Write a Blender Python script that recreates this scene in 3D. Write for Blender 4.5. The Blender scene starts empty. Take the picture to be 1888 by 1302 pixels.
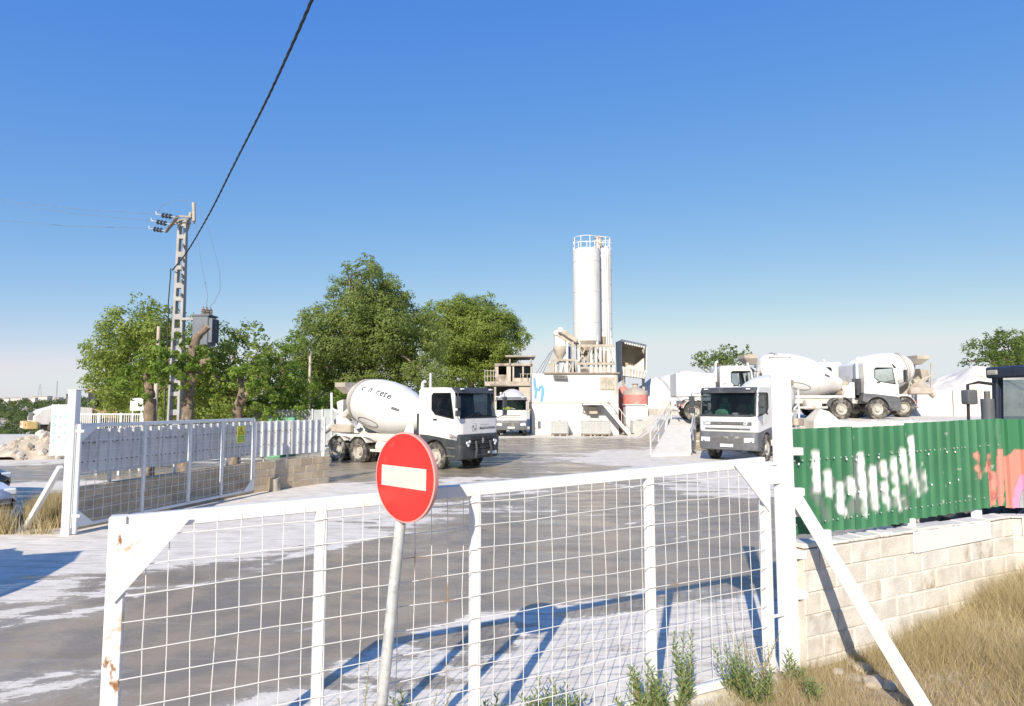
import bpy, bmesh, math, random
import numpy as np
from mathutils import Vector, Matrix, noise
R = math.radians
random.seed(7); RNG = np.random.default_rng(11)
scene = bpy.context.scene
col = scene.collection

# ------------------------------------------------------------------ camera
FPX, CX, CY, CAMH = 1150.0, 944.0, 651.0, 2.42
PITCH = math.atan(89 / FPX)
cam_d = bpy.data.cameras.new('camera'); cam = bpy.data.objects.new('camera', cam_d); col.objects.link(cam)
cam_d.sensor_width = 36; cam_d.lens = FPX / 1888 * 36
cam_d.clip_start = 0.1; cam_d.clip_end = 5000
cam.location = (0, 0, CAMH); cam.rotation_euler = (R(90) + PITCH, 0, 0)
scene.camera = cam
# ------------------------------------------------------------------ world, sun, exposure
SUN_EL = R(30); SH = Vector((0.287, 0.958, 0)).normalized()      # shadows run along SH
w = bpy.data.worlds.new('World'); scene.world = w; w.use_nodes = True
wn = w.node_tree; wn.nodes.clear()
sky = wn.nodes.new('ShaderNodeTexSky'); sky.sky_type = 'NISHITA'; sky.sun_disc = False
sky.sun_elevation = SUN_EL; sky.sun_rotation = math.atan2(-SH.x, -SH.y)
sky.air_density = 1.0; sky.dust_density = 0.3; sky.ozone_density = 3.0; sky.altitude = 600
bg = wn.nodes.new('ShaderNodeBackground'); bg.inputs[1].default_value = 0.12
sp3 = wn.nodes.new('ShaderNodeSeparateColor'); cb3 = wn.nodes.new('ShaderNodeCombineColor')   # the camera's tone response to the sky
wn.links.new(sky.outputs[0], sp3.inputs[0])
for i, (g_, k_) in enumerate(((1.17, 1.13), (.72, .83), (.16, .85))):
    a_ = wn.nodes.new('ShaderNodeMath'); a_.operation = 'MULTIPLY'; a_.inputs[1].default_value = .132; wn.links.new(sp3.outputs[i], a_.inputs[0])
    b_ = wn.nodes.new('ShaderNodeMath'); b_.operation = 'POWER'; b_.inputs[1].default_value = g_; wn.links.new(a_.outputs[0], b_.inputs[0])
    c_ = wn.nodes.new('ShaderNodeMath'); c_.operation = 'MULTIPLY'; c_.inputs[1].default_value = k_ / .1721; wn.links.new(b_.outputs[0], c_.inputs[0])
    d_ = wn.nodes.new('ShaderNodeMath'); d_.operation = 'MINIMUM'; d_.inputs[1].default_value = (.76, .81, .84)[i] / .1721; wn.links.new(c_.outputs[0], d_.inputs[0])
    wn.links.new(d_.outputs[0], cb3.inputs[i])
wo = wn.nodes.new('ShaderNodeOutputWorld')
wn.links.new(cb3.outputs[0], bg.inputs[0]); wn.links.new(bg.outputs[0], wo.inputs[0])
sd = bpy.data.lights.new('sun', 'SUN'); sun = bpy.data.objects.new('sun', sd); col.objects.link(sun)
sd.energy = 4.5; sd.angle = R(0.5); sd.color = (1, 0.91, 0.77)
sdir = Vector((SH.x * math.cos(SUN_EL), SH.y * math.cos(SUN_EL), -math.sin(SUN_EL)))
sun.rotation_euler = sdir.to_track_quat('-Z', 'Y').to_euler(); sun.location = (-8, -20, 18)
vs = scene.view_settings
vs.view_transform = 'Standard'; vs.look = 'None'; vs.exposure = 0.52; vs.gamma = 1; vs.use_curve_mapping = False
scene.render.engine = 'CYCLES'

# ------------------------------------------------------------------ helpers
V = Vector
def ray(px, py):
    dx, dy, dz = (px - CX) / FPX, 1.0, (CY - py) / FPX
    c, s = math.cos(PITCH), math.sin(PITCH)
    return V((dx, dy * c - dz * s, dy * s + dz * c))
def D(px, py, y):                       # the point seen at a pixel, y metres ahead
    r = ray(px, py); return V((0, 0, CAMH)) + r * (y / r.y)
def G(px, py, z=0.0):                   # the point seen at a pixel, on the level z
    r = ray(px, py); return V((0, 0, CAMH)) + r * ((z - CAMH) / r.z)

WM = {}
def lk(o, parent=None):
    col.objects.link(o)
    if parent is not None: o.parent = parent
    return o
def tag(o, label=None, cat=None, group=None, kind=None):
    if label: o['label'] = label
    if cat: o['category'] = cat
    if group: o['group'] = group
    if kind: o['kind'] = kind
    return o
def thing(name, label, cat, loc=(0, 0, 0), rz=0.0, group=None):
    o = bpy.data.objects.new(name, None); lk(o)
    o.empty_display_size = 0.3
    o.location = loc; o.rotation_euler = (0, 0, rz)
    WM[o] = Matrix.Translation(V(loc)) @ Matrix.Rotation(rz, 4, 'Z')
    return tag(o, label, cat, group)
def wm(o):
    if o in WM: return WM[o]
    if o.parent is not None: return wm(o.parent)
    return Matrix.Identity(4)
def copy_tree(o, parent=None):
    c = o.copy(); lk(c, parent)
    for ch in list(o.children): copy_tree(ch, c)
    return c

def frame(a, b, up=(0, 0, 1)):
    z = (V(b) - V(a)).normalized(); u = V(up)
    if abs(z.dot(u)) > 0.99: u = V((0, 1, 0)) if abs(z.y) < .9 else V((1, 0, 0))
    x = u.cross(z).normalized(); y = z.cross(x)
    return x, y, z

class MB:
    def __init__(s): s.v = []; s.f = []; s.m = []
    def add(s, vs_, fs, mi=0):
        n = len(s.v); s.v.extend([V(p) for p in vs_])
        for f in fs: s.f.append(tuple(i + n for i in f)); s.m.append(mi)
        return s
    def box(s, c, size, Rm=None, mi=0):
        c = V(c); hx, hy, hz = [q / 2 for q in size]
        p = [V((x, y, z)) for z in (-hz, hz) for y in (-hy, hy) for x in (-hx, hx)]
        if Rm is not None: p = [Rm @ q for q in p]
        return s.add([c + q for q in p], [(0, 2, 3, 1), (4, 5, 7, 6), (0, 1, 5, 4), (2, 6, 7, 3), (0, 4, 6, 2), (1, 3, 7, 5)], mi)
    def bx(s, x0, x1, y0, y1, z0, z1, mi=0):
        return s.box(((x0 + x1) / 2, (y0 + y1) / 2, (z0 + z1) / 2), (abs(x1 - x0), abs(y1 - y0), abs(z1 - z0)), None, mi)
    def bar(s, a, b, wd, h=None, up=(0, 0, 1), mi=0):
        h = wd if h is None else h; a = V(a); b = V(b); x, y, z = frame(a, b, up)
        p = []
        for q in (a, b):
            for sy in (-1, 1):
                for sx in (-1, 1): p.append(q + x * sx * wd / 2 + y * sy * h / 2)
        return s.add(p, [(0, 2, 3, 1), (4, 5, 7, 6), (0, 1, 5, 4), (2, 6, 7, 3), (0, 4, 6, 2), (1, 3, 7, 5)], mi)
    def tube(s, pts, r, n=8, caps=True, mi=0):
        pts = [V(p) for p in pts]; k = len(pts)
        rr = r if isinstance(r, (list, tuple)) else [r] * k
        base = len(s.v); prev = None
        for i, p in enumerate(pts):
            t = (pts[min(i + 1, k - 1)] - pts[max(i - 1, 0)]).normalized()
            if prev is None: x, y, _ = frame(V((0, 0, 0)), t)
            else:
                x = (prev - t * prev.dot(t)).normalized(); y = t.cross(x)
            prev = x
            for j in range(n):
                a = 2 * math.pi * j / n
                s.v.append(p + (x * math.cos(a) + y * math.sin(a)) * rr[i])
        for i in range(k - 1):
            for j in range(n):
                a = base + i * n + j; b = base + i * n + (j + 1) % n
                s.f.append((a, b, b + n, a + n)); s.m.append(mi)
        if caps:
            s.f.append(tuple(base + j for j in range(n))[::-1]); s.m.append(mi)
            s.f.append(tuple(base + (k - 1) * n + j for j in range(n))); s.m.append(mi)
        return s
    def lathe(s, prof, o=(0, 0, 0), ax=(0, 0, 1), n=24, caps=True, mi=0):
        o = V(o); x, y, z = frame(V((0, 0, 0)), V(ax)); base = len(s.v); k = len(prof)
        for t, r in prof:
            for j in range(n):
                a = 2 * math.pi * j / n
                s.v.append(o + z * t + (x * math.cos(a) + y * math.sin(a)) * max(r, 1e-4))
        for i in range(k - 1):
            for j in range(n):
                a = base + i * n + j; b = base + i * n + (j + 1) % n
                s.f.append((a, b, b + n, a + n)); s.m.append(mi)
        if caps:
            s.f.append(tuple(base + j for j in range(n))[::-1]); s.m.append(mi)
            s.f.append(tuple(base + (k - 1) * n + j for j in range(n))); s.m.append(mi)
        return s
    def prism(s, poly, off, mi=0):      # 3D polygon swept by a vector
        poly = [V(p) for p in poly]; off = V(off); n = len(poly); b = len(s.v)
        s.v.extend(poly); s.v.extend([p + off for p in poly])
        s.f.append(tuple(b + i for i in range(n))[::-1]); s.m.append(mi)
        s.f.append(tuple(b + n + i for i in range(n))); s.m.append(mi)
        for i in range(n):
            j = (i + 1) % n; s.f.append((b + i, b + j, b + n + j, b + n + i)); s.m.append(mi)
        return s
    def loft(s, rings, caps=True, closed=True, mi=0):
        n = len(rings[0]); b = len(s.v)
        for r in rings: s.v.extend([V(p) for p in r])
        for i in range(len(rings) - 1):
            for j in range(n if closed else n - 1):
                a = b + i * n + j; c = b + i * n + (j + 1) % n
                s.f.append((a, c, c + n, a + n)); s.m.append(mi)
        if caps and closed:
            s.f.append(tuple(b + j for j in range(n))[::-1]); s.m.append(mi)
            s.f.append(tuple(b + (len(rings) - 1) * n + j for j in range(n))); s.m.append(mi)
        return s
    def mesh(s, name, bevel=0, smooth=False, ang=35, seg=1):
        me = bpy.data.meshes.new(name)
        me.from_pydata([tuple(p) for p in s.v], [], s.f)
        if any(s.m):
            me.polygons.foreach_set('material_index', s.m)
        bm = bmesh.new(); bm.from_mesh(me)
        bmesh.ops.recalc_face_normals(bm, faces=bm.faces)
        if bevel:
            ed = [e for e in bm.edges if len(e.link_faces) == 2 and e.calc_face_angle(0) > R(30)]
            bmesh.ops.bevel(bm, geom=ed, offset=bevel, segments=seg, affect='EDGES', profile=.7, clamp_overlap=True)
        bm.to_mesh(me); bm.free()
        if smooth:
            me.polygons.foreach_set('use_smooth', [True] * len(me.polygons))
            me.set_sharp_from_angle(angle=R(ang))
        me.update(); return me
    def build(s, name, mat, parent=None, world=True, bevel=0, smooth=False, ang=35, loc=None, seg=1):
        if world and parent is not None:
            inv = wm(parent).inverted(); s.v = [inv @ p for p in s.v]
        if loc is not None: s.v = [p - V(loc) for p in s.v]
        me = s.mesh(name, bevel, smooth, ang, seg)
        for m in (mat if isinstance(mat, (list, tuple)) else [mat]): me.materials.append(m)
        o = bpy.data.objects.new(name, me); lk(o, parent)
        if loc is not None: o.location = loc
        return o
def piece(name, me, parent, M):          # a piece that shares its mesh
    o = bpy.data.objects.new(name, me); lk(o, parent); o.matrix_local = wm(parent).inverted() @ M
    return o

# ------------------------------------------------------------------ materials
def nt(name):
    m = bpy.data.materials.new(name); m.use_nodes = True; t = m.node_tree; t.nodes.clear()
    o = t.nodes.new('ShaderNodeOutputMaterial')
    return m, t, o
class NB:
    def __init__(s, t): s.t = t
    def n(s, typ, **kw):
        x = s.t.nodes.new('ShaderNode' + typ)
        for k, v in kw.items(): setattr(x, k, v)
        return x
    def l(s, a, b): s.t.links.new(a, b)
    def noise(s, vec, scale, detail=4, rough=.55, dist=0):
        x = s.n('TexNoise'); x.inputs['Scale'].default_value = scale; x.inputs['Detail'].default_value = detail
        x.inputs['Roughness'].default_value = rough; x.inputs['Distortion'].default_value = dist
        if vec is not None: s.l(vec, x.inputs['Vector'])
        return x.outputs['Fac']
    def ramp(s, fac, lo, hi, a=0.0, b=1.0):
        x = s.n('MapRange'); x.interpolation_type = 'SMOOTHSTEP'
        x.inputs[1].default_value = lo; x.inputs[2].default_value = hi; x.inputs[3].default_value = a; x.inputs[4].default_value = b
        s.l(fac, x.inputs[0]); return x.outputs[0]
    def math(s, op, a, b=None, clamp=False):
        x = s.n('Math', operation=op, use_clamp=clamp)
        for i, q in enumerate((a, b)):
            if q is None: continue
            if isinstance(q, (int, float)): x.inputs[i].default_value = q
            else: s.l(q, x.inputs[i])
        return x.outputs[0]
    def mix(s, fac, a, b, mode='MIX'):
        x = s.n('MixRGB', blend_type=mode)
        for i, q in enumerate((fac, a, b)):
            if isinstance(q, (int, float)): x.inputs[i].default_value = q
            elif isinstance(q, (tuple, list)): x.inputs[i].default_value = (*q[:3], 1)
            else: s.l(q, x.inputs[i])
        return x.outputs[0]
    def mapping(s, vec, scale=(1, 1, 1), rot=(0, 0, 0)):
        x = s.n('Mapping'); x.inputs['Scale'].default_value = scale; x.inputs['Rotation'].default_value = rot
        s.l(vec, x.inputs['Vector']); return x.outputs[0]
    def bump(s, h, strength=.3, dist=.02):
        x = s.n('Bump'); x.inputs['Strength'].default_value = strength; x.inputs['Distance'].default_value = dist
        s.l(h, x.inputs['Height']); return x.outputs[0]
def mat(name, c, rough=.55, metal=0.0, var=.12, vs_=2.5, spots=(), bump=0.0, bs=30, spec=.5, coat=0, stretch=None, emis=None):
    m, t, o = nt(name); b = NB(t)
    p = b.n('BsdfPrincipled'); b.l(p.outputs[0], o.inputs[0])
    va = b.n('VectorMath', operation='ADD'); b.l(b.n('TexCoord').outputs['Object'], va.inputs[0])      # each object gets its own patch of the pattern
    b.l(b.math('MULTIPLY', b.n('ObjectInfo').outputs['Random'], 53.0), va.inputs[1]); tc = va.outputs[0]
    vec = b.mapping(tc, stretch) if stretch else tc
    f = b.ramp(b.noise(vec, vs_, 5), .3, .7)
    cc = b.mix(f, tuple(x * (1 - var) for x in c), tuple(min(1, x * (1 + var)) for x in c))
    for k, (sc, lo, hi, scl, st) in enumerate(spots):       # stains: colour, noise range, scale, stretch
        v2 = b.mapping(tc, st or (1, 1, 1), (k * .7, k * 1.3, 0))
        cc = b.mix(b.ramp(b.noise(v2, scl, 6, .62), lo, hi), cc, sc)
    b.l(cc, p.inputs['Base Color'])
    b.l(b.ramp(b.noise(tc, vs_ * 3, 4), .2, .8, max(.03, rough - .1), min(1, rough + .1)), p.inputs['Roughness'])
    p.inputs['Metallic'].default_value = metal; p.inputs['Specular IOR Level'].default_value = spec
    p.inputs['Coat Weight'].default_value = coat; p.inputs['Coat Roughness'].default_value = .08
    if emis: p.inputs['Emission Color'].default_value = (*emis[:3], 1); p.inputs['Emission Strength'].default_value = emis[3]
    if bump: b.l(b.bump(b.noise(tc, bs, 5), bump), p.inputs['Normal'])
    return m
def glass(name, tint=(.6, .7, .75), op=.35, rough=.03):
    m, t, o = nt(name); b = NB(t)
    tr = b.n('BsdfTransparent'); tr.inputs[0].default_value = (*tint, 1)
    gl = b.n('BsdfPrincipled'); gl.inputs['Base Color'].default_value = (.012, .018, .025, 1); gl.inputs['Roughness'].default_value = rough
    tcn = b.n('TexCoord').outputs['Object']
    fac = b.ramp(b.noise(tcn, 3, 3), .3, .7, max(0, op - .06), min(1, op + .06))
    mx = b.n('MixShader'); b.l(fac, mx.inputs[0]); b.l(tr.outputs[0], mx.inputs[1]); b.l(gl.outputs[0], mx.inputs[2])
    b.l(mx.outputs[0], o.inputs[0]); return m
def leafmat(name, a, b_, c_, trans=.48, rough=.6):
    m, t, o = nt(name); b = NB(t)
    rnd = b.n('NewGeometry').outputs['Random Per Island']
    cr = b.n('ValToRGB'); e = cr.color_ramp.elements
    e[0].color = (*a, 1); e[1].color = (*c_, 1); e.new(.55).color = (*b_, 1); b.l(rnd, cr.inputs[0])
    tc = b.n('TexCoord').outputs['Object']
    cc = b.mix(b.ramp(b.noise(tc, .5, 3), .35, .65, 0, .35), cr.outputs[0], a)
    p = b.n('BsdfPrincipled'); b.l(cc, p.inputs['Base Color']); p.inputs['Roughness'].default_value = rough
    p.inputs['Specular IOR Level'].default_value = .3
    tl = b.n('BsdfTranslucent'); b.l(b.mix(.55, cc, (.38, .46, .10), 'MIX'), tl.inputs[0])
    mx = b.n('MixShader'); mx.inputs[0].default_value = trans
    b.l(p.outputs[0], mx.inputs[1]); b.l(tl.outputs[0], mx.inputs[2]); b.l(mx.outputs[0], o.inputs[0])
    return m
M = {}
DUST = (.54, .50, .44)
M['white_gate'] = mat('white_gate_paint', (.70, .695, .68), .45, var=.03, spots=(((.26, .11, .035), .74, .80, 7, None), ((.66, .62, .55), .6, .78, 3, None)), bump=.05, bs=60)
M['white_rust'] = mat('white_rusty_paint', (.70, .69, .67), .5, var=.04, spots=(((.30, .13, .04), .65, .69, 4.5, (1, 1, .5)), ((.55, .36, .2), .55, .7, 8, None)), bump=.08, bs=50)
M['white_wire'] = mat('white_wire', (.70, .685, .65), .5, var=.05, spots=(((.36, .2, .09), .60, .70, 2.4, None),))
M['white_truck'] = mat('white_truck_paint', (.68, .675, .66), .35, var=.03, spots=((DUST, .5, .75, 1.3, None), ((.40, .36, .30), .60, .76, 2.6, (1, 1, .3))), coat=.2)
M['white_drum'] = mat('white_drum_paint', (.68, .675, .66), .42, var=.02, spots=(((.60, .57, .52), .5, .75, 1.1, None), ((.44, .40, .34), .60, .78, 3.2, (1, 1, .3))), coat=.1)
M['dusty'] = mat('cement_dusted_metal', (.42, .37, .305), .8, var=.15, spots=(((.36, .28, .19), .55, .72, 5, None),), bump=.2, bs=40)
M['dark_plastic'] = mat('charcoal_plastic', (.045, .05, .055), .5, var=.2, spots=(((.17, .16, .145), .55, .8, 2.5, None),))
M['grey_plastic'] = mat('grey_bumper_plastic', (.115, .12, .13), .55, var=.12, spots=(((.24, .225, .205), .55, .8, 2.5, None),))
M['black'] = mat('black_rubber', (.022, .022, .022), .8, var=.2)
M['tyre'] = mat('dusty_tyre_rubber', (.05, .047, .043), .85, var=.2, spots=(((.26, .235, .2), .45, .68, 4, None),), bump=.2, bs=50)
M['rim'] = mat('dusty_steel_rim', (.48, .45, .40), .6, var=.15, spots=(((.30, .25, .19), .5, .7, 5, None),), metal=.1)
M['chassis'] = mat('dusty_chassis_steel', (.60, .57, .52), .7, var=.15, spots=(((.28, .23, .17), .55, .72, 3, None),))
M['chassis_dark'] = mat('dark_chassis_steel', (.12, .115, .11), .7, var=.2, spots=(((.4, .37, .32), .55, .75, 3, None),))
M['steel'] = mat('galvanised_steel', (.56, .56, .55), .5, .25, var=.12, vs_=9, spots=(((.36, .36, .36), .5, .68, 14, None),))
M['dark_glass'] = glass('tinted_cab_glass', (.45, .52, .58), .42)
M['clear_glass'] = glass('clear_cab_glass', (.8, .86, .86), .16)
M['mid_glass'] = glass('windscreen_glass', (.62, .70, .74), .30)
M['mirror'] = mat('mirror_housing', (.06, .065, .07), .4, var=.1)
M['lamp_glass'] = mat('headlight_lens', (.72, .74, .76), .12, var=.05, coat=.6)
M['lamp_amber'] = mat('amber_lens', (.62, .25, .03), .25, var=.05)
M['lamp_red'] = mat('red_lens', (.5, .03, .02), .25, var=.05)
M['plate'] = mat('white_number_plate', (.78, .78, .78), .5, var=.05)
M['interior'] = mat('cab_interior_grey', (.07, .075, .085), .8, var=.15)
M['seat_green'] = mat('green_seat_cover', (.13, .34, .2), .85, var=.2)
M['hivis'] = mat('hi_vis_yellow', (.5, .58, .08), .8, var=.15)
M['ink'] = mat('dark_lettering', (.05, .05, .055), .5, var=.05)
M['ink_pale'] = mat('pale_grey_lettering', (.50, .50, .50), .5, var=.05)
M['ink_white'] = mat('white_lettering', (.75, .75, .75), .5, var=.05)
M['concrete'] = mat('grey_concrete', (.42, .39, .35), .85, var=.15, spots=(((.26, .23, .19), .55, .7, 1.6, (1, 1, .35)), ((.6, .57, .52), .58, .7, 2.2, None)), bump=.25, bs=30)
M['concrete_white'] = mat('white_dusted_concrete', (.62, .59, .54), .85, var=.08, spots=(((.5, .42, .32), .6, .74, 1.8, (1, 1, .5)),), bump=.2, bs=30)
# ================================================================== THE SETTING
def sst(a, b, x):
    t = np.clip((x - a) / (b - a), 0, 1); return t * t * (3 - 2 * t)
GA = V((-2.21, 3.57, 0)); GB = V((2.27, 5.70, 0))            # the near gate leaf, on the ground
WA = V((2.62, 5.92, 0)); WB = V((5.78, 7.46, 0)); WC = V((9.5, 7.25, 0))   # block wall line
def side(x, y, a, b): return (b.x - a.x) * (y - a.y) - (b.y - a.y) * (x - a.x)
def height(x, y):
    x = np.asarray(x, float); y = np.asarray(y, float)
    z = np.zeros(np.broadcast(x, y).shape)
    nd = (WB - WA).length
    front = np.maximum(-side(x, y, WA, WB) / nd, -side(x, y, WB, WC) / (WC - WB).length * np.where(x > 5.78, 1, -1) * 1.0)
    fr = sst(-.12, .02, np.where(x > 5.78, -side(x, y, WB, WC) / (WC - WB).length, -side(x, y, WA, WB) / nd))
    z = z + fr * .36 * sst(3.3, 6.2, x) * (y > 0)
    edge = np.where(x > 13.6, 29.3, 31.3)
    t = sst(0, 2.6, y - edge - 1.1 * np.sin(x * .9) * .4) * sst(8.2, 10.2, x)
    z = z + 1.42 * t
    z = z + .9 * sst(52, 66, y) * sst(6, 14, x)
    left = sst(-18, -26, x + .0 * y)
    y0_ = 44 + 42 * sst(-32, -14, x)
    z = z - 14 * sst(0, 86, y - y0_) * (1 - sst(-5, 20, x))
    z = z + 15.2 * sst(130, 900, y) * (1 - sst(-5, 20, x)) 
    return z
def axis_pts(fine0, fine1, st, lo, hi, gr=1.13):
    a = list(np.arange(fine0, fine1 + 1e-6, st)); s = st; p = a[-1]
    while p < hi: s *= gr; p += s; a.append(p)
    s = st; p = a[0]
    while p > lo: s *= gr; p -= s; a.insert(0, p)
    return np.array(a)
xs = axis_pts(-12, 9.6, .16, -1600, 1600, 1.10); ys = axis_pts(2.0, 16, .13, -60, 1700, 1.035)
XX, YY = np.meshgrid(xs, ys); ZZ = height(XX, YY)
# ground stains: (pixel where it lies, 1 = dry cement dust / 0 = wet, spread across, spread in depth)
ANC = [(300,1005,1,170,24),(470,980,1,150,18),(620,935,1,90,14),(560,905,.95,90,9),(650,905,.9,50,8),(160,1075,.75,120,16),(60,1060,.8,100,20),
 (20,1140,.85,90,6),(120,1125,.8,90,5),(150,1105,.7,90,4),(30,1275,.95,90,10),(140,1250,.8,80,7),(400,1110,0,260,40),(560,1060,0,170,22),(800,1050,0,200,50),
 (1100,1010,0,220,45),(1300,980,.1,160,36),(100,1200,0,160,30),(350,1200,0,220,45),(1000,1090,.15,160,20),(1270,1195,1,220,40),(1000,1255,1,190,36),(1150,1150,.95,150,16),
 (800,1265,.95,130,26),(650,1285,.85,100,26),(1400,1130,.9,80,26),(1180,1095,.5,140,8),(900,930,.42,110,8),(1000,900,.25,90,10),(720,950,.6,60,10),(930,940,.6,60,4),
 (1000,868,.1,90,10),(760,870,0,90,10),(640,856,0,60,7),(1100,850,.95,90,5),(850,850,0,110,9),(960,862,.05,80,8),(1110,872,.05,110,7),(1010,825,.1,110,5),(1180,838,1,70,8),(1280,868,1,110,9),(1230,850,1,70,10),(845,884,.95,34,5),(935,887,.95,34,5),
 (820,815,.3,120,8),(1060,812,.25,120,6),(900,835,.2,110,8),(60,828,1,120,8),(100,850,.95,60,4),(50,872,0,110,9),(80,892,.9,60,4),(60,815,1,120,5),(620,870,.1,50,7),
 (150,990,.9,100,10),(1360,905,.7,60,6),(700,915,.85,30,6),(1160,930,.1,90,14),(1350,1060,.1,70,30),(520,1150,.05,120,30)]
num = np.full(XX.shape, .45 * .03); den = np.full(XX.shape, .03)
for px, py, v, sp, sq in ANC:
    g = G(px, py); sx = sp * g.y / FPX; sy = sq * g.y ** 2 / (CAMH * FPX)
    wgt = np.exp(-.5 * (((XX - g.x) / sx) ** 2 + ((YY - g.y) / sy) ** 2))
    num += wgt * v; den += wgt
MASK = num / den
STRK = [((-60,1142),(185,1102),.10),((-60,1168),(190,1120),.09),((-60,1305),(200,1242),.12),((-40,1272),(110,1245),.07),((140,1280),(210,1262),.05),((620,1230),(900,1130),.14),((880,1145),(1200,1092),.12),((980,1172),(1390,1104),.16),
 ((470,1045),(700,985),.10),((240,1100),(480,1055),.08),((690,968),(790,940),.12),((900,915),(1010,905),.16),((1080,985),(1190,958),.06),((1190,1010),(1330,968),.05),((540,1165),(600,1150),.05),((760,1010),(830,998),.05),((1010,870),(1200,905),.10),((980,835),(1180,838),.25),((620,1280),(820,1210),.10)]
for a_, b_, wd in STRK:
    p0, p1 = G(*a_), G(*b_); dx, dy = p1.x - p0.x, p1.y - p0.y
    tt = np.clip(((XX - p0.x) * dx + (YY - p0.y) * dy) / (dx * dx + dy * dy), 0, 1)
    dd_ = np.hypot(XX - p0.x - tt * dx, YY - p0.y - tt * dy); MASK = MASK + .55 * np.exp(-(dd_ / (wd * 1.3)) ** 2) * (1 - MASK)
MASK = np.where((YY > 40) | (XX > 11), np.maximum(MASK, .85 * sst(30, 36, np.maximum(YY - 8, np.where(XX > 9, YY + 4, 0)))), MASK)
SOIL = sst(.05, .35, -side(XX, YY, GA, GB) / (GB - GA).length - .05) * sst(-.2, .9, XX - .25 * (YY - 4))
SOIL = np.where(XX > 2.35, np.maximum(SOIL, sst(-.1, .1, -side(XX, YY, WA, WB) / (WB - WA).length)), SOIL)
SOIL = np.maximum(SOIL, np.exp(-.5 * (((XX + 9.6) / .8) ** 2 + ((YY - 12.9) / .8) ** 2) ** 2))
SOIL = np.maximum(SOIL, .5 * sst(44, 70, YY) * (XX < 5))
nx, ny = len(xs), len(ys)
me = bpy.data.meshes.new('ground')
vv = np.stack([XX, YY, ZZ], -1).reshape(-1, 3)
ii = (np.arange(ny - 1)[:, None] * nx + np.arange(nx - 1)[None, :]).reshape(-1)
ff = np.stack([ii, ii + 1, ii + nx + 1, ii + nx], -1)
me.from_pydata(vv.tolist(), [], ff.tolist())
ca = me.color_attributes.new('stain', 'FLOAT_COLOR', 'POINT')
ca.data.foreach_set('color', np.stack([MASK, SOIL, np.zeros_like(MASK), np.ones_like(MASK)], -1).reshape(-1))
me.polygons.foreach_set('use_smooth', [True] * len(me.polygons))
m, t, o = nt('yard_ground'); b = NB(t)
p = b.n('BsdfPrincipled'); b.l(p.outputs[0], o.inputs[0])
tc = b.n('TexCoord').outputs['Object']
at = b.n('Attribute', attribute_name='stain'); sp_ = b.n('SeparateColor'); b.l(at.outputs['Color'], sp_.inputs[0])
st1 = b.noise(b.mapping(tc, (.38, 1.7, 1), (0, 0, R(-27))), .95, 10, .66, .9)
st2 = b.noise(b.mapping(tc, (.6, 2.0, 1), (0, 0, R(-8))), .8, 10, .64, .8)
blot = b.noise(tc, 1.3, 7, .65, .3)
fine = b.noise(tc, 22, 5, .7)
trk0 = b.noise(b.mapping(tc, (.22, 4, 1), (0, 0, R(-30))), 1.2, 8, .65, .8)
s = b.math('ADD', b.math('MULTIPLY', b.math('SUBTRACT', st1, .5), 1.9), b.math('MULTIPLY', b.math('SUBTRACT', st2, .5), 1.0))
s = b.math('ADD', s, b.math('MULTIPLY', b.math('SUBTRACT', blot, .5), .9))
s = b.math('ADD', s, b.math('MULTIPLY', b.math('SUBTRACT', fine, .5), .3))
raw = b.math('ADD', sp_.outputs[0], s)
white = b.ramp(raw, .50, .585)
thin = b.ramp(raw, .22, .55)
wet = b.mix(b.ramp(blot, .38, .60), (.245, .207, .155), (.345, .278, .19))
wet = b.mix(b.ramp(trk0, .57, .66, 0, .4), wet, (.36, .32, .26))
wet = b.mix(b.ramp(st1, .5, .7, 0, .6), wet, (.36, .295, .205))
damp = b.mix(b.ramp(fine, .3, .7), (.38, .335, .27), (.46, .41, .34))
dust = b.mix(b.ramp(b.noise(tc, 2.6, 7, .7), .3, .7), (.64, .59, .50), (.80, .745, .65))
dust = b.mix(b.ramp(b.noise(b.mapping(tc, (.5, 7, 1), (0, 0, R(-27))), 2.2, 5, .6), .50, .66, 0, .55), dust, (.36, .33, .28))
dust = b.mix(b.ramp(fine, .55, .75, 0, .4), dust, (.34, .31, .27))
trk = b.noise(b.mapping(tc, (.3, 6, 1), (0, 0, R(-24))), 1.3, 7, .62, .8)
dust = b.mix(b.ramp(trk, .56, .66, 0, .35), dust, (.33, .305, .26))
c = b.mix(b.math('MULTIPLY', thin, .5), wet, damp); c = b.mix(white, c, dust)
soil = b.mix(b.ramp(b.noise(tc, 5, 7, .7), .3, .7), (.24, .17, .10), (.42, .34, .24))
soil = b.mix(b.ramp(b.noise(tc, 1.7, 5), .55, .68), soil, (.52, .47, .40))
sm = b.ramp(b.math('ADD', sp_.outputs[1], b.math('MULTIPLY', b.math('SUBTRACT', b.noise(tc, 4, 6, .65), .5), .5)), .4, .6)
c = b.mix(sm, c, soil); b.l(c, p.inputs['Base Color'])
dry = b.math('MAXIMUM', white, sm)
rg = b.math('ADD', b.math('MULTIPLY', dry, .45), b.ramp(b.noise(b.mapping(tc, (.4, 1.6, 1), (0, 0, R(-27))), 1.3, 6, .6), .35, .65, .16, .48)); b.l(rg, p.inputs['Roughness'])
b.l(b.math('SUBTRACT', .36, b.math('MULTIPLY', dry, .32)), p.inputs['Specular IOR Level'])
hgt = b.math('ADD', b.math('MULTIPLY', white, .5), b.math('MULTIPLY', fine, .45))
hgt = b.math('ADD', hgt, b.math('MULTIPLY', b.noise(tc, 90, 3, .7), .25))
hgt = b.math('ADD', hgt, b.math('MULTIPLY', trk0, .4))
b.l(b.bump(hgt, .35, .02), p.inputs['Normal'])
me.materials.append(m)
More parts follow.
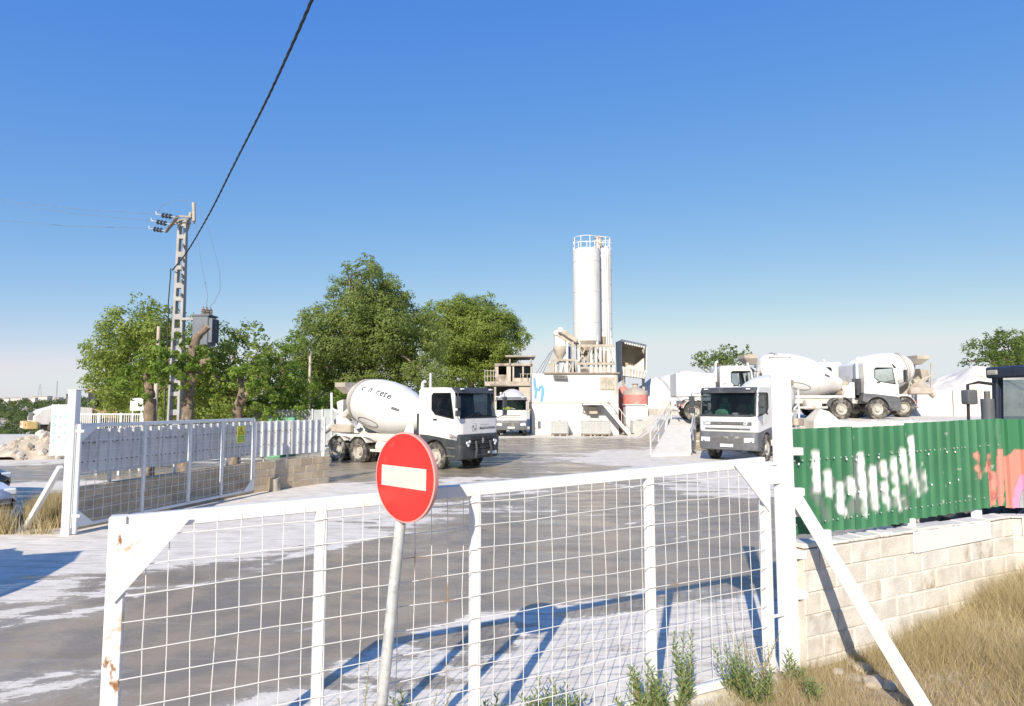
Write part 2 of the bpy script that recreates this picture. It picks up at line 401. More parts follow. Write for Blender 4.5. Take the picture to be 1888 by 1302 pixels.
ground = bpy.data.objects.new('ground', me); lk(ground)
tag(ground, 'grey wet yard ground streaked with white cement dust', kind='structure')

def gz(x, y): return float(height(np.array([x]), np.array([y]))[0])
# ================================================================== GATES, POSTS, FENCES
def gate_leaf(name, label, a, b, za, zb, ta, tb, bays, colw, roww, gus, fw, wr=.0029, mw='white_gate', rust=False, corner=('tl', 'tr')):
    """a,b: ground ends; za..ta / zb..tb: bottom and top height at either end; bays: t of the inner posts"""
    root = thing(name, label, 'gate', a)
    u = (V((b.x, b.y, 0)) - V((a.x, a.y, 0))); L = u.length; u.normalize(); nrm = V((u.y, -u.x, 0))
    def P(t, h): # h 0..1 bottom..top
        z0 = za + (zb - za) * t; z1 = ta + (tb - ta) * t
        return V((a.x, a.y, 0)) + u * (L * t) + V((0, 0, z0 + (z1 - z0) * h))
    rm = M[mw]
    m = MB(); m.bar(P(0, 1), P(1, 1), fw * .75, fw * 1.0); m.build('top_rail', rm, root, bevel=.006)
    m = MB(); m.bar(P(0, 0), P(1, 0), fw * .7, fw * .8); m.build('bottom_rail', rm, root, bevel=.006)
    m = MB(); m.bar(P(0, 0) - V((0, 0, .02)), P(0, 1) + V((0, 0, fw * .52)), fw * 1.05, fw * 1.05, up=nrm)
    m.build('end_post', M['white_rust'] if rust else rm, root, bevel=.006)
    m = MB(); m.bar(P(1, 0), P(1, 1), fw * .95, fw * .95, up=nrm); m.build('end_post', rm, root, bevel=.006)
    for t in bays:
        m = MB(); m.bar(P(t, 0), P(t, 1), fw * .85, fw * .7, up=nrm); m.build('upright', rm, root, bevel=.005)
    def gusset(t0, t1, h0, h1, h2):
        m = MB(); off = nrm * .012
        m.prism([P(t0, h0) + nrm * .047, P(t1, h0) + nrm * .047, P(t0, h1) + nrm * .047], off); m.build('gusset_plate', M['white_rust'] if rust and t0 == 0 else rm, root)
    for cnr, sz, sh in gus:
        t0 = 0 if 'l' in cnr else 1; sg = 1 if t0 == 0 else -1; h0 = 1 if 't' in cnr else 0; sg2 = -1 if h0 == 1 else 1
        gusset(t0, t0 + sg * sz / L, h0, h0 + sg2 * sh / (ta - za), 0)
    ts = [0] + list(bays) + [1]
    rg = random.Random(5)
    off = nrm * (fw * .38)
    for i in range(len(ts) - 1):
        t0, t1 = ts[i], ts[i + 1]; m = MB(); r = wr
        nv = max(2, round((t1 - t0) * L / colw))
        H = ta - za; nh = max(2, round(H / roww))
        for k in range(nv + (1 if i == len(ts) - 2 else 0)):
            tt = t0 + (t1 - t0) * (k + .15) / nv; tt = min(tt, .995)
            wob = [rg.uniform(-1, 1) * .004 for _ in range(6)]
            m.tube([P(tt + wob[q] / L * 2, q / 5) + off * (1 + wob[q] * 8) for q in range(6)], r, 5, False)
        for k in range(nh):
            hh = (k + .45) / nh
            m.tube([P(t0 + (t1 - t0) * q / 4, hh + rg.uniform(-.004, .004)) + off * 1.25 for q in range(5)], r, 5, False)
        m.build('wire_mesh', M['white_wire'], root, smooth=True)
    return root, P, u, nrm

near_gate, NP, nu, nn = gate_leaf('wire_gate', 'near white steel gate leaf with wire mesh and rusty left post, behind no entry sign', GA, GB, .06, .05, 1.735, 1.875,
    [.222, .435, .742], .12, .152, [('tl', .36, .42), ('tr', .40, .40)], .085, rust=True)
# latch plate, drop bolt and wire tie on the near leaf
m = MB(); m.bar(NP(1, .93) + nu * .02, NP(1, .93) + nu * .26, .16, .012, up=nn); m.build('hinge_plate', M['white_gate'], near_gate, bevel=.004)
m = MB(); m.bar(NP(1, .985) + nu * -.14 - nn * .04, NP(1, .985) + nu * .25 - nn * .04, .06, .03); m.build('latch_bar', M['white_gate'], near_gate, bevel=.004)
m = MB(); m.bar(NP(1, .25) + nu * .02, NP(1, .25) + nu * .22, .03, .02); m.build('hinge_plate', M['white_gate'], near_gate, bevel=.003)
m = MB(); c0 = NP(.02, .22)
pts = [c0 + nu * (.16 + .02 * math.cos(q * 1.1)) + nn * (.05 + .02 * math.sin(q * 1.1)) + V((0, 0, .05 - q * .012)) for q in range(16)]
m.tube(pts, .004, 5); m.build('wire_tie', M['chassis_dark'], near_gate, smooth=True)

LG0 = G(150, 972); LG0 = V((-8.02, 11.55, 0)); LG1 = V((-6.72, 16.35, 0))
far_gate, FP, fu, fn_ = gate_leaf('wire_gate', 'far white gate leaf folded back along the block wall, yellow warning sticker on it', LG0, LG1, .14, .14, 1.97, 1.95,
    [.31, .56, .77], .19, .19, [('tl', .42, .36), ('bl', .42, .36), ('br', .42, .36)], .075, .0042)
# hazard sticker
st = FP(.885, .80) - fn_ * 0
fnv = -fn_ if fn_.dot(V((0, 0, 0)) - V((LG0.x, LG0.y, 0))) < 0 else fn_
M['hazard'] = mat('hazard_yellow', (.72, .62, .03), .5, var=.05)
m = MB(); m.box(st + fnv * .06, (.006, .28, .42), Matrix.Rotation(math.atan2(fu.y, fu.x) - R(90), 3, 'Z')); hz = m.build('warning_sticker', M['hazard'], far_gate)
Rg = Matrix.Rotation(math.atan2(fu.y, fu.x) - R(90), 3, 'Z')
def on_st(y, z, e=.066): return st + fnv * e + Rg @ V((0, y, 0)) + V((0, 0, z))
m = MB()
tri = [(-.11, .0), (.11, 0), (0, .19)]; tri2 = [(-.085, .013), (.085, .013), (0, .162)]
for i in range(3):
    j = (i + 1) % 3
    m.add([on_st(*tri[i]), on_st(*tri[j]), on_st(*tri2[j]), on_st(*tri2[i])], [(0, 1, 2, 3)])
m.add([on_st(*q) for q in ((.02, .14), (-.025, .075), (.0, .08), (-.015, .02), (.03, .09), (.004, .086))], [(0, 1, 2, 3, 4, 5)])
m.build('hazard_symbol', M['ink'], hz)
m = MB(); m.add([on_st(*q) for q in ((-.12, -.18), (.12, -.18), (.12, -.04), (-.12, -.04))], [(0, 1, 2, 3)]); m.build('sticker_text_field', mat('sticker_green', (.14, .42, .10), .5, var=.05), hz)
for k in range(2):
    m = MB(); m.add([on_st(*q, .069) for q in ((-.09, -.10 - k * .055), (.09, -.10 - k * .055), (.09, -.075 - k * .055), (-.09, -.075 - k * .055))], [(0, 1, 2, 3)]); m.build('sticker_text_line', M['hazard'], hz)

def post(name, label, p, wd, h, turn=0, brace=None):
    Rz = Matrix.Rotation(turn, 3, 'Z')
    root = thing(name, label, 'gate post', p)
    m = MB(); m.box((p.x, p.y, p.z + h / 2 - .025), (wd, wd, h + .05), Rz); m.build('shaft', M['white_gate'], root, bevel=.008)
    m = MB(); m.box((p.x, p.y, p.z + h + .006), (wd + .02, wd + .02, .012), Rz); m.build('cap', M['white_gate'], root)
    if brace:
        m = MB(); m.bar(brace[0], brace[1], .085, .085); m.build('brace', M['white_gate'], root, bevel=.006)
    return root
RP = V((2.52, 5.86, 0))
rp = post('gate_post', 'tall white steel gate post with slanting brace beside the green fence', RP, .172, 2.83, R(-22),
          brace=(V((2.60, 5.80, 1.55)), G(1712, 1318, .08)))
for zz_ in (1.92, 1.55, 1.36, .98, .62):     # lugs towards the fence
    m = MB(); m.bx(2.60, 2.70, 5.83, 5.90, zz_, zz_ + .07); m.build('lug', M['white_gate'], rp, bevel=.004)
LP = V((-8.08, 11.55, 0))
lp = post('gate_post', 'white steel gate post with brace and pictogram board, beside the folded gate leaf', LP, .15, 2.62, 0,
          brace=(V((-8.3, 11.6, 1.22)), V((-9.22, 12.0, -.02))))
for zz_ in (.32, 1.85):
    m = MB(); m.bx(LP.x + .09, LP.x + .24, LP.y - .05, LP.y + .03, zz_, zz_ + .05); m.build('hinge', M['white_gate'], lp, bevel=.003)
m = MB(); m.tube([(LP.x + .145, LP.y - .02, .03), (LP.x + .145, LP.y - .02, 2.0)], .04, 10); m.build('hinge_tube', M['white_gate'], lp, smooth=True)
# safety pictogram board hung on the left post
br = thing('pictogram_board', 'white board with rows of small blue pictograms hanging left of the gate post', 'sign', V((-8.65, 11.75, 1.3)))
b0 = D(96, 746, 11.75); b1 = D(135, 840, 11.75)
m = MB(); m.bx(b0.x, b1.x, 11.74, 11.76, b1.z, b0.z); m.build('panel', mat('white_board', (.60, .62, .64), .5, var=.04, spots=(((.6, .6, .6), .6, .75, 6, None),)), br, bevel=.002)
M['picto'] = mat('blue_pictogram', (.30, .50, .66), .5, var=.1)
for r_ in range(4):
    for c_ in (0, 1):
        cx_ = b0.x + (b1.x - b0.x) * (.16 if c_ == 0 else .64); cz_ = b0.z - (b0.z - b1.z) * (.24 + .16 * r_)
        m = MB()
        for k in range(14):
            a0, a1 = k * math.pi / 7, (k + 1) * math.pi / 7; ro, ri = .034, .026
            m.add([(cx_ + ro * math.cos(a0), 11.737, cz_ + ro * 1.3 * math.sin(a0)), (cx_ + ro * math.cos(a1), 11.737, cz_ + ro * 1.3 * math.sin(a1)),
                   (cx_ + ri * math.cos(a1), 11.737, cz_ + ri * 1.3 * math.sin(a1)), (cx_ + ri * math.cos(a0), 11.737, cz_ + ri * 1.3 * math.sin(a0))], [(0, 1, 2, 3)])
        m.add([(cx_ + x, 11.736, cz_ + z) for x, z in ((-.012, -.02), (.012, -.02), (.015, .015), (0, .03), (-.015, .015))], [(0, 1, 2, 3, 4)])
        m.build('pictogram', M['picto'], br)
for r_ in range(3):
    m = MB(); cz_ = b0.z - (b0.z - b1.z) * (.27 + .19 * r_); cx_ = b0.x + (b1.x - b0.x) * .40
    m.add([(cx_ - .035, 11.737, cz_), (cx_ + .035, 11.737, cz_), (cx_ + .035, 11.737, cz_ + .006), (cx_ - .035, 11.737, cz_ + .006)], [(0, 1, 2, 3)])
    m.add([(cx_ - .01, 11.737, cz_ + .02), (cx_ + .01, 11.737, cz_ + .02), (cx_, 11.737, cz_ + .04)], [(0, 1, 2)])
    m.build('caption', M['ink'], br)
for zz_ in (1.5, 2.2):
    m = MB(); m.bx(b1.x - .1, LP.x - .05, 11.65, 11.735, zz_, zz_ + .05); m.build('bracket', M['steel'], br)

# ---------------------------------------------------------------- no entry sign
sc = D(748, 880, 4.0)
sg = thing('no_entry_sign', 'round red no entry sign with white bar on a leaning galvanised pole', 'sign', V((-.87, 4.10, 0)))
nrm_s = V((-.64, -.77, -.0)).normalized(); ux = V((0, 0, 1)).cross(nrm_s).normalized() * 1; uz = nrm_s.cross(ux)
roll = R(0.5); ux2 = ux * math.cos(roll) - uz * math.sin(roll); uz2 = ux * math.sin(roll) + uz * math.cos(roll)
def S(x, z, e=0): return sc + ux2 * x + uz2 * z + nrm_s * e
rad = .279
M['sign_red'] = mat('sign_red', (.55, .028, .020), .38, var=.05, vs_=5, spots=(((.55, .06, .045), .6, .75, 9, None),), coat=.15)
M['sign_rim'] = mat('pale_pink_rim', (.62, .30, .27), .5, var=.1)  # rim is one even pale pink
M['sign_bar'] = mat('sign_white_bar', (.56, .53, .48), .45, var=.05, spots=(((.5, .46, .4), .55, .72, 9, None),))
m = MB(); n = 64
prof = [(-.02, rad), (.0, rad + .004), (.012, rad + .004), (.014, rad - .006)]
m.loft([[S(r * math.cos(2 * math.pi * k / n), r * math.sin(2 * math.pi * k / n), e) for k in range(n)] for e, r in prof], caps=False)
m.build('rim', M['sign_rim'], sg, smooth=True)
m = MB(); m.add([S((rad - .004) * math.cos(2 * math.pi * k / n), (rad - .004) * math.sin(2 * math.pi * k / n), .011) for k in range(n)], [tuple(range(n))])
m.add([S((rad - .004) * math.cos(2 * math.pi * k / n), (rad - .004) * math.sin(2 * math.pi * k / n), -.012) for k in range(n)], [tuple(range(n))[::-1]])
disc = m.build('disc', M['sign_red'], sg)
m = MB(); m.prism([S(-.222, -.066, .0115), S(.205, -.066, .0115), S(.205, .066, .0115), S(-.222, .066, .0115)], nrm_s * .004); m.build('white_bar', M['sign_bar'], disc, bevel=.002)
m = MB(); m.prism([S(.193, .045, .0145), S(.199, .045, .0145), S(.199, .049, .0145), S(.193, .049, .0145)], nrm_s * .003); m.build('rivet', M['steel'], disc)
pb = V((-.87, 4.10, -.02)); pt = sc - nrm_s * .075 + uz2 * .17 - ux2 * .07
m = MB(); m.tube([pb, pb.lerp(pt, .5), pt], .036, 16); m.build('pole', M['steel'], sg, smooth=True)
for dz in (-.12, .12):
    m = MB(); m.bar(S(-.14, dz, -.06), S(.02, dz, -.06), .035, .07, up=uz2)
    m.build('clamp', M['steel'], sg)

# ---------------------------------------------------------------- block walls
def block_wall(name, label, path, h0, courses, bl, bh, th, matname, capmat=None, rag=None):
    root = thing(name, label, 'wall', path[0]); rg = random.Random(3)
    var_me = []
    for k in range(4):
        m = MB(); m.box((0, 0, 0), (bl - .012, th, bh - .012))
        for i in range(8): m.v[i] += V((rg.uniform(-1, 1) * .003, rg.uniform(-1, 1) * .004, rg.uniform(-1, 1) * .003))
        q = m.mesh('block', bevel=.006); q.materials.append(M[matname][k % len(M[matname])]); var_me.append(q)
    half = []
    for k in range(2):
        m = MB(); m.box((0, 0, 0), (bl / 2 - .012, th, bh - .012)); q = m.mesh('block', bevel=.006); q.materials.append(M[matname][k]); half.append(q)
    core = MB()
    for i in range(len(path) - 1):
        a, b_ = path[i], path[i + 1]; u = (b_ - a); L = u.length; u.normalize(); ang = math.atan2(u.y, u.x); Rz = Matrix.Rotation(ang, 4, 'Z')
        core.box((a + b_) / 2 + V((0, 0, h0 + courses * bh / 2 - .004)), (L - .004, th - .022, courses * bh - .008), Rz.to_3x3())
        nb = max(1, round(L / bl)); bw = L / nb
        for r_ in range(courses):
            off = .5 if r_ % 2 else 0; x = 0.0; k = 0
            while x < L - .02:
                wd = bw / 2 if (off and k == 0) or (x + bw > L + .01) else bw
                meq = half[rg.randrange(2)] if wd < bw * .7 else var_me[rg.randrange(4)]
                cpos = a + u * (x + wd / 2) + V((0, 0, h0 + (r_ + .5) * bh))
                jit = V((-u.y, u.x, 0)) * rg.uniform(-.004, .004)
                Mx = Matrix.Translation(cpos + jit) @ Rz @ Matrix.Diagonal((wd / (bl / 2 if wd < bw * .7 else bl), 1, 1, 1))
                piece('block', meq, root, Mx); x += wd; k += 1
    core.build('mortar_core', M['mortar'], root)
    return root
M['mortar'] = mat('pale_mortar', (.62, .58, .52), .9, var=.15, bump=.3, bs=50)
def bm_(n, c, sp): return mat(n, c, .88, var=.13, vs_=4, spots=sp + (((.36, .29, .21), .60, .74, 2.0, (1, 1, .6)),), bump=.35, bs=40)
M['blk_pale'] = [bm_('pale_block_a', (.62, .575, .51), (((.72, .70, .66), .50, .62, 1.6, (1, 1, .4)), ((.45, .34, .23), .58, .75, 2.5, (1, 1, .4)))),
                 bm_('pale_block_b', (.60, .55, .48), (((.70, .67, .62), .55, .68, 1.9, (1, 1, .5)), ((.40, .30, .20), .56, .72, 3, (1, 1, .5)))),
                 bm_('pale_block_c', (.62, .585, .53), (((.72, .70, .67), .48, .64, 1.3, (1, 1, .4)),)), bm_('pale_block_d', (.60, .555, .485), (((.66, .62, .56), .55, .68, 2.2, None),))]
M['blk_grey'] = [bm_('brown_grey_block_a', (.46, .365, .25), (((.40, .36, .30), .55, .7, 1.6, None),)), bm_('brown_grey_block_b', (.41, .325, .22), (((.36, .31, .25), .58, .7, 2, None),)),
                 bm_('brown_grey_block_c', (.48, .385, .27), (((.3, .25, .19), .55, .7, 1.6, None),)), bm_('brown_grey_block_d', (.43, .345, .235), ())]
wall_r = block_wall('block_wall', 'pale concrete block wall under the green corrugated fence', [WA, WB, WC], -.12, 6, .42, .197, .2, 'blk_pale')
# plaster patch and top capping of the right wall
u = (WB - WA).normalized(); wn_ = V((u.y, -u.x, 0))
q0 = WA + u * 1.62; q1 = WA + u * 3.02
m = MB(); m.prism([q0 + V((0, 0, .86)) + wn_ * .101, q1 + V((0, 0, .88)) + wn_ * .101, q1 + V((0, 0, 1.075)) + wn_ * .101, q0 + V((0, 0, 1.075)) + wn_ * .101], wn_ * .012)
m.build('render_patch', M['white_gate'], wall_r, bevel=.004)
m = MB(); q0 = WB + V((.12, -.11, 0)); q1 = WC + V((0, -.115, 0))
m.prism([q0 + V((0, 0, .84)), q1 + V((0, 0, .84)), q1 + V((0, 0, 1.075)), q0 + V((0, 0, 1.075))], V((0, -.012, 0))); m.build('render_patch', M['concrete_white'], wall_r, bevel=.004)
rg = random.Random(8)
for a_, b_ in ((WA, WB), (WB, WC)):
    uu = (b_ - a_).normalized(); L = (b_ - a_).length; x = .02
    while x < L - .1:
        ln = rg.uniform(.16, .42); ln = min(ln, L - x - .02)
        m = MB(); z0 = 1.066; hh = rg.uniform(.02, .045); n2 = V((-uu.y, uu.x, 0))
        pts = [a_ + uu * (x + ln * k / 4) - n2 * rg.uniform(.085, .108) + V((0, 0, z0)) for k in range(5)] + [a_ + uu * (x + ln * (4 - k) / 4) + n2 * .1 + V((0, 0, z0)) for k in range(5)]
        m.prism(pts, V((0, 0, hh))); m.build('coping_mortar', M['concrete_white'], wall_r, bevel=.008); x += ln + .012
LWA = V((-8.35, 11.95, 0)); LWB = V((-6.95, 16.75, 0)); LWC = V((-5.55, 18.9, 0))
wall_l = block_wall('block_wall', 'low brown block wall behind the folded far gate leaf', [LWA, LWB, LWC], -.02, 4, .42, .205, .22, 'blk_grey')

# ---------------------------------------------------------------- corrugated fences
def seg_d(p, a, b):
    ax, ay = a; bx_, by = b; dx, dy = bx_ - ax, by - ay
    t = np.clip(((p[0] - ax) * dx + (p[1] - ay) * dy) / (dx * dx + dy * dy + 1e-9), 0, 1)
    return np.hypot(p[0] - ax - t * dx, p[1] - ay - t * dy)
def corr_sheet(name, matx, parent, a, b, z0a, z1a, z0b, z1b, pitch, depth, nrm, paint=None, nz=34, s0=0.0, jag=0):
    u = V((b.x - a.x, b.y - a.y, 0)); L = u.length; u.normalize()
    per = 10; n = int(L / pitch * per) + 1
    s = np.linspace(0, L, n); ph = ((s + s0) / pitch) % 1
    prof = np.interp(ph, [0, .12, .22, .30, .52, .60, .70, .82, 1.0], [0, 0, .12, 1, 1, .12, 0, 0, 0]) * depth
    h = np.linspace(0, 1, nz)
    z0 = z0a + (z0b - z0a) * s / L; z1 = z1a + (z1b - z1a) * s / L
    Z = z0[None, :] + (z1 - z0)[None, :] * h[:, None]
    X = a.x + u.x * s + nrm.x * prof; Y = a.y + u.y * s + nrm.y * prof
    vv = np.stack([np.broadcast_to(X, Z.shape), np.broadcast_to(Y, Z.shape), Z], -1)
    inv = np.array(wm(parent).inverted()); vl = vv.reshape(-1, 3) @ inv[:3, :3].T + inv[:3, 3]
    idx = (np.arange(nz - 1)[:, None] * n + np.arange(n - 1)[None, :]).reshape(-1)
    me = bpy.data.meshes.new(name); me.from_pydata(vl.tolist(), [], np.stack([idx, idx + 1, idx + n + 1, idx + n], -1).tolist())
    if paint is not None:
        c = paint(np.broadcast_to(s[None, :] + s0, Z.shape), Z, np.broadcast_to(prof[None, :] / depth, Z.shape))
        ca = me.color_attributes.new('paint', 'FLOAT_COLOR', 'POINT'); ca.data.foreach_set('color', c.reshape(-1))
    me.polygons.foreach_set('use_smooth', [True] * len(me.polygons)); me.set_sharp_from_angle(angle=R(38))
    me.materials.append(matx); o = bpy.data.objects.new(name, me); lk(o, parent)
    return o
def painted_sheet(name, base, rough=.5):
    m, t, o = nt(name); b = NB(t); p = b.n('BsdfPrincipled'); b.l(p.outputs[0], o.inputs[0])
    tc = b.n('TexCoord').outputs['Object']
    at = b.n('Attribute', attribute_name='paint')
    c = b.mix(b.ramp(b.noise(tc, 2, 5), .3, .7), tuple(x * .88 for x in base), tuple(x * 1.1 for x in base))
    c = b.mix(b.ramp(b.noise(b.mapping(tc, (1, 1, .15)), 9, 5, .65), .62, .75, 0, .3), c, (.32, .36, .30))
    c = b.mix(at.outputs['Alpha'], c, at.outputs['Color']); b.l(c, p.inputs['Base Color'])
    p.inputs['Roughness'].default_value = rough
    return m
M['green_sheet'] = painted_sheet('green_painted_sheet', (.045, .175, .085))
gf = thing('corrugated_fence', 'green corrugated metal fence with white graffiti and holes, standing on the block wall', 'fence', WA + V((0, 0, 1.06)))
fo = V((-wn_.x, -wn_.y, 0)) * .03
FA = WA + fo + V((-.02, -.01, 0)); FB = WB + fo + V((.02, -.02, 0)); FC = WC + V((0, .05, 0))
FL = (FB - FA).length
def fxy(px, py):                        # pixel to (run along the fence, height)
    r = ray(px, py); n2 = wn_; k = (V((FA.x, FA.y, 0)) - V((0, 0, CAMH))).dot(n2) / r.dot(n2); q = V((0, 0, CAMH)) + r * k
    return ((V((q.x, q.y, 0)) - V((FA.x, FA.y, 0))).dot(u), q.z)
# graffiti strokes: soft white and shadow grey, as seen on the sheet
GREY = [[(1498,905),(1512,930),(1520,950)],[(1508,900),(1535,890)],[(1556,890),(1546,930),(1560,945),(1575,920)],[(1578,885),(1582,940)],[(1600,870),(1598,925),(1612,935)],
        [(1612,860),(1635,870),(1628,900)],[(1618,900),(1640,925)],[(1648,860),(1655,935)],[(1652,915),(1668,930)],[(1665,845),(1672,905)],[(1690,870),(1696,900)],[(1572,850),(1576,935)]]
WHT = [([(1525,875),(1528,908)],.05),([(1548,898),(1550,935)],.05),([(1548,935),(1556,945)],.04),([(1567,890),(1570,905)],.05),([(1587,880),(1590,910)],.05),([(1590,905),(1592,945)],.018),([(1606,868),(1608,880)],.05),
       ([(1607,890),(1612,932)],.05),([(1626,858),(1628,872)],.05),([(1628,892),(1630,904)],.05),([(1630,914),(1633,932)],.05),([(1644,850),(1650,905)],.045),([(1648,905),(1654,935)],.045),([(1661,835),(1667,885)],.05),
       ([(1682,875),(1688,908)],.05),([(1502,838),(1505,900)],.035),([(1700,870),(1703,900)],.022),([(1675,810),(1682,875)],.02),([(1582,840),(1584,880)],.016)]
SALM = [[(1795,840),(1797,846)],[(1797,865),(1800,875)],[(1815,845),(1813,862),(1822,880),(1822,925)],[(1838,835),(1836,880),(1836,925)],[(1850,828),(1870,826)],[(1853,840),(1850,880)],[(1870,840),(1862,872)]]
def paint_green(s, z, rib):
    p = (s, z); a = np.zeros(s.shape); c = np.zeros(s.shape + (3,))
    nz_ = .012 * np.sin(s * 61) * np.cos(z * 47)
    def lay(dist, wdt, soft, colr, op):
        nonlocal a, c
        k = np.clip((wdt + soft - dist - nz_) / soft, 0, 1) * op
        c = c * (1 - k[..., None]) + np.array(colr) * k[..., None]; a = a + (1 - a) * k
        c[...] = np.where(a[..., None] > 0, c, c)
    def poly(pts, wdt, soft, colr, op):
        q = [fxy(*x) for x in pts]; d = np.min([seg_d(p, q[i], q[i + 1]) for i in range(len(q) - 1)], 0); lay(d, wdt, soft, colr, op)
    for g in GREY: poly(g, .028, .05, (.17, .19, .18), .7)
    for g, wd in WHT: poly(g, wd * .58, .045, (.74, .75, .74), .95)
    for g in SALM: poly(g, .05, .02, (.56, .235, .185), 1.0)
    for gx, gy in ((1818,850),(1820,875),(1825,910),(1860,860),(1862,875)): poly([(gx, gy), (gx, gy + 6)], .022, .02, (.38, .10, .09), .8)
    # dirt freckles and scratches of bare metal
    rg = np.random.default_rng(4)
    for _ in range(60):
        x, y = rg.uniform(0, FL), rg.uniform(1.2, 2.1); lay(np.hypot(s - x, (z - y) * .6), .004, .006, (.45, .5, .45), .7)
    cc = np.where(a[..., None] > 1e-4, c / np.maximum(a[..., None], 1e-4) * np.minimum(a[..., None], 1) , 0)
    col_ = np.where(a[..., None] > 1e-3, c / np.maximum(a, 1e-3)[..., None], 0)
    return np.concatenate([np.clip(col_, 0, 1), a[..., None]], -1)
nsh = 4; PIT = .165
for k in range(nsh):
    t0, t1 = k / nsh, (k + 1) / nsh
    a_ = FA.lerp(FB, t0); b_ = FA.lerp(FB, t1) + u * .03
    lz = lambda t: (1.17 - .015 * math.sin(t * 5), 2.155 + .05 * t)
    dz = (.0, -.012, .008, .012)[k]; off = wn_ * (.004 * (k % 2))
    corr_sheet('sheet', M['green_sheet'], gf, a_ + off, b_ + off, lz(t0)[0] + dz, lz(t0)[1] + dz, lz(t1)[0] + dz, lz(t1)[1] + dz, PIT, .032, wn_, paint_green, 46, s0=FL * t0)
M['bare_sheet'] = painted_sheet('bare_grey_sheet', (.36, .37, .39), .35)
def paint_ret(s, z, rib):
    a = np.zeros(s.shape); c = np.zeros(s.shape + (3,))
    gr = (z > 1.75 + .10 * np.sin(s * 9)); sbd = .05 + .30 * (np.maximum(0, z - 1.2) / .55) ** 1.5; sal = (~gr) & (s < sbd); pk = (~gr) & (~sal) & (s < sbd + .10)
    for msk, colr in ((gr, (.045, .18, .085)), (sal, (.56, .235, .185)), (pk, (.58, .27, .44))):
        c[msk] = colr; a[msk] = 1
    return np.concatenate([c, a[..., None]], -1)
retn = V((0, -1, 0))
corr_sheet('sheet', M['bare_sheet'], gf, FB + V((.03, .0, 0)), FC, 1.17, 2.21, 1.17, 2.2, PIT, .032, retn, paint_ret, 40)
# light holes: screws, drilled holes; wall brackets
holes = MB()
rg = random.Random(2)
for row in (1.86, 1.27):
    x = .06
    while x < FL:
        c0 = FA + u * x + wn_ * .036 + V((0, 0, row + .05 * x / FL)); holes.box(c0, (.012, .012, .012)); x += PIT * .5 + rg.uniform(-.02, .03)
tag(holes.build('screw_head', mat('screw_steel', (.6, .62, .6), .4, .5), gf), kind='stuff')
M['hole_white'] = mat('hole_light_white', (.8, .8, .8), .6, var=.02)  # white discs put the brightness behind the drilled holes into colour
for hx, hy in ((1467,855),(1471,918),(1555,846),(1573,847),(1614,843),(1653,839),(1706,837),(1740,833),(1755,833),(1712,893),(1745,890),(1761,884),(1794,882),(1559,910),(1578,906),(1619,902)):
    s_, z_ = fxy(hx, hy); c0 = FA + u * s_ + wn_ * .034 + V((0, 0, z_))
    m = MB(); m.lathe([(0, .012), (.003, .012)], c0, wn_, 10); m.build('hole_light', M['hole_white'], gf)
for k, (bxp, byp) in enumerate(((1522, 990), (1678, 967), (1800, 942), (1850, 940))):
    s_, z_ = fxy(bxp, byp)
    c0 = FA + u * min(s_, FL - .05) + V((0, 0, 1.12)) if k < 3 else FB + V((.35, .02, 1.12))
    m = MB(); m.box(c0, (.07, .09, .13), Matrix.Rotation(R(26 if k < 3 else 0), 3, 'Z')); m.build('wall_bracket', M['white_gate'], gf, bevel=.008)
m = MB(); bk = -wn_ * .03
for z_ in (1.36, 1.95):
    m = MB(); m.bar(FA + bk + V((0, 0, z_)), FB + bk + V((0, 0, z_)), .04, .05); m.build('back_rail', M['chassis_dark'], gf)

# white corrugated fence on the left wall
M['white_sheet'] = painted_sheet('white_painted_sheet', (.56, .55, .53), .45)
wf = thing('corrugated_fence', 'white corrugated metal fence on posts above the low brown wall', 'fence', LWA + V((0, 0, .8)))
def lfence(a, b, n, zb0, zb1):
    uu = (b - a).normalized(); nr = V((uu.y, -uu.x, 0))
    for k in range(n):
        t0, t1 = k / n, (k + 1) / n; a_ = a.lerp(b, t0); b_ = a.lerp(b, t1) + uu * .02
        corr_sheet('sheet', M['white_sheet'], wf, a_ + nr * (.003 * (k % 2)), b_ + nr * (.003 * (k % 2)), zb0 + (zb1 - zb0) * t0, 1.88, zb0 + (zb1 - zb0) * t1, 1.88, .22, .035, nr, lambda s, z, r_: np.zeros(s.shape + (4,)), 4)
    for k in range(3):
        q = a.lerp(b, (k + .5) / 3) - nr * .05; m = MB(); m.bar(q + V((0, 0, .72)), q + V((0, 0, 1.86)), .05, .05); m.build('post', M['steel'], wf)
    for z_ in (1.02, 1.6):
        m = MB(); m.bar(a - nr * .02 + V((0, 0, z_)), b - nr * .02 + V((0, 0, z_)), .04, .04); m.build('rail', M['steel'], wf)
lfence(LWA + V((.02, .02, 0)), LWB, 5, 1.06, .98); lfence(LWB + V((.02, .02, 0)), LWC - V((.12, .18, 0)), 2, .93, .93)
q = LWC - V((.08, .12, 0))
m = MB(); m.bar(q + V((0, 0, .7)), q + V((0, 0, 1.95)), .09, .09); m.build('post', M['white_gate'], wf, bevel=.004)
m = MB(); uu = (LWC - LWB).normalized(); nr = V((uu.y, -uu.x, 0))
for k in range(18):
    for z_ in (1.25, 1.62): m.box(LWB.lerp(LWC, (k + .5) / 18.5) + nr * .04 + V((0, 0, z_)), (.02, .02, .02))
uu = (LWB - LWA).normalized(); nr = V((uu.y, -uu.x, 0))
for k in range(40):
    for z_ in (1.25, 1.62): m.box(LWA.lerp(LWB, (k + .5) / 40.5) + nr * .038 + V((0, 0, z_)), (.02, .02, .02))
tag(m.build('screw_head', M['chassis_dark'], wf), kind='stuff')
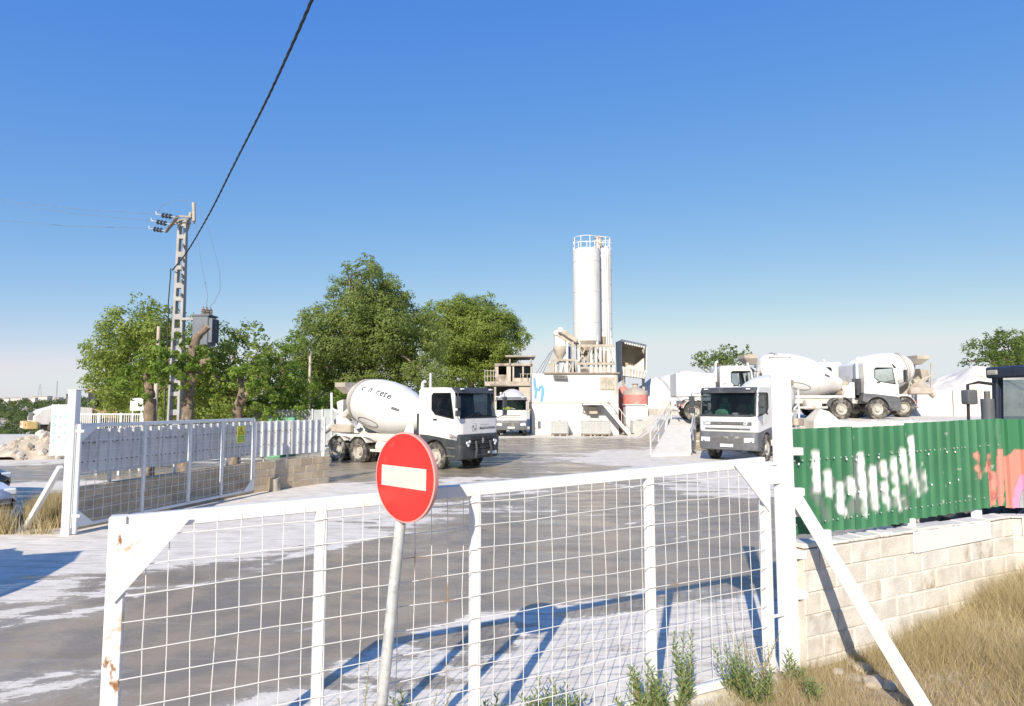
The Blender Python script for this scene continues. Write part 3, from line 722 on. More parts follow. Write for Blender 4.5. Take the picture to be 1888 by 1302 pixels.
# sawn log stump at the wall
sp0 = G(505, 905)
m = MB(); rg = random.Random(1); n = 18
rings = []
for z_, rr in ((0, .16), (.1, .145), (.30, .14), (.335, .132)):
    rings.append([(sp0.x + rr * (1 + .08 * math.sin(3 * a) + .04 * math.sin(7 * a)) * math.cos(a), sp0.y + rr * (1 + .08 * math.sin(3 * a)) * math.sin(a), z_ + .02 * math.sin(2 * a)) for a in [2 * math.pi * k / n for k in range(n)]])
m.loft(rings); stp = m.build('tree_stump', mat('weathered_log', (.42, .36, .27), .9, var=.2, spots=(((.2, .15, .1), .55, .7, 8, (1, 1, .2)),), bump=.4, bs=25), None, smooth=True, ang=40, loc=sp0)
tag(stp, 'short sawn log standing at the end of the low brown wall', 'log')
# ================================================================== TRUCKS
from mathutils.geometry import tessellate_polygon
def holed(m, outer, holes, fn, off, mi=0):
    """flat panel with openings: 2D loops, fn maps (a,b) to 3D, off gives the thickness"""
    loops = [outer] + list(holes); flat = [q for l in loops for q in l]
    tris = tessellate_polygon([[V((q[0], q[1], 0)) for q in l] for l in loops])
    A = [V(fn(*q)) for q in flat]; n = len(A); off = V(off)
    fs = [tuple(t_) for t_ in tris] + [tuple(i + n for i in t_[::-1]) for t_ in tris]
    k = 0
    for l in loops:
        for i in range(len(l)):
            a, b = k + i, k + (i + 1) % len(l); fs.append((a, b, b + n, a + n))
        k += len(l)
    m.add(A + [p + off for p in A], fs, mi); return m
def text_pts(body, size=1.0, shear=0.0, bold=0.0, res=3):
    cu = bpy.data.curves.new('lettering', 'FONT'); cu.body = body; cu.size = size; cu.shear = shear; cu.offset = bold; cu.resolution_u = res
    cu.align_x = 'LEFT'
    ob = bpy.data.objects.new('lettering', cu); col.objects.link(ob)
    dg = bpy.context.evaluated_depsgraph_get(); me = ob.evaluated_get(dg).to_mesh()
    bm = bmesh.new(); bm.from_mesh(me); ob.evaluated_get(dg).to_mesh_clear()
    for _ in range(1):
        bmesh.ops.triangulate(bm, faces=bm.faces)
    vs_ = [(v.co.x, v.co.y) for v in bm.verts]; bm.verts.index_update(); fs = [tuple(v.index for v in f.verts) for f in bm.faces]; bm.free()
    bpy.data.objects.remove(ob); bpy.data.curves.remove(cu)
    w_ = max((p[0] for p in vs_), default=0)
    return vs_, fs, w_
def letters(name, body, matx, parent, fn, size, shear=0, bold=0.0):
    vs_, fs, w_ = text_pts(body, size, shear, bold)
    m = MB(); m.add([fn(x, y) for x, y in vs_], fs); o = m.build(name, matx, parent, world=False)
    return o, w_

# shared wheel meshes
def wheel_meshes(Rr=.53, wd=.30):
    m = MB(); h = wd / 2; ri = Rr * .57
    m.lathe([(-h * .8, ri), (-h, ri + .05), (-h, Rr - .07), (-h * .8, Rr - .015), (-h * .55, Rr), (h * .55, Rr), (h * .8, Rr - .015), (h, Rr - .07), (h, ri + .05), (h * .8, ri)], (0, 0, 0), (0, 1, 0), 36, False)
    for k in range(36):                     # tread blocks
        a = 2 * math.pi * k / 36
        for s_ in (-1, 1):
            c = V((math.cos(a) * (Rr + .004), s_ * h * .55, math.sin(a) * (Rr + .004)))
            m.box(c, (.028, h * .62, .06), Matrix.Rotation(-a, 3, 'Y'))
    ty = m.mesh('tyre', smooth=True, ang=30); ty.materials.append(M['tyre'])
    m = MB(); m.lathe([(-h * .8, ri + .004), (h * .78, ri + .004), (h * .86, ri - .01), (h * .6, ri - .05), (h * .2, ri * .62), (h * .2, ri * .5), (h * .95, ri * .42), (h * 1.0, ri * .3), (h * 1.02, 0.01)], (0, 0, 0), (0, 1, 0), 28, True)
    for k in range(10):
        a = 2 * math.pi * k / 10; m.tube([(math.cos(a) * ri * .53, h * .2, math.sin(a) * ri * .53), (math.cos(a) * ri * .53, h * .42, math.sin(a) * ri * .53)], .018, 6)
    rf = m.mesh('rim', smooth=True, ang=35); rf.materials.append(M['rim'])
    m = MB(); m.lathe([(-h * .8, ri + .004), (h * .78, ri + .004), (h * .86, ri - .01), (h * .5, ri - .03), (-h * .25, ri * .86), (-h * .4, ri * .6), (h * .1, ri * .45), (h * .5, ri * .40), (h * .55, 0.01)], (0, 0, 0), (0, 1, 0), 28, True)
    for k in range(10):
        a = 2 * math.pi * k / 10; m.tube([(math.cos(a) * ri * .66, -h * .42, math.sin(a) * ri * .66), (math.cos(a) * ri * .66, -h * .2, math.sin(a) * ri * .66)], .018, 6)
    rr = m.mesh('rim', smooth=True, ang=35); rr.materials.append(M['rim'])
    return ty, rf, rr
TYRE, RIMF, RIMR = wheel_meshes()
def put_wheel(root, x, y, z, outward, rear=False):
    o = bpy.data.objects.new('wheel', TYRE); lk(o, root); o.location = (x, y, z)
    o.rotation_euler = (0, random.uniform(0, .3), 0 if outward > 0 else math.pi)
    r_ = bpy.data.objects.new('rim', RIMR if rear else RIMF); lk(r_, o)
    return o
def arc_guard(m, x, z, r, y0, y1, a0, a1, th=.03, n=12):
    rings = []
    for k in range(n + 1):
        a = R(a0 + (a1 - a0) * k / n)
        rings.append([(x + r * math.cos(a), y0, z + r * math.sin(a)), (x + r * math.cos(a), y1, z + r * math.sin(a)),
                      (x + (r + th) * math.cos(a), y1, z + (r + th) * math.sin(a)), (x + (r + th) * math.cos(a), y0, z + (r + th) * math.sin(a))])
    return m.loft(rings)

def make_cab(root, st):
    W = st.get('W', 2.36); y0 = W / 2; c = .10; xf = 1.28; xb = st.get('xb', -.72); zb = 1.18
    wp = M[st.get('paint', 'white_truck')]; ws = st.get('ws', (1.80, 2.74)); top = st.get('top', 3.02); rake = st.get('rake', .2)
    prof = [(xf - .03, zb), (xf, zb + .12), (xf, ws[0] - .02), (xf - .015, ws[0]), (xf - rake, ws[1]), (xf - rake - .05, ws[1] + .1), (xf - rake - .16, top - .04), (xf - rake - .4, top)]
    ysm = [-y0, -y0 + .025, -y0 + .08, -y0 + .2, -.45, 0, .45, y0 - .2, y0 - .08, y0 - .025, y0]
    def xo(y):
        a = max(0, (abs(y) - (y0 - .22)) / .22); return -c * (a ** 2.4) - .03 * (abs(y) / y0) ** 2
    def row(q): return [V((q[0] + xo(y), y, q[1])) for y in ysm]
    m = MB(); n = len(ysm)
    for i in range(len(prof) - 1):
        a, b = row(prof[i]), row(prof[i + 1])
        cols_ = range(n - 1) if i != 3 else [0, 1, n - 3, n - 2]
        for j in cols_: m.add([a[j], a[j + 1], b[j + 1], b[j]], [(0, 1, 2, 3)])
    # side skins with window openings
    ox = xo(y0)
    outer = [(p_[0] + ox, p_[1]) for p_ in prof] + [(xb + .1, top + .0), (xb, top - .12), (xb, zb + .18), (-.3, zb + .16)]
    wt = ws[1] - .02; wbm = ws[0] + .04
    win = st.get('win') or [(xf - .22 - rake * .05, wbm - .05), (xf - rake - .12, wt), (.02, wt), (-.06, wt - .08), (-.06, wbm + .28), (.12, wbm + .10)]
    win = [(a + ox + .06, b) for a, b in win]
    for s_ in (-1, 1): holed(m, outer, [win], lambda a, b: (a, s_ * y0, b), (0, -s_ * .03, 0))
    # roof, back and floor
    rf = [row(prof[-1]), [V((xb + .1, y, top)) for y in ysm], [V((xb, y, top - .12)) for y in ysm], [V((xb, y, zb + .18)) for y in ysm]]
    for i in range(3):
        for j in range(n - 1): m.add([rf[i][j], rf[i][j + 1], rf[i + 1][j + 1], rf[i + 1][j]], [(0, 1, 2, 3)])
    cab = m.build('cab', wp, root, world=False, smooth=True, ang=28)
    m = MB(); m.bx(xb + .02, xf - .15, -y0 + .04, y0 - .04, zb + .12, zb + .2); m.build('cab_floor', M['interior'], cab, world=False)
    m = MB(); m.bx(xb + .03, xb + .05, -y0 + .04, y0 - .04, zb + .2, top - .15); m.build('cab_lining', M['interior'], cab, world=False)
    # windscreen
    m = MB(); a, b = prof[3], prof[4]
    yy = [-y0 + .075, -y0 + .2, -.45, 0, .45, y0 - .2, y0 - .075]
    ra = [V((a[0] + xo(y) - .012, y, a[1] + .0)) for y in yy]; rb = [V((b[0] + xo(y) - .012, y, b[1])) for y in yy]
    for j in range(len(yy) - 1): m.add([ra[j], ra[j + 1], rb[j + 1], rb[j]], [(0, 1, 2, 3)])
    m.build('windscreen', M[st.get('wglass', 'dark_glass')], cab, world=False, smooth=True)
    m = MB()                                 # black rubber surround and wipers
    def wb(y, t, e=.004): return V((a[0] + (b[0] - a[0]) * t + xo(y) + e, y, a[1] + (b[1] - a[1]) * t))
    m.tube([wb(y, .03, .012) for y in yy], .028, 6); m.build('windscreen_seal', M['black'], cab, world=False)
    if st.get('style') == 'd':
        fpts = [wb(y, 0.0, .015) for y in yy] + [wb(y, 1.0, .015) for y in yy[::-1]]; m = MB(); m.tube(fpts + [fpts[0]], .04, 6, False); m.build('windscreen_frame', M['dark_plastic'], cab, world=False)
    for yw in (-.75, .05):
        m = MB(); m.tube([wb(yw, .02, .02), wb(yw + .3, .14, .03), wb(yw + .72, .10, .025)], .012, 5); m.build('wiper', M['black'], cab, world=False)
    # doors
    for s_ in (-1, 1):
        m = MB(); dx = ox + .06
        do = [(xf - .10 - .02 + ox, zb + .3), (xf - .09 + ox, ws[0] - .05), (xf - rake - .07 + ox, ws[1] + .06), (-.08, ws[1] + .06), (-.14, ws[1] - .02), (-.14, zb + .42), (.3, zb + .3)]
        holed(m, do, [win], lambda a_, b_: (a_, s_ * (y0 + .008), b_), (0, -s_ * .006, 0))
        dr = m.build('door', wp, root, world=False)
        m = MB(); m.add([(a_, s_ * (y0 - .012), b_) for a_, b_ in win], [tuple(range(len(win)))]); m.build('side_window', M[st.get('sglass', 'dark_glass')], dr, world=False)
        m = MB(); pw = [V((a_, s_ * (y0 + .004), b_)) for a_, b_ in win]; m.tube(pw + [pw[0]], .022, 5, False); m.build('window_seal', M['black'], dr, world=False)
        m = MB(); m.bx(-.04, .14, s_ * (y0 + .008), s_ * (y0 + .03), zb + .72, zb + .78); m.build('handle', M['black'], dr, world=False)
    # interior
    m = MB(); m.bx(xf - .5, xf - .12, -y0 + .1, y0 - .1, zb + .25, ws[0] + .02); m.build('dashboard', M['interior'], cab, world=False, bevel=.04)
    for s_ in (-1, 1):
        m = MB(); m.bx(-.25, .25, s_ * .62 - .26, s_ * .62 + .26, zb + .3, zb + .55); m.bx(-.32, -.16, s_ * .62 - .25, s_ * .62 + .25, zb + .5, zb + 1.15); m.bx(-.30, -.18, s_ * .62 - .13, s_ * .62 + .13, zb + 1.15, zb + 1.42)
        m.build('seat', M[st.get('seat', 'interior')], cab, world=False, bevel=.05)
    m = MB(); sw = [V((.55 + .12 * math.sin(k * math.pi / 8), .62 + .24 * math.cos(k * math.pi / 8), ws[0] + .0 + .2 * math.sin(k * math.pi / 8))) for k in range(17)]; m.tube(sw, .018, 6, False); m.build('steering_wheel', M['black'], cab, world=False)
    if st.get('vest'):
        m = MB(); m.loft([[(.9 + .06 * math.cos(a_), -.35 + .26 * math.sin(a_) * k2, ws[0] + z_) for a_ in [2 * math.pi * q / 10 for q in range(10)]] for z_, k2 in ((.02, 1.2), (.18, 1.0), (.26, .5))]); m.build('hi_vis_vest', M[st['vest']], cab, world=False, smooth=True)
        m = MB(); m.bx(.8, 1.0, .1, .32, ws[0] + .02, ws[0] + .12); m.build('paper_bundle', M['plate'], cab, world=False, bevel=.03)
    # sun visor
    if st.get('visor'):
        m = MB(); a, b = prof[4], (prof[4][0] + .16, prof[4][1] - .02)
        r1 = [V((prof[5][0] + xo(y) + .02, y * .97, ws[1] + .20)) for y in ysm]; r2 = [V((prof[4][0] + xo(y) + .17, y * .97, ws[1] + .0)) for y in ysm]
        r3 = [p_ + V((0, 0, -.02)) for p_ in r2]; r4 = [p_ + V((-.02, 0, -.03)) for p_ in r1]
        m.loft([r1, r2, r3, r4], closed=False, caps=False); m.build('sun_visor', M[st['visor']], root, world=False, smooth=True, ang=50)
        for s_ in (-1, 1):
            m = MB(); m.box((prof[4][0] + .10, s_ * (y0 - .32), ws[1] + .13), (.1, .16, .05)); m.build('marker_lamp', M['plate'], root, world=False, bevel=.015)
    return dict(xf=xf, y0=y0, ws=ws, top=top, xo=xo, zb=zb, xb=xb, cab=cab, prof=prof)

def mixer_truck(name, label, loc, heading, st, group=None):
    root = thing(name, label, st.get('cat', 'mixer truck'), loc, heading, group)
    s = st.get('scale', 1.0); root.scale = (s, s, s); tw = st.get('tilt')
    if tw: root.rotation_euler = (tw[0], tw[1], heading)
    K = make_cab(root, st); y0 = K['y0']; xf = K['xf']; bp = M[st.get('bumper', 'dark_plastic')]; ws = K['ws']
    if st.get('front_only') is None: pass
    # front mask, bumper, lamps
    fz = st.get('fz', 0.0)
    def fr(y, z, e=0.0): return V((xf + K['xo'](y) + e, y, z))
    ys_ = [-y0, -y0 + .03, -y0 + .09, -y0 + .2, -.5, 0, .5, y0 - .2, y0 - .09, y0 - .03, y0]
    m = MB()
    rows_ = [[fr(y, z, e) for y in ys_] for z, e in ((.46, -.08), (.50, .05), (.80, .09), (1.02 + fz, .07), (1.10 + fz, .03), (st.get('mask', 1.16), .015))]
    m.loft(rows_, closed=False, caps=False)
    for sgn in (0, -1):      # returns at the sides
        rr = [[r_[sgn], r_[sgn] + V((-.42, 0, 0))] for r_ in rows_]; m.loft(rr, closed=False, caps=False)
    bumper = m.build('bumper', bp, root, world=False, smooth=True, ang=40)
    kind = st.get('style', 'k'); fz = st.get('fz', 0.0)
    for s_ in (-1, 1):
        yl = s_ * (y0 - .30)
        m = MB()
        if kind == 'k':
            pts = [(s_ * (y0 - .03), 1.12 + fz), (s_ * (y0 - .46), 1.05 + fz), (s_ * (y0 - .46), .80 + fz), (s_ * (y0 - .28), .74 + fz), (s_ * (y0 - .05), .86 + fz)]
            m.add([fr(y, z, .10) for y, z in pts], [tuple(range(5))]); m.add([fr(y, z, .0) for y, z in pts], [tuple(range(5))])
        else: m.add([fr(yl - .19, .80, .10), fr(yl + .19, .80, .10), fr(yl + .19, .97, .095), fr(yl - .19, .97, .095)], [(0, 1, 2, 3)]); m.add([fr(yl - .19, .80, .05), fr(yl + .19, .80, .05), fr(yl + .19, .97, .05), fr(yl - .19, .97, .05)], [(0, 1, 2, 3)])
        hl = m.build('headlight', M['dark_plastic'] if kind == 'k' else M['lamp_glass'], bumper, world=False)
        if kind == 'k':
            for q, (dy, dz) in enumerate(((-.02, .92), (-.15, .96), (-.08, .83))):
                m = MB(); m.lathe([(0, .06), (.03, .055), (.04, .02)], fr(yl + s_ * dy, dz + fz, .085), (1, 0, 0), 12); m.build('lamp', M['lamp_glass'], bumper, world=False, smooth=True)
    m = MB(); m.box(fr(st.get('plate_y', 0), .66, .105), (.012, .52, .12)); m.build('number_plate', M['plate'], bumper, world=False)
    if kind == 'k':                           # dark grille with bars, emblem and bull bar
        m = MB(); gq = [(-.72, .82), (.72, .82), (.66, 1.14 + fz), (-.66, 1.14 + fz)]; m.prism([fr(y, z, .03) for y, z in gq], (.07, 0, 0)); gr = m.build('grille', M['black'], root, world=False)
        for z in (.88, .97 + fz * .5, 1.05 + fz):
            m = MB(); m.box(fr(0, z, .107), (.025, 1.3, .03)); m.build('grille_bar', M['dark_plastic'], gr, world=False, bevel=.005)
        m = MB(); cz = .99 + fz
        dm = [(0, .12), (.075, 0), (0, -.12), (-.075, 0)]; di = [(0, .065), (.035, 0), (0, -.065), (-.035, 0)]
        for i in range(4):
            j = (i + 1) % 4; m.add([fr(q[0], cz + q[1], .128) for q in (dm[i], dm[j], di[j], di[i])], [(0, 1, 2, 3)])
        m.build('badge', M['steel'], gr, world=False)
        if st.get('bull'):
            for s_ in (-1, 1):
                m = MB(); m.tube([fr(s_ * .44, .52, .16), fr(s_ * .44, .85, .2), fr(s_ * .42, 1.14, .14)], .045, 8); m.build('bull_bar', M['dark_plastic'], root, world=False, smooth=True)
            m = MB(); m.tube([fr(-.44, .62, .18), fr(0, .62, .2), fr(.44, .62, .18)], .035, 8); m.build('bull_bar', M['dark_plastic'], root, world=False, smooth=True)
    else:                                     # pressed grille slots in the white front
        sl = st.get('slots', [(1.46, 1.60, .98), (1.28, 1.35, .92)])
        for k, (z0, z1, hw) in enumerate(sl):
            yq = [hw * q / 6 for q in range(-6, 7)]; m = MB(); m.loft([[fr(y, z0, .0) for y in yq], [fr(y, z0, .014) for y in yq], [fr(y, z1, .014) for y in yq], [fr(y, z1, .0) for y in yq]], closed=False, caps=False); so = m.build('grille_slot', M['grey_plastic'], root, world=False)
            m = MB(); m.bar(fr(-hw * .55, (z0 + z1) / 2, .03), fr(hw * .55, (z0 + z1) / 2, .03), .02, (z1 - z0) * .3); m.build('grille_bar', M['chassis_dark'], so, world=False)
            if k == 0 and st.get('badges'):
                for tx, yc in st['badges']:
                    letters('lettering', tx, M['ink_white'], so, lambda x, y, yc=yc: fr(yc + x, z0 + .025 + y, .02) , .14, 0, .006)
        yq = [q / 8 for q in range(-5, 6)]; m = MB(); m.loft([[fr(y, .78, .10) for y in yq], [fr(y * 1.1, 1.02, .085) for y in yq]], closed=False, caps=False); m.build('lower_grille', M['chassis_dark'], bumper, world=False)
        for z in (.84, .92):
            m = MB(); m.box(fr(0, z, .10), (.012, 1.2, .03)); m.build('grille_bar', M['grey_plastic'], bumper, world=False)
    # wings and steps
    ax = st.get('axles', [0, -1.75, -4.95, -6.3]); nst = st.get('steer', 2); zr = .53
    for s_ in (-1, 1):
        m = MB(); rr_ = .64
        pl = [(xf - .35, .50), (xf - .3, 1.42), (.3, 1.52), (-.74, 1.40), (-.80, .95)] + [(rr_ * math.cos(R(a)), zr + rr_ * math.sin(R(a))) for a in range(150, -1, -15)]
        holed(m, pl, [], lambda a, b: (a, s_ * (y0 - .02), b), (0, -s_ * .40, 0)); m.build('wing', bp, root, world=False, bevel=.015)
        for k, z in enumerate((.58, .88)):
            m = MB(); m.bx(xf - .62, xf - .22, s_ * (y0 - .06), s_ * (y0 + .015), z, z + .05); m.build('step', M['chassis_dark'], root, world=False)
        # mirrors
        mx = xf + .10; my = s_ * (y0 + .24)
        m = MB(); m.tube([(xf - .12, s_ * (y0 - .02), ws[1] - .05), (mx, my, ws[1] - .02), (mx, my, ws[0] + .12), (xf - .1, s_ * (y0), ws[0] - .02)], .018, 6); ma = m.build('mirror_arm', M['mirror'], root, world=False, smooth=True)
        m = MB(); m.box((mx, my, ws[1] - .36), (.09, .22, .44)); m.build('mirror', M['mirror'], root, world=False, bevel=.03, seg=2)
        m = MB(); m.box((mx, my, ws[0] + .20), (.09, .22, .22)); m.build('mirror', M['mirror'], root, world=False, bevel=.03, seg=2)
    # chassis, wheels
    xe = ax[-1] - .75
    cm = M[st.get('chassis', 'chassis')]
    for s_ in (-1, 1):
        m = MB(); m.bx(xe, .95, s_ * .40 - .045, s_ * .40 + .045, .82, 1.10); m.build('chassis_rail', cm, root, world=False, bevel=.008)
    for k, x in enumerate([xe + .05, ax[-1] + .67, ax[-2] + 1.0, -.9]):
        m = MB(); m.bx(x - .06, x + .06, -.36, .36, .86, 1.06); m.build('cross_member', cm, root, world=False)
    for k, x in enumerate(ax):
        m = MB(); m.tube([(x, -1.0, zr), (x, 1.0, zr)], .08, 10); m.lathe([(-.2, .1), (-.1, .2), (.1, .2), (.2, .1)], (x, 0, zr), (0, 1, 0), 12); m.build('axle', M['chassis_dark'], root, world=False, smooth=True)
        for s_ in (-1, 1):
            if k < nst: put_wheel(root, x, s_ * (y0 - .17), zr, s_)
            else: put_wheel(root, x, s_ * (y0 - .16), zr, s_, True); put_wheel(root, x, s_ * (y0 - .50), zr, s_, True)
    for s_ in (-1, 1):
        if nst > 1:
            m = MB(); arc_guard(m, ax[1], zr, .64, s_ * (y0 - .42), s_ * (y0 - .01), 10, 170); m.build('mudguard', bp, root, world=False, smooth=True, ang=40)
        for x in ax[nst:]:
            m = MB(); arc_guard(m, x, zr, .64, s_ * (y0 - .62), s_ * (y0 - .01), 40 if x == ax[-1] else 35, 140 if x != ax[-1] else 165); m.build('mudguard', M['chassis'], root, world=False, smooth=True, ang=40)
        # side guard and tank between the axles
        xa, xb2 = ax[nst - 1] - .75, ax[nst] + .75
        m = MB(); m.lathe([(-.42, .2), (-.40, .25), (.40, .25), (.42, .2)], ((xa + xb2) / 2 + .1, s_ * (y0 - .34), .75), (1, 0, 0), 18); m.build('fuel_tank', M['chassis'], root, world=False, smooth=True, ang=40)
        m = MB(); m.bar((xa, s_ * (y0 - .05), .62), (xb2, s_ * (y0 - .05), .62), .03, .10); m.build('side_guard', M['chassis'], root, world=False)
        m = MB(); m.bx(xe - .02, xe + .04, s_ * .95 - .12, s_ * .95 + .12, .78, .90); m.build('tail_lamp', M['lamp_red'], root, world=False, bevel=.01)
    m = MB(); m.tube([(xe - .1, -1.1, .55), (xe - .1, 1.1, .55)], .05, 10); m.build('underrun_bar', M['chassis'], root, world=False, smooth=True)
    # air stack behind the cab
    m = MB(); m.tube([(K['xb'] - .15, -.85, 1.3), (K['xb'] - .15, -.85, K['top'] + .06), (K['xb'] - .13, -.85, K['top'] + .2), (K['xb'] - .02, -.85, K['top'] + .26)], .07, 10); m.build('air_intake', wpaint(st), root, world=False, smooth=True)
    m = MB(); m.bx(K['xb'] - .28, K['xb'] - .06, -1.05, -.55, 1.35, 2.15); m.build('air_filter_housing', M['dark_plastic'], root, world=False, bevel=.03)
    if st.get('drum', True):
        add_drum(root, st, ax, xe, y0, K)
    if st.get('extra'): st['extra'](root, K, fr)
    return root
def wpaint(st): return M[st.get('paint', 'white_truck')]

DPROF = [(0, .50), (.02, .60), (.28, .78), (.62, .93), (1.0, 1.04), (1.5, 1.12), (2.1, 1.14), (2.7, 1.10), (3.2, .98), (3.7, .78), (4.1, .58), (4.4, .45), (4.55, .40)]
def dr_r(t): return float(np.interp(t, [p[0] for p in DPROF], [p[1] for p in DPROF]))
def add_drum(root, st, ax, xe, y0, K):
    tilt = R(st.get('dtilt', 12)); o = V((st.get('dx', ax[-1] + .45), 0, 2.78)); axd = V((math.cos(tilt), 0, -math.sin(tilt))); up = V((math.sin(tilt), 0, math.cos(tilt)))
    prof = []
    tt = np.linspace(0, 4.55, 34)
    m = MB(); m.lathe([(t_, dr_r(t_)) for t_ in tt], o, axd, 40); drum = m.build('drum', M['white_drum'], root, world=False, smooth=True, ang=50)
    def rng(t0, r_, name, matx, par, wd=.03):
        m = MB(); m.lathe([(t0 - wd, r_ - .03), (t0 - wd, r_), (t0 + wd, r_), (t0 + wd, r_ - .03)], o, axd, 40, False); m.build(name, matx, par, world=False, smooth=True)
    rng(.62, dr_r(.62) + .035, 'roller_track', M['dusty'], drum, .05)
    rng(.75, dr_r(.75) + .006, 'ring_line', M['ink'], drum, .018)
    m = MB(); m.lathe([(4.5, .40), (4.7, .34), (4.95, .30)], o, axd, 20); m.build('gearbox', M['dusty'], root, world=False, smooth=True)
    def surf(t, ang, e=.006):
        r_ = dr_r(t) + e; return o + axd * t + (V((0, -1, 0)) * math.cos(ang) + up * math.sin(ang)) * r_
    # inspection hatch
    for s_ in (1, -1):
        m = MB(); hp = []
        for k in range(24):
            a = 2 * math.pi * k / 24; hp.append((2.0 + .62 * math.cos(a), (R(-34) if s_ > 0 else R(214)) + .17 * math.sin(a)))
        pts = [surf(t_, a_, .012) for t_, a_ in hp]; m.tube(pts + [pts[0]], .014, 5, False); m.build('hatch_seam', M['chassis_dark'], drum, world=False)
    m = MB(); q = [surf(3.25, R(12), .012), surf(3.6, R(12), .012), surf(3.6, R(19), .012), surf(3.25, R(19), .012)]; m.add(q, [(0, 1, 2, 3)]); m.build('data_plate', M['chassis_dark'], drum, world=False)
    # front pedestal
    fx = K['xb'] - .55
    m = MB()
    for s_ in (-1, 1):
        m = MB(); m.bar((fx - .2, s_ * .45, 1.05), (fx, s_ * .3, 1.75), .12, .16, up=(1, 0, 0)); m.build('front_pedestal', M['white_drum'], root, world=False, bevel=.01)
    m = MB(); m.bx(fx - .18, fx + .18, -.42, .42, 1.60, 1.78); m.build('front_pedestal', M['white_drum'], root, world=False, bevel=.015)
    # side panel and water tank behind the cab
    m = MB(); m.lathe([(-.6, .16), (-.56, .21), (.56, .21), (.6, .16)], (fx - .1, .0, 1.32), (0, 1, 0), 16); m.build('water_tank', M['dusty'], root, world=False, smooth=True, ang=40)
    for s_ in (-1, 1):
        m = MB(); m.prism([(fx - .55, s_ * 1.02, 1.12), (fx + .12, s_ * 1.02, 1.12), (fx + .12, s_ * 1.02, 1.95), (fx - .12, s_ * 1.02, 1.95)], (0, s_ * .02, 0)); m.build('splash_panel', M['white_truck'], root, world=False)
    # sub-frame
    for s_ in (-1, 1):
        m = MB(); m.bx(ax[-1] - .6, fx + .2, s_ * .45 - .05, s_ * .45 + .05, 1.10, 1.26); m.build('sub_frame', M['chassis'], root, world=False, bevel=.008)
        m = MB(); m.bx(ax[-1] - .2, fx - .4, s_ * (y0 - .03) - .02, s_ * (y0 - .03) + .02, 1.14, 1.24); m.build('side_rail', M['white_drum'], root, world=False)
    # rear pedestal: slanting plates with rollers
    rx = st.get('dx', ax[-1] + .45) + .1
    for s_ in (-1, 1):
        m = MB(); m.prism([(rx + .75, s_ * .50, 1.24), (rx - .75, s_ * .50, 1.24), (rx - .55, s_ * .62, 2.0), (rx - .1, s_ * .66, 2.12), (rx + .12, s_ * .62, 1.85)], (0, s_ * .12, 0)); m.build('rear_pedestal', M[st.get('rear', 'white_drum')], root, world=False, bevel=.02)
        m = MB(); m.tube([(rx - .1, s_ * .62, 1.98), (rx + .12, s_ * .62, 1.94)], .14, 14); m.build('roller', M['dusty'], root, world=False, smooth=True)
        m = MB(); m.bar((rx - .8, s_ * .75, 1.25), (rx - .95, s_ * .72, 3.0), .07, .1, up=(1, 0, 0)); m.build('hopper_strut', M[st.get('rear', 'white_drum')], root, world=False, bevel=.008)
        m = MB(); m.bar((rx - .85, s_ * .74, 2.3), (rx - .2, s_ * .66, 2.0), .06, .08); m.build('hopper_strut', M[st.get('rear', 'white_drum')], root, world=False, bevel=.008)
        m = MB(); m.bx(rx - .75, rx + .55, s_ * .86 - .03, s_ * .86 + .2, 1.26, 1.62); m.build('tool_box', M['dusty'], root, world=False, bevel=.04)
    # loading hopper
    hx = rx - .70; m = MB()
    top_ = [(hx - .30, -.50, 3.46), (hx + .40, -.50, 3.46), (hx + .40, .50, 3.46), (hx - .30, .50, 3.46)]
    mid_ = [(hx - .30, -.50, 3.26), (hx + .40, -.50, 3.26), (hx + .40, .50, 3.26), (hx - .30, .50, 3.26)]
    bot_ = [(hx - .0, -.24, 2.95), (hx + .45, -.24, 2.95), (hx + .45, .24, 2.95), (hx - .0, .24, 2.95)]
    m.loft([top_, mid_, bot_], caps=False)
    sh = [[(p_[0] * .97 + hx * .03, p_[1] * .95, p_[2]) for p_ in r_] for r_ in (top_, mid_, bot_)]; m.loft(sh, caps=False)
    m.build('hopper', M['dusty'] if st.get('oldrear') else M['dusty'], root, world=False)
    # collector and chute
    m = MB(); m.loft([[(hx - .25, -.42, 2.6), (hx + .25, -.46, 2.7), (hx + .25, .46, 2.7), (hx - .25, .42, 2.6)], [(hx - .38, -.24, 1.95), (hx - .02, -.26, 1.9), (hx - .02, .26, 1.9), (hx - .38, .24, 1.95)]], caps=False); m.build('collector', M[st.get('rear', 'white_drum')], root, world=False)
    ca = st.get('chute', (-.80, -.50, -.78)); c0 = V((hx + .12, 0, 2.28)); cd = V(ca); cs = V((0, 0, 1)).cross(cd).normalized(); cu_ = cd.cross(cs).normalized()
    m = MB(); rings = []
    for k in range(5):
        p_ = c0 + cd * (1.25 * k / 4); rw = .29 - .02 * k
        rings.append([p_ + cs * rw * math.cos(R(a)) - cu_ * (-1 if cu_.z < 0 else 1) * rw * math.sin(R(a)) for a in range(0, 181, 20)])
    m.loft(rings, closed=False, caps=False); m.loft([[q + V((0, 0, .012)) for q in r_] for r_ in rings], closed=False, caps=False); m.build('chute', M[st.get('rear', 'white_drum')], root, world=False, smooth=True)
    m = MB(); m.tube([(hx - .05, 0, 1.25), (hx - .05, 0, 1.9)], .07, 10); m.build('chute_pivot', M['dusty'], root, world=False, smooth=True)
    m = MB(); m.tube([c0 + cd * .15 - V((0, 0, .55)), c0 + cd * .75 - V((0, 0, .2))], .035, 8); m.build('chute_ram', M['steel'], root, world=False, smooth=True)
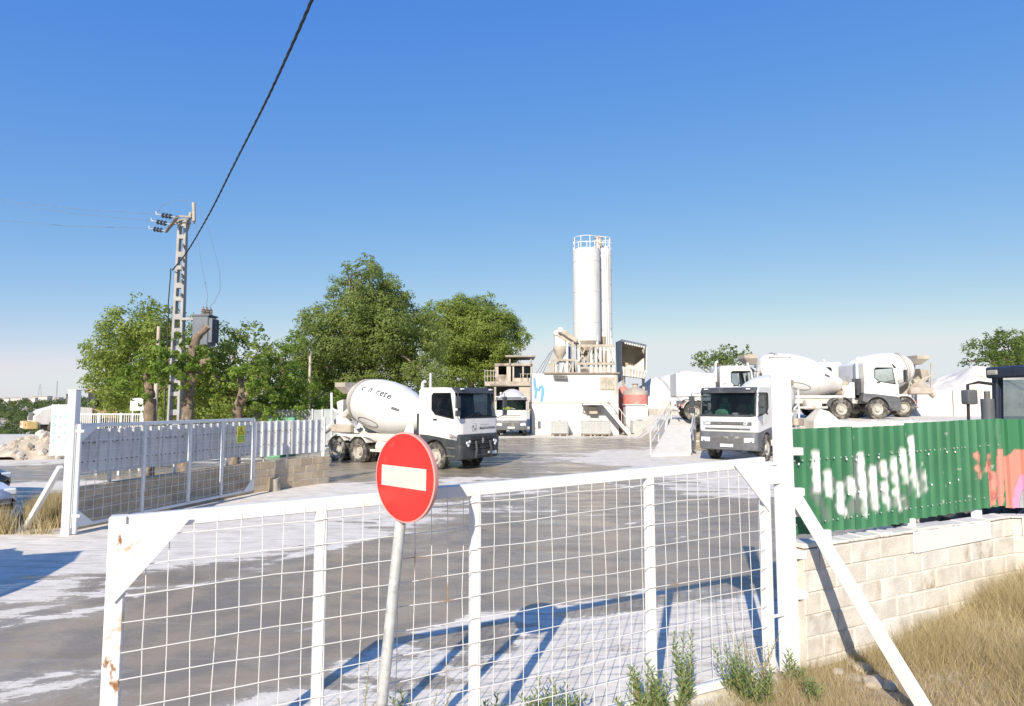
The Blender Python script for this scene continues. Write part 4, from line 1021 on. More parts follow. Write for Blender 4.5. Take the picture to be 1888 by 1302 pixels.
    # ladder
    if st.get('ladder', True):
     lx = hx + .05
     for yy in (-1.02, -.66):
         m = MB(); m.tube([(lx - .1, yy, .9), (lx + .15, yy, 2.7)], .022, 6); m.build('ladder_rail', M[st.get('rear', 'white_drum')], root, world=False)
     for k in range(5):
         z = 1.1 + k * .32; xx = lx - .1 + .25 * (z - .9) / 1.8
         m = MB(); m.tube([(xx, -1.02, z), (xx, -.66, z)], .018, 6); m.build('ladder_rung', M[st.get('rear', 'white_drum')], root, world=False)
    if st.get('text'):
        x = 0
        lets = MB(); size = .42; t0 = 1.0; a0 = R(33)
        for ch, pale in st['text']:
            vs_, fs, w_ = text_pts(ch, size, .12, .007)
            mm = MB(); mm.add([surf(t0 + x + px_, a0 + py_ / 1.1, .007) for px_, py_ in vs_], fs); mm.build('lettering', M['ink_pale'] if pale else M['ink'], drum, world=False)
            x += w_ + .022

def heading(dx, dy): return math.atan2(dy, dx)
# --- A: the mixer crossing behind the sign
def front_print(root, K, fr):
    cab = K['cab']
    letters('lettering', 'MAJADAHONDA', M['ink'], cab, lambda x, y: fr(-.06 + x, 1.56 + y, .006), .135, 0, .003)
    for k in range(9):                       # faint worn line of print above the name
        m = MB(); x = -.04 + k * .065; m.add([fr(x, 1.71, .006), fr(x + .045, 1.71, .006), fr(x + .045, 1.755, .006), fr(x, 1.755, .006)], [(0, 1, 2, 3)]); m.build('worn_print', M['ink_pale'], cab, world=False)
    m = MB()
    for k in range(12):
        if k in (3, 4, 9): continue
        a0, a1 = k * math.pi / 6, (k + .8) * math.pi / 6
        m.add([fr(-.36 + r_ * math.cos(a), 1.64 + r_ * 1.15 * math.sin(a), .006) for r_, a in ((.14, a0), (.14, a1), (.12, a1), (.12, a0))], [(0, 1, 2, 3)])
    m.add([fr(-.36 + a, 1.64 + b, .007) for a, b in ((-.07, -.02), (-.02, .02), (-.03, .09), (-.08, .06))], [(0, 1, 2, 3)])
    m.add([fr(-.36 + a, 1.64 + b, .007) for a, b in ((.0, -.10), (.06, -.09), (.07, -.03), (.02, -.01))], [(0, 1, 2, 3)])
    m.build('logo', M['ink'], cab, world=False)
    m = MB(); m.tube([(.6, -.9, K['top']), (.35, -.98, K['top'] + .5)], .008, 5); m.build('aerial', M['black'], root, world=False)
thA = R(-36)
front_r = D(806, 864, 22.75)                         # right front wheel
sA = .955
dirA = V((math.cos(thA), math.sin(thA), 0)); leftA = V((-dirA.y, dirA.x, 0))
locA = V((front_r.x, front_r.y, 0)) + leftA * 1.0 * sA + dirA * .0
truckA = mixer_truck('mixer_truck', 'white concrete mixer truck with lettered drum, dark bumper and sloping windscreen, crossing behind the sign', (locA.x, locA.y, -.08), thA,
    dict(scale=sA, style='k', bumper='dark_plastic', visor='dark_plastic', bull=True, plate_y=.62, mask=1.40, fz=.16, rake=.28, ws=(1.98, 2.94), top=3.14, axles=[0, -1.75, -4.35, -5.70], dx=-5.85, oz=0,
         text=[('e', 1), ('c', 0), ('o', 1), ('n', 0), ('k', 1), ('r', 0), ('e', 0), ('t', 0), ('e', 0)], extra=front_print, xb=-.80, ladder=False), 'mixer trucks in the yard')
# --- B: small, head-on, left of the batching building
pB = D(943, 806, 43)
truckB = mixer_truck('mixer_truck', 'white mixer truck seen head-on, parked left of the white batching building', (pB.x, pB.y + 1.4, 0), R(-91),
    dict(scale=.93, style='i', bumper='grey_plastic', visor='grey_plastic', rake=.12, ws=(1.95, 2.72), top=3.0, wglass='clear_glass', sglass='clear_glass', seat='seat_green', vest='hivis',
         slots=[(1.50, 1.56, .72), (1.36, 1.40, .80)], axles=[0, -3.6, -4.95], steer=1, dtilt=11), 'mixer trucks in the yard')
# --- C: head-on at the right, behind the gate post
thC = heading(-.635, -.77); dC = V((math.cos(thC), math.sin(thC), 0))
pC = D(1341, 850, 25.2); locC = V((pC.x, pC.y, 0)) - dC * 1.35
truckC = mixer_truck('mixer_truck', 'white mixer truck facing the camera behind the tall gate post, grey bumper and wide windscreen', (locC.x, locC.y, 0), thC,
    dict(scale=1.0, style='d', bumper='grey_plastic', visor='dark_plastic', rake=.16, ws=(1.84, 2.78), top=3.0, wglass='mid_glass', sglass='dark_glass', seat='seat_green', vest='seat_green',
         badges=[('DAF', -.94), ('CF', .66)], axles=[0, -4.5, -5.85], dx=-5.5, steer=1, dtilt=9, mask=1.2), 'mixer trucks in the yard')
# --- D: on the terrace, side view facing right
TZ = 1.42
pD = D(1616, 772, 35.2)
truckD = mixer_truck('mixer_truck', 'white mixer truck in profile facing right on the raised terrace, grey bumper and wing', (pD.x, pD.y + 1.1, TZ), R(2),
    dict(scale=1.06, style='k', bumper='grey_plastic', visor='grey_plastic', rake=.24, ws=(1.86, 2.74), wglass='clear_glass', sglass='clear_glass', axles=[0, -1.95, -5.0, -6.35], steer=2), 'mixer trucks in the yard')
# --- F: behind D, tail to the right
pF = D(1545, 760, 40.5)
truckF = mixer_truck('mixer_truck', 'white mixer truck facing left on the terrace, its dusty loading hopper raised against the sky', (pF.x - 1.2, pF.y, TZ + .02), R(182),
    dict(scale=1.14, style='k', bumper='grey_plastic', rake=.2, axles=[0, -1.75, -2.9, -4.2], steer=2, dtilt=10, dx=-5.3, rear='dusty', chute=(-.6, .3, -.9)), 'mixer trucks in the yard')
# --- E: tipper cab glimpsed between C and D
def tipper(root, K, fr):
    m = MB(); xb_ = K['xb'] - .25
    fl = [(xb_, 1.35), (xb_ - 2.1, 1.35), (xb_ - 2.1, 2.62), (xb_ + .0, 2.62)]
    for s_ in (-1, 1):
        m = MB(); m.prism([(x, s_ * 1.18, z) for x, z in fl], (0, -s_ * .05, 0)); m.build('tipper_side', M['white_truck'], root, world=False)
        for k in range(5):
            m = MB(); x = xb_ - .2 - k * .42; m.bx(x - .05, x + .05, s_ * 1.18, s_ * 1.24, 1.35, 2.62); m.build('side_rib', M['white_truck'], root, world=False)
    m = MB(); m.bx(xb_ - .06, xb_, -1.13, 1.13, 1.35, 2.75); m.build('headboard', M['white_truck'], root, world=False)
    m = MB(); m.bx(xb_ - 2.1, xb_ - 2.05, -1.13, 1.13, 1.35, 2.62); m.build('tailboard', M['white_truck'], root, world=False)
    m = MB(); m.bx(xb_ - 2.1, xb_, -1.13, 1.13, 1.30, 1.38); m.build('tipper_floor', M['chassis'], root, world=False)
pE = D(1385, 760, 32.9)
truckE = mixer_truck('tipper_truck', 'white tipper truck facing right, cab window showing above the head-on truck', (pE.x - 1.15, pE.y, TZ), R(-6),
    dict(cat='tipper truck', scale=.93, style='d', bumper='grey_plastic', visor='grey_plastic', rake=.2, drum=False, extra=tipper, axles=[0, -2.1], steer=1, wglass='clear_glass', sglass='clear_glass', paint='white_truck'))
# ================================================================== BATCHING PLANT
YB = 45.5
def PX(px, d): return (px - CX) / FPX * d * 1.0
def ZP(py, d): return D(944, py, d).z
M['white_wall'] = mat('white_rendered_wall', (.62, .61, .585), .8, var=.05, vs_=.8, spots=(((.55, .52, .46), .52, .75, .6, (1, 1, .35)), ((.40, .345, .28), .57, .74, 1.3, (1, 1, .16))), bump=.08, bs=12)
bx0, bx1 = PX(980, YB), PX(1140, YB); ztop = ZP(689, YB); zmid = ZP(743, YB)
bb = thing('batching_building', 'white two-storey batching building with blue graffiti and outside stair', 'building', ((bx0 + bx1) / 2, YB, 0))
m = MB(); m.bx(bx0, bx1, YB, YB + 5, -.1, zmid); m.build('lower_storey', M['white_wall'], bb, bevel=.03)
m = MB(); m.bx(bx0 + .05, bx1 - .02, YB + .05, YB + 5.05, zmid, ztop); m.build('upper_storey', M['white_wall'], bb, bevel=.03)
M['roof_brown'] = mat('weathered_roof_edge', (.32, .26, .20), .85, var=.2)
m = MB(); m.bx(bx0 + .9, bx1 + .08, YB - .12, YB + 5.2, ztop, ztop + .09); m.build('roof_slab', M['roof_brown'], bb)
m = MB(); m.bx(bx0 - .02, bx1 + .02, YB - .03, YB + .06, zmid - .02, zmid + .02); m.build('ledge', M['dusty'], bb)
sx0, sx1, sz0, sz1 = PX(1107, YB), PX(1133, YB), ZP(719, YB), ZP(696, YB)
m = MB(); m.bx(sx0, sx1, YB + .0, YB + .045, sz0, sz1); sh = m.build('shutter', M['roof_brown'], bb)
M['slat'] = mat('grey_brown_slat', (.44, .40, .33), .75, var=.2)
for k in range(9):
    x = sx0 + (sx1 - sx0) * (k + .5) / 9; m = MB(); m.bx(x - .045, x + .045, YB - .03, YB + .0, sz0 + .03, sz1 - .03); m.build('slat', M['slat'], sh)
m = MB(); ax0, ax1 = PX(1020, YB), PX(1046, YB); zt = ZP(693, YB)
m.prism([(ax0, YB - .28, zt - .22), (ax1, YB - .28, zt - .26), (ax1, YB + .05, zt), (ax0, YB + .05, zt + .03)], (0, 0, .02)); m.build('awning', M['chassis_dark'], bb)
# graffiti strokes in blue on the wall
M['blue_paint'] = mat('blue_spray_paint', (.14, .33, .62), .6, var=.15); M['pale_blue_paint'] = mat('pale_blue_spray_paint', (.52, .66, .72), .6, var=.1)
def stroke(pts, wd, matx, par, y, e=.012):
    m = MB(); P_ = [V((PX(a, y), y - e, ZP(b, y))) for a, b in pts]
    L_, R_ = [], []
    for i, p_ in enumerate(P_):
        t_ = (P_[min(i + 1, len(P_) - 1)] - P_[max(0, i - 1)]).normalized(); n_ = V((-t_.z, 0, t_.x)); k = wd * (.7 + .5 * math.sin(math.pi * (i + .5) / len(P_)))
        L_.append(p_ + n_ * k); R_.append(p_ - n_ * k)
    m.loft([L_, R_], closed=False, caps=False); return m.build('graffiti', matx, par)
stroke([(985, 697), (986, 710), (988, 722), (987, 735)], .09, M['blue_paint'], bb, YB + .05)
stroke([(987, 714), (991, 719), (994, 720), (996, 712)], .07, M['blue_paint'], bb, YB + .05, .016)
stroke([(995, 714), (999, 712), (1001, 718), (1000, 728), (998, 741)], .10, M['blue_paint'], bb, YB + .05, .020)
stroke([(1003, 709), (1007, 713), (1008, 724), (1005, 738)], .10, M['pale_blue_paint'], bb, YB + .05, .012)
# outside stair
st_ = thing('outside_stair', 'white steel stair climbing the front of the batching building', 'stair', (PX(1135, 44.6), 44.6, 0))
lx0, lx1, lz = PX(1074, 44.6), PX(1114, 44.6), zmid - .04; ex = PX(1158, 44.6)
m = MB(); m.bx(lx0, lx1, 44.2, 45.45, lz - .1, lz); m.build('landing', M['white_wall'], st_)
for yy in (44.2, 45.1):
    m = MB(); m.bar((lx1 - .1, yy, lz - .05), (ex, yy, .05), .06, .22); m.build('stringer', M['white_wall'], st_)
n = 11
for k in range(n):
    t = (k + .7) / n; m = MB(); m.box((lx1 + (ex - lx1) * t, 44.65, lz * (1 - t)), (.26, .86, .05)); m.build('tread', M['roof_brown'], st_)
m = MB(); m.tube([(lx1, 44.2, lz + .9), (ex, 44.2, .95)], .03, 6); m.build('handrail', M['white_wall'], st_)
for k in range(4):
    t = k / 3; m = MB(); q = V((lx1 + (ex - lx1) * t, 44.2, lz * (1 - t))); m.tube([q, q + V((0, 0, .92))], .022, 6); m.build('baluster', M['white_wall'], st_)
for q in (lx0 + .1, lx1 - .15):
    m = MB(); m.bar((q, 44.3, lz - .08), (q, 45.45, lz - .65), .06, .06); m.build('bracket', M['dusty'], st_)
ac = MB(); ac.bx(PX(1086, 45), PX(1101, 45), 44.95, 45.45, lz - .75, lz - .22); q = ac.build('condenser_unit', M['dusty'], None, bevel=.02, loc=V((PX(1093, 45), 45.2, lz - .5)))
tag(q, 'small dusty cooling unit fixed to the wall under the stair landing', 'air conditioner')
# IBC tanks
M['ibc'] = mat('milky_plastic', (.42, .43, .42), .5, var=.06, spots=(((.5, .46, .38), .55, .75, 3, (1, 1, .4)),))
def ibc(cx_, y, label):
    r = thing('ibc_tank', label, 'tank', (cx_, y, 0), 0, 'plastic tanks by the batching building'); w2, d2 = .56, .48
    m = MB(); m.bx(-w2, w2, -d2, d2, .16, 1.02); m.build('bottle', M['ibc'], r, world=False, bevel=.07, seg=2)
    m = MB(); m.lathe([(0, .1), (.05, .1)], (0, 0, 1.02), (0, 0, 1), 12); m.build('lid', M['chassis_dark'], r, world=False)
    m = MB()
    for z in (.2, .38, .56, .74, .92, 1.05):
        p = [(-w2 - .02, -d2 - .02, z), (w2 + .02, -d2 - .02, z), (w2 + .02, d2 + .02, z), (-w2 - .02, d2 + .02, z)]
        for i in range(4): m.bar(p[i], p[(i + 1) % 4], .022, .022)
    for k in range(7):
        x = -w2 - .02 + (2 * w2 + .04) * k / 6
        for s_ in (-1, 1): m.bar((x, s_ * (d2 + .02), .16), (x, s_ * (d2 + .02), 1.06), .022, .022)
    for k in range(1, 5):
        y_ = -d2 + 2 * d2 * k / 5
        for s_ in (-1, 1): m.bar((s_ * (w2 + .02), y_, .16), (s_ * (w2 + .02), y_, 1.06), .022, .022)
    m.build('cage', M['steel'], r, world=False)
    m = MB()
    for x in (-.5, 0, .5): m.bx(x - .07, x + .07, -d2, d2, 0, .11)
    m.bx(-w2, w2, -d2, d2, .11, .145); m.build('pallet', M['roof_brown'], r, world=False)
    return r
ibc(PX(1031, 44.4), 44.4, 'milky caged plastic tank standing alone below the blue graffiti wall')
ibc(PX(1086, 44.2), 44.0, 'milky caged plastic tank, left one of the pair under the stair landing')
ibc(PX(1107, 44.0), 43.9, 'milky caged plastic tank, right one of the pair beside the stair foot')
ibc(PX(1178, 44.6), 44.6, 'milky caged plastic tank in front of the small white hut')
# silos
def railing(root, c, r, z, n, h, a0=0, a1=360):
    for k in range(n):
        a = R(a0 + (a1 - a0) * k / n); m = MB(); q = V((c.x + r * math.cos(a), c.y + r * math.sin(a), z)); m.tube([q, q + V((0, 0, h))], .03, 5); m.build('railing_post', M['white_gate'], root)
    for hh in (h, h * .5):
        m = MB(); m.tube([(c.x + r * math.cos(R(a0 + (a1 - a0) * k / 28)), c.y + r * math.sin(R(a0 + (a1 - a0) * k / 28)), z + hh) for k in range(29)], .028, 5, False); m.build('railing_bar', M['white_gate'], root)
def silo(label, px, d, dia, ytop, ycone, group, seams):
    c = V((PX(px, d), d, 0)); zt = ZP(ytop, d); zc = ZP(ycone, d); r = dia / 2
    s = thing('cement_silo', label, 'silo', c, 0, group)
    m = MB(); m.lathe([(zc, r), (zt, r)], (c.x, c.y, 0), (0, 0, 1), 40, False); m.lathe([(zt, r), (zt + .12, r * .7), (zt + .16, .02)], (c.x, c.y, 0), (0, 0, 1), 40, False); m.build('shell', M['white_wall'], s, smooth=True, ang=40)
    m = MB(); m.lathe([(zc, r), (zc - r * 1.15, r * .3), (zc - r * 1.3, .22)], (c.x, c.y, 0), (0, 0, 1), 32, True); m.build('cone', M['dusty'], s, smooth=True, ang=50)
    for k in range(seams):
        z = zc + (zt - zc) * (k + .6) / seams; m = MB(); m.lathe([(z - .025, r + .0), (z - .025, r + .018), (z + .025, r + .018), (z + .025, r)], (c.x, c.y, 0), (0, 0, 1), 40, False); m.build('seam', M['white_wall'], s, smooth=True)
    for k in range(4):
        a = R(45 + 90 * k); q = V((c.x + r * .92 * math.cos(a), c.y + r * .92 * math.sin(a), 0)); m = MB(); m.bar(q, q + V((0, 0, zc + .4)), .16, .16); m.build('leg', M['white_wall'], s)
    for k in range(4):
        a, b_ = R(45 + 90 * k), R(135 + 90 * k); m = MB()
        m.bar((c.x + r * .92 * math.cos(a), c.y + r * .92 * math.sin(a), zc - .2), (c.x + r * .92 * math.cos(b_), c.y + r * .92 * math.sin(b_), zc - 1.7), .07, .07); m.build('cross_brace', M['dusty'], s)
    railing(s, c, r * .97, zt, 9, .95)
    return s, c, zt, zc, r
s1, c1, zt1, zc1, r1 = silo('wide white cement silo with round railing, tallest thing of the plant', 1083, 48.2, 2.1, 462, 630, 'cement silos', 3)
s2, c2, zt2, zc2, r2 = silo('narrow white cement silo with pipes, right behind the wide one', 1114, 49.4, 1.36, 462, 622, 'cement silos', 6)
m = MB(); m.lathe([(zt1, .0), (zt1, .28), (zt1 + 1.15, .28), (zt1 + 1.2, .34), (zt1 + 1.34, .3), (zt1 + 1.42, .02)], (c2.x - .35, c2.y - .3, 0), (0, 0, 1), 16, False); m.build('dust_filter', M['dusty'], s2, smooth=True, ang=40)
for dx, y_ in ((-.48, -.62), (.12, -.74), (.26, -.73)):
    m = MB(); m.tube([(c2.x + dx, c2.y + y_, ztop - .1), (c2.x + dx, c2.y + y_, zt2 - .9 + dx), (c2.x + dx, c2.y + y_ + .4, zt2 + .3)], .06, 8); m.build('pipe_and_gap', M['white_wall'] if dx > 0 else M['chassis_dark'], s2, smooth=True)  # left pipe coloured dark as the shaded gap between the silos
# steel platform under the silos
fr_ = thing('silo_frame', 'white steel columns and beams carrying the silos above the building roof', 'frame', (PX(1105, 47.5), 47.3, ztop))
for px_ in (1067, 1090, 1099, 1107, 1114, 1122, 1131):
    m = MB(); x = PX(px_, 47.0); m.bx(x - .09, x + .09, 46.9, 47.1, ztop + .09, ZP(637, 47)); m.build('column', M['white_wall'], fr_)
for py_ in (637, 670):
    m = MB(); m.bx(PX(1064, 47), PX(1133, 47), 46.86, 46.90, ZP(py_, 47) - .12, ZP(py_, 47) + .06); m.build('beam', M['dusty'], fr_)
for a, b_ in ((1067, 1080), (1080, 1067), (1090, 1079), (1098, 1106), (1123, 1131)):
    m = MB(); m.bar((PX(a, 47), 46.8, ZP(640, 47)), (PX(b_, 47), 46.8, ZP(668, 47)), .08, .08); m.build('brace', M['dusty'], fr_)
rg = random.Random(12)
for k in range(7):                            # screw conveyors and valves under the cones
    a = V((PX(1068 + k * 9, 46.9), 47.4 + rg.uniform(0, .6), ZP(675, 47))); b_ = a + V((rg.uniform(-.7, .5), rg.uniform(-.3, .3), rg.uniform(.9, 1.7)))
    m = MB(); m.tube([a, b_], rg.uniform(.08, .16), 10); m.build('screw_conveyor', M['dusty'], fr_, smooth=True)
m = MB(); m.bx(PX(1066, 47.2), PX(1133, 47.2), 46.92, 47.4, ztop + .1, ztop + .55); m.build('plinth', M['dusty'], fr_)
m = MB(); m.bx(PX(1071, 46.7), PX(1084, 46.7), 46.6, 46.85, ztop + .1, ztop + .42); m.build('control_box', M['chassis_dark'], fr_)
# weighing tower at the left of the silos
wt_ = thing('weighing_tower', 'dusty weighing hopper with inclined twin conveyor on the roof left of the silos', 'hopper', (PX(1035, 46.8), 46.8, ztop))
m = MB(); hc = V((PX(1033, 46.8), 46.8, 0)); za, zb_ = ZP(641, 46.8), ZP(662, 46.8)
m.lathe([(za + .1, .48), (za, .52), (za - .35, .48), (zb_, .16), (zb_ - .25, .14)], hc, (0, 0, 1), 24, True); m.build('weigh_hopper', M['dusty'], wt_, smooth=True, ang=50)
m = MB(); m.bx(PX(1023, 47.4), PX(1042, 47.4), 47.3, 48.1, ZP(640, 47.4), ZP(618, 47.4)); m.build('bin', M['white_wall'], wt_, bevel=.03)
for k, (a, b_) in enumerate((((1024, 613), (1061, 637)), ((1032, 607), (1064, 629)))):
    m = MB(); y = 46.9 - k * .35 + .5; m.bar((PX(a[0], y), y, ZP(a[1], y)), (PX(b_[0], y), y, ZP(b_[1], y)), .3, .32); m.build('conveyor', M['dusty'], wt_, bevel=.02)
    m = MB(); m.tube([(PX(a[0] + 1, y) , y - .18, ZP(a[1], y) - .05), (PX(a[0] + 1, y), y + .18, ZP(a[1], y) - .05)], .2, 12); m.build('drive_drum', M['white_wall'], wt_, smooth=True)
for px_ in (1020, 1046, 1056):
    m = MB(); x = PX(px_, 46.5); m.bx(x - .08, x + .08, 46.45, 46.6, ztop + .09, ZP(630 if px_ > 1040 else 662, 46.5)); m.build('column', M['dusty'] if px_ != 1046 else M['white_wall'], wt_)
m = MB(); m.bx(PX(1018, 46.5), PX(1060, 46.5), 46.42, 46.46, ZP(664, 46.5) - .07, ZP(664, 46.5) + .07); m.build('beam', M['dusty'], wt_)
m = MB(); m.bar((PX(1008, 46.6), 46.6, ztop + .05), (PX(1024, 46.6), 46.6, ZP(655, 46.6)), .16, .2); m.build('brace', M['dusty'], wt_)
for k in range(3):
    m = MB(); m.tube([(PX(988 + 6 * k, 46.6), 46.6, ztop + .02), (PX(1014 + 4 * k, 46.6), 46.6, ZP(650 - 4 * k, 46.6))], .02, 5); m.build('stay_cable', M['chassis_dark'], wt_)
for k in range(6):
    a = V((PX(1024 + k * 5, 46.7), 46.75 + rg.uniform(-.1, .3), ztop + .1)); m = MB(); m.tube([a, a + V((rg.uniform(-.2, .2), 0, .5)), a + V((rg.uniform(-.5, .4), .1, rg.uniform(.7, 1.2)))], rg.uniform(.06, .13), 8); m.build('pipe', M['dusty'] if k % 2 else M['white_wall'], wt_, smooth=True)
for k in range(3):
    m = MB(); x = PX(1046 + 3 * k, 47.2); m.tube([(x, 47.2, ztop + .1), (x, 47.2, ZP(634 + 3 * k, 47.2))], .09, 8); m.build('blue_pipe', mat('blue_pipe%d' % k, (.12, .20, .34), .6), wt_, smooth=True)
m = MB(); m.prism([(PX(1048, 47.6), 47.6, ztop + .1), (PX(1062, 47.6), 47.6, ztop + .1), (PX(1056, 47.6), 47.6, ZP(640, 47.6)), (PX(1046, 47.6), 47.6, ZP(638, 47.6))], (0, .5, 0)); m.build('duct', M['chassis_dark'], wt_)
# loading bunker
M['bunker_dark'] = mat('dark_slate_steel', (.10, .12, .15), .6, var=.15); M['bunker_in'] = mat('dusty_brown_steel', (.36, .31, .24), .8, var=.15, vs_=1.2)  # side panel and lintel share a dark slate tone
bk = thing('loading_bunker', 'dark open-fronted aggregate bunker with slatted lip right of the silos', 'bunker', (PX(1165, 50.5), 50.5, ZP(705, 50.5)))
def Q(px, py, y): return V((PX(px, y), y, ZP(py, y)))
y1 = 50.0; y2 = 52.4
m = MB(); m.prism([Q(1136, 631, y2), Q(1146, 627, y1), Q(1146, 701, y1), Q(1137, 707, y2)], (.05, .02, 0)); m.build('side_panel', M['bunker_dark'], bk)
m = MB(); m.prism([Q(1147, 627, y1), Q(1192, 637, y1), Q(1184, 645, y2), Q(1140, 637, y2)], (0, 0, -.06)); m.build('roof_panel', M['bunker_in'], bk)
m = MB(); m.prism([Q(1142, 637, y2), Q(1188, 645, y2), Q(1186, 690, y2), Q(1142, 690, y2)], (0, .06, 0)); m.build('back_panel', M['bunker_in'], bk)
m = MB(); m.prism([Q(1192, 637, y1), Q(1188, 645, y2), Q(1186, 690, y2), Q(1191, 690, y1)], (.06, 0, 0)); m.build('side_panel', M['white_wall'], bk)
m = MB(); m.bar(Q(1146, 628, y1) - V((0, .05, 0)), Q(1192, 638, y1) - V((0, .05, 0)), .12, .2); m.build('lintel', M['bunker_dark'], bk)
for k in range(9):
    m = MB(); t = (k + .5) / 9; m.box(Q(1152 + 38 * t, 632 + 8.4 * t, y1 - .12), (.13, .03, .14)); m.build('lintel_plate', M['white_wall'], bk)
for k in range(15):
    t = k / 14; m = MB(); m.bar(Q(1149 + 41 * t, 676 + 7 * t, y1), Q(1150 + 36 * t, 693 + 5 * t, y1 - .15), .10, .05, up=(0, 1, 0)); m.build('lip_slat', M['slat'] if k % 2 else M['white_wall'], bk)
m = MB(); m.prism([Q(1148, 678, y1 + .06), Q(1191, 685, y1 + .06), Q(1187, 699, y1 - .07), Q(1149, 694, y1 - .07)], (0, .04, 0)); m.build('lip_backing', M['bunker_in'], bk)
rings = []
m = MB(); m.prism([Q(1150, 680, y1 + .9), Q(1160, 673, y1 + .9), Q(1170, 676, y1 + .9), Q(1180, 668, y1 + .9), Q(1188, 660, y1 + .9), Q(1188, 690, y1 + .9), Q(1150, 690, y1 + .9)], (0, 1.2, 0)); m.build('aggregate_load', M['concrete_white'], bk)
for px_ in (1150, 1186):
    m = MB(); m.bx(PX(px_, 51) - .1, PX(px_, 51) + .1, 50.9, 51.1, 0, ZP(692, 51)); m.build('leg', M['dusty'], bk)
# beige and red tank with the white hut
M['tank_beige'] = mat('faded_beige_tank', (.55, .45, .33), .7, var=.12, spots=(((.62, .22, .18), .50, .58, .9, None),)); M['tank_red'] = mat('faded_red_band', (.62, .20, .17), .65, var=.12, spots=(((.55, .42, .32), .52, .66, 1.6, None),))
tk = thing('round_tank', 'beige round tank with faded red band and conical lid beside the white hut', 'tank', (PX(1171, 47.5), 47.5, 0)); tcn = V((PX(1171, 47.5), 47.5, 0)); tr = .93
m = MB(); m.lathe([(0, tr), (ZP(728, 47), tr)], tcn, (0, 0, 1), 32, False); m.build('shell', M['tank_beige'], tk, smooth=True)
m = MB(); m.lathe([(ZP(746, 47), tr + .006), (ZP(727, 47), tr + .006)], tcn, (0, 0, 1), 32, False); m.build('painted_band', M['tank_red'], tk, smooth=True)
m = MB(); m.lathe([(ZP(728, 47), tr + .02), (ZP(722, 47), tr), (ZP(714, 47), .3), (ZP(713, 47), .2), (ZP(709, 47), .2), (ZP(708, 47), .3), (ZP(706, 47), .1)], tcn, (0, 0, 1), 32, True); m.build('lid', M['dusty'], tk, smooth=True, ang=40)
tk2 = thing('small_tank', 'small red-topped tank peeping out behind the batching building corner', 'tank', (PX(1148, 49), 49, 0)); m = MB(); m.lathe([(0, .38), (ZP(718, 49), .38), (ZP(714, 49), .3), (ZP(711, 49), .05)], (PX(1149, 49), 49, 0), (0, 0, 1), 18, True); m.build('shell', M['tank_red'], tk2, smooth=True, ang=40)
m = MB(); m.lathe([(0, .05), (.3, .05), (.32, .1), (.4, .1)], (PX(1149, 49), 49, ZP(711, 49)), (0, 0, 1), 10, True); m.build('vent', M['dusty'], tk2, smooth=True)
ht = thing('white_hut', 'small plain white hut between the batching building and the round tank', 'hut', (PX(1170, 45.6), 45.9, 0))
hz = ZP(747, 45.4)
m = MB(); m.bx(PX(1152, 45.6), PX(1188, 45.6), 45.4, 46.4, 0, hz); m.build('wall', M['white_wall'], ht, bevel=.02)
m = MB(); m.bx(PX(1150, 45.6), PX(1190, 45.6), 45.3, 46.45, hz, hz + .06); m.build('roof', M['white_wall'], ht)
m = MB(); m.bx(PX(1171, 45.6), PX(1184, 45.6), 45.37, 45.4, .95, 1.1); m.build('vent_slot', M['chassis_dark'], ht)
m = MB(); m.bx(PX(1188, 45.4) + .02, PX(1191, 45.4) + .05, 45.2, 45.35, 0, hz); m.build('corner_post', M['white_wall'], ht)
# retaining wall, heaps
rw = MB(); rw.bx(PX(1194, 46), PX(1262, 46), 46.0, 46.5, -.1, ZP(753, 46)); q = rw.build('retaining_wall', M['concrete'], None, bevel=.03, loc=V((PX(1228, 46), 46.2, 0))); tag(q, 'low beige concrete retaining wall behind the stepped ramp', 'wall')
def heap(label, px, y, half, depth, zpk, matx, seed, zbase=.0, sharp=1.3, name='aggregate_heap'):
    rg = np.random.default_rng(seed); n = 44
    xs_ = np.linspace(-1, 1, n); X_, Y_ = np.meshgrid(xs_, xs_); r_ = np.hypot(X_, Y_)
    ang = np.arctan2(Y_, X_); edge = 1 + .12 * np.sin(3 * ang + seed) + .07 * np.sin(7 * ang + 2 * seed)
    h = np.clip(1 - (r_ / edge) ** sharp, -.05, 1)
    nn_ = np.array([[noise.noise(V((x * 3 + seed, y * 3, .3))) * .12 + noise.noise(V((x * 9 + seed, y * 9, 1.3))) * .05 for x in xs_] for y in xs_])
    Z_ = zbase + (zpk - zbase) * np.clip(h + nn_ * (h > 0.02), -.05, 1.1)
    cx_ = PX(px, y); me = bpy.data.meshes.new(name)
    me.from_pydata(np.stack([X_ * half, Y_ * depth, Z_], -1).reshape(-1, 3).tolist(), [], [(j * n + i, j * n + i + 1, (j + 1) * n + i + 1, (j + 1) * n + i) for j in range(n - 1) for i in range(n - 1)])
    me.polygons.foreach_set('use_smooth', [True] * len(me.polygons)); me.materials.append(matx)
    o = bpy.data.objects.new(name, me); lk(o); o.location = (cx_, y, 0); tag(o, label, 'heap'); return o
M['white_sand'] = mat('white_sand', (.62, .595, .55), .9, var=.06, vs_=.6, spots=(((.46, .40, .32), .52, .70, .5, None), ((.40, .35, .28), .58, .72, 1.6, (1, 1, 3))), bump=.5, bs=6)
M['rubble_mat'] = mat('tan_rubble', (.42, .36, .28), .9, var=.2, vs_=2, spots=(((.55, .52, .47), .52, .68, 1.4, None),), bump=.5, bs=10)
heap('broad white sand heap behind the round tank and the ramp', 1262, 60, 8.5, 6, ZP(682, 57), M['white_sand'], 3, .0, 1.5)
heap('lower white sand heap in front of the loading bunker', 1205, 54, 4.5, 3, ZP(698, 53), M['white_sand'], 5, .0, 1.5)
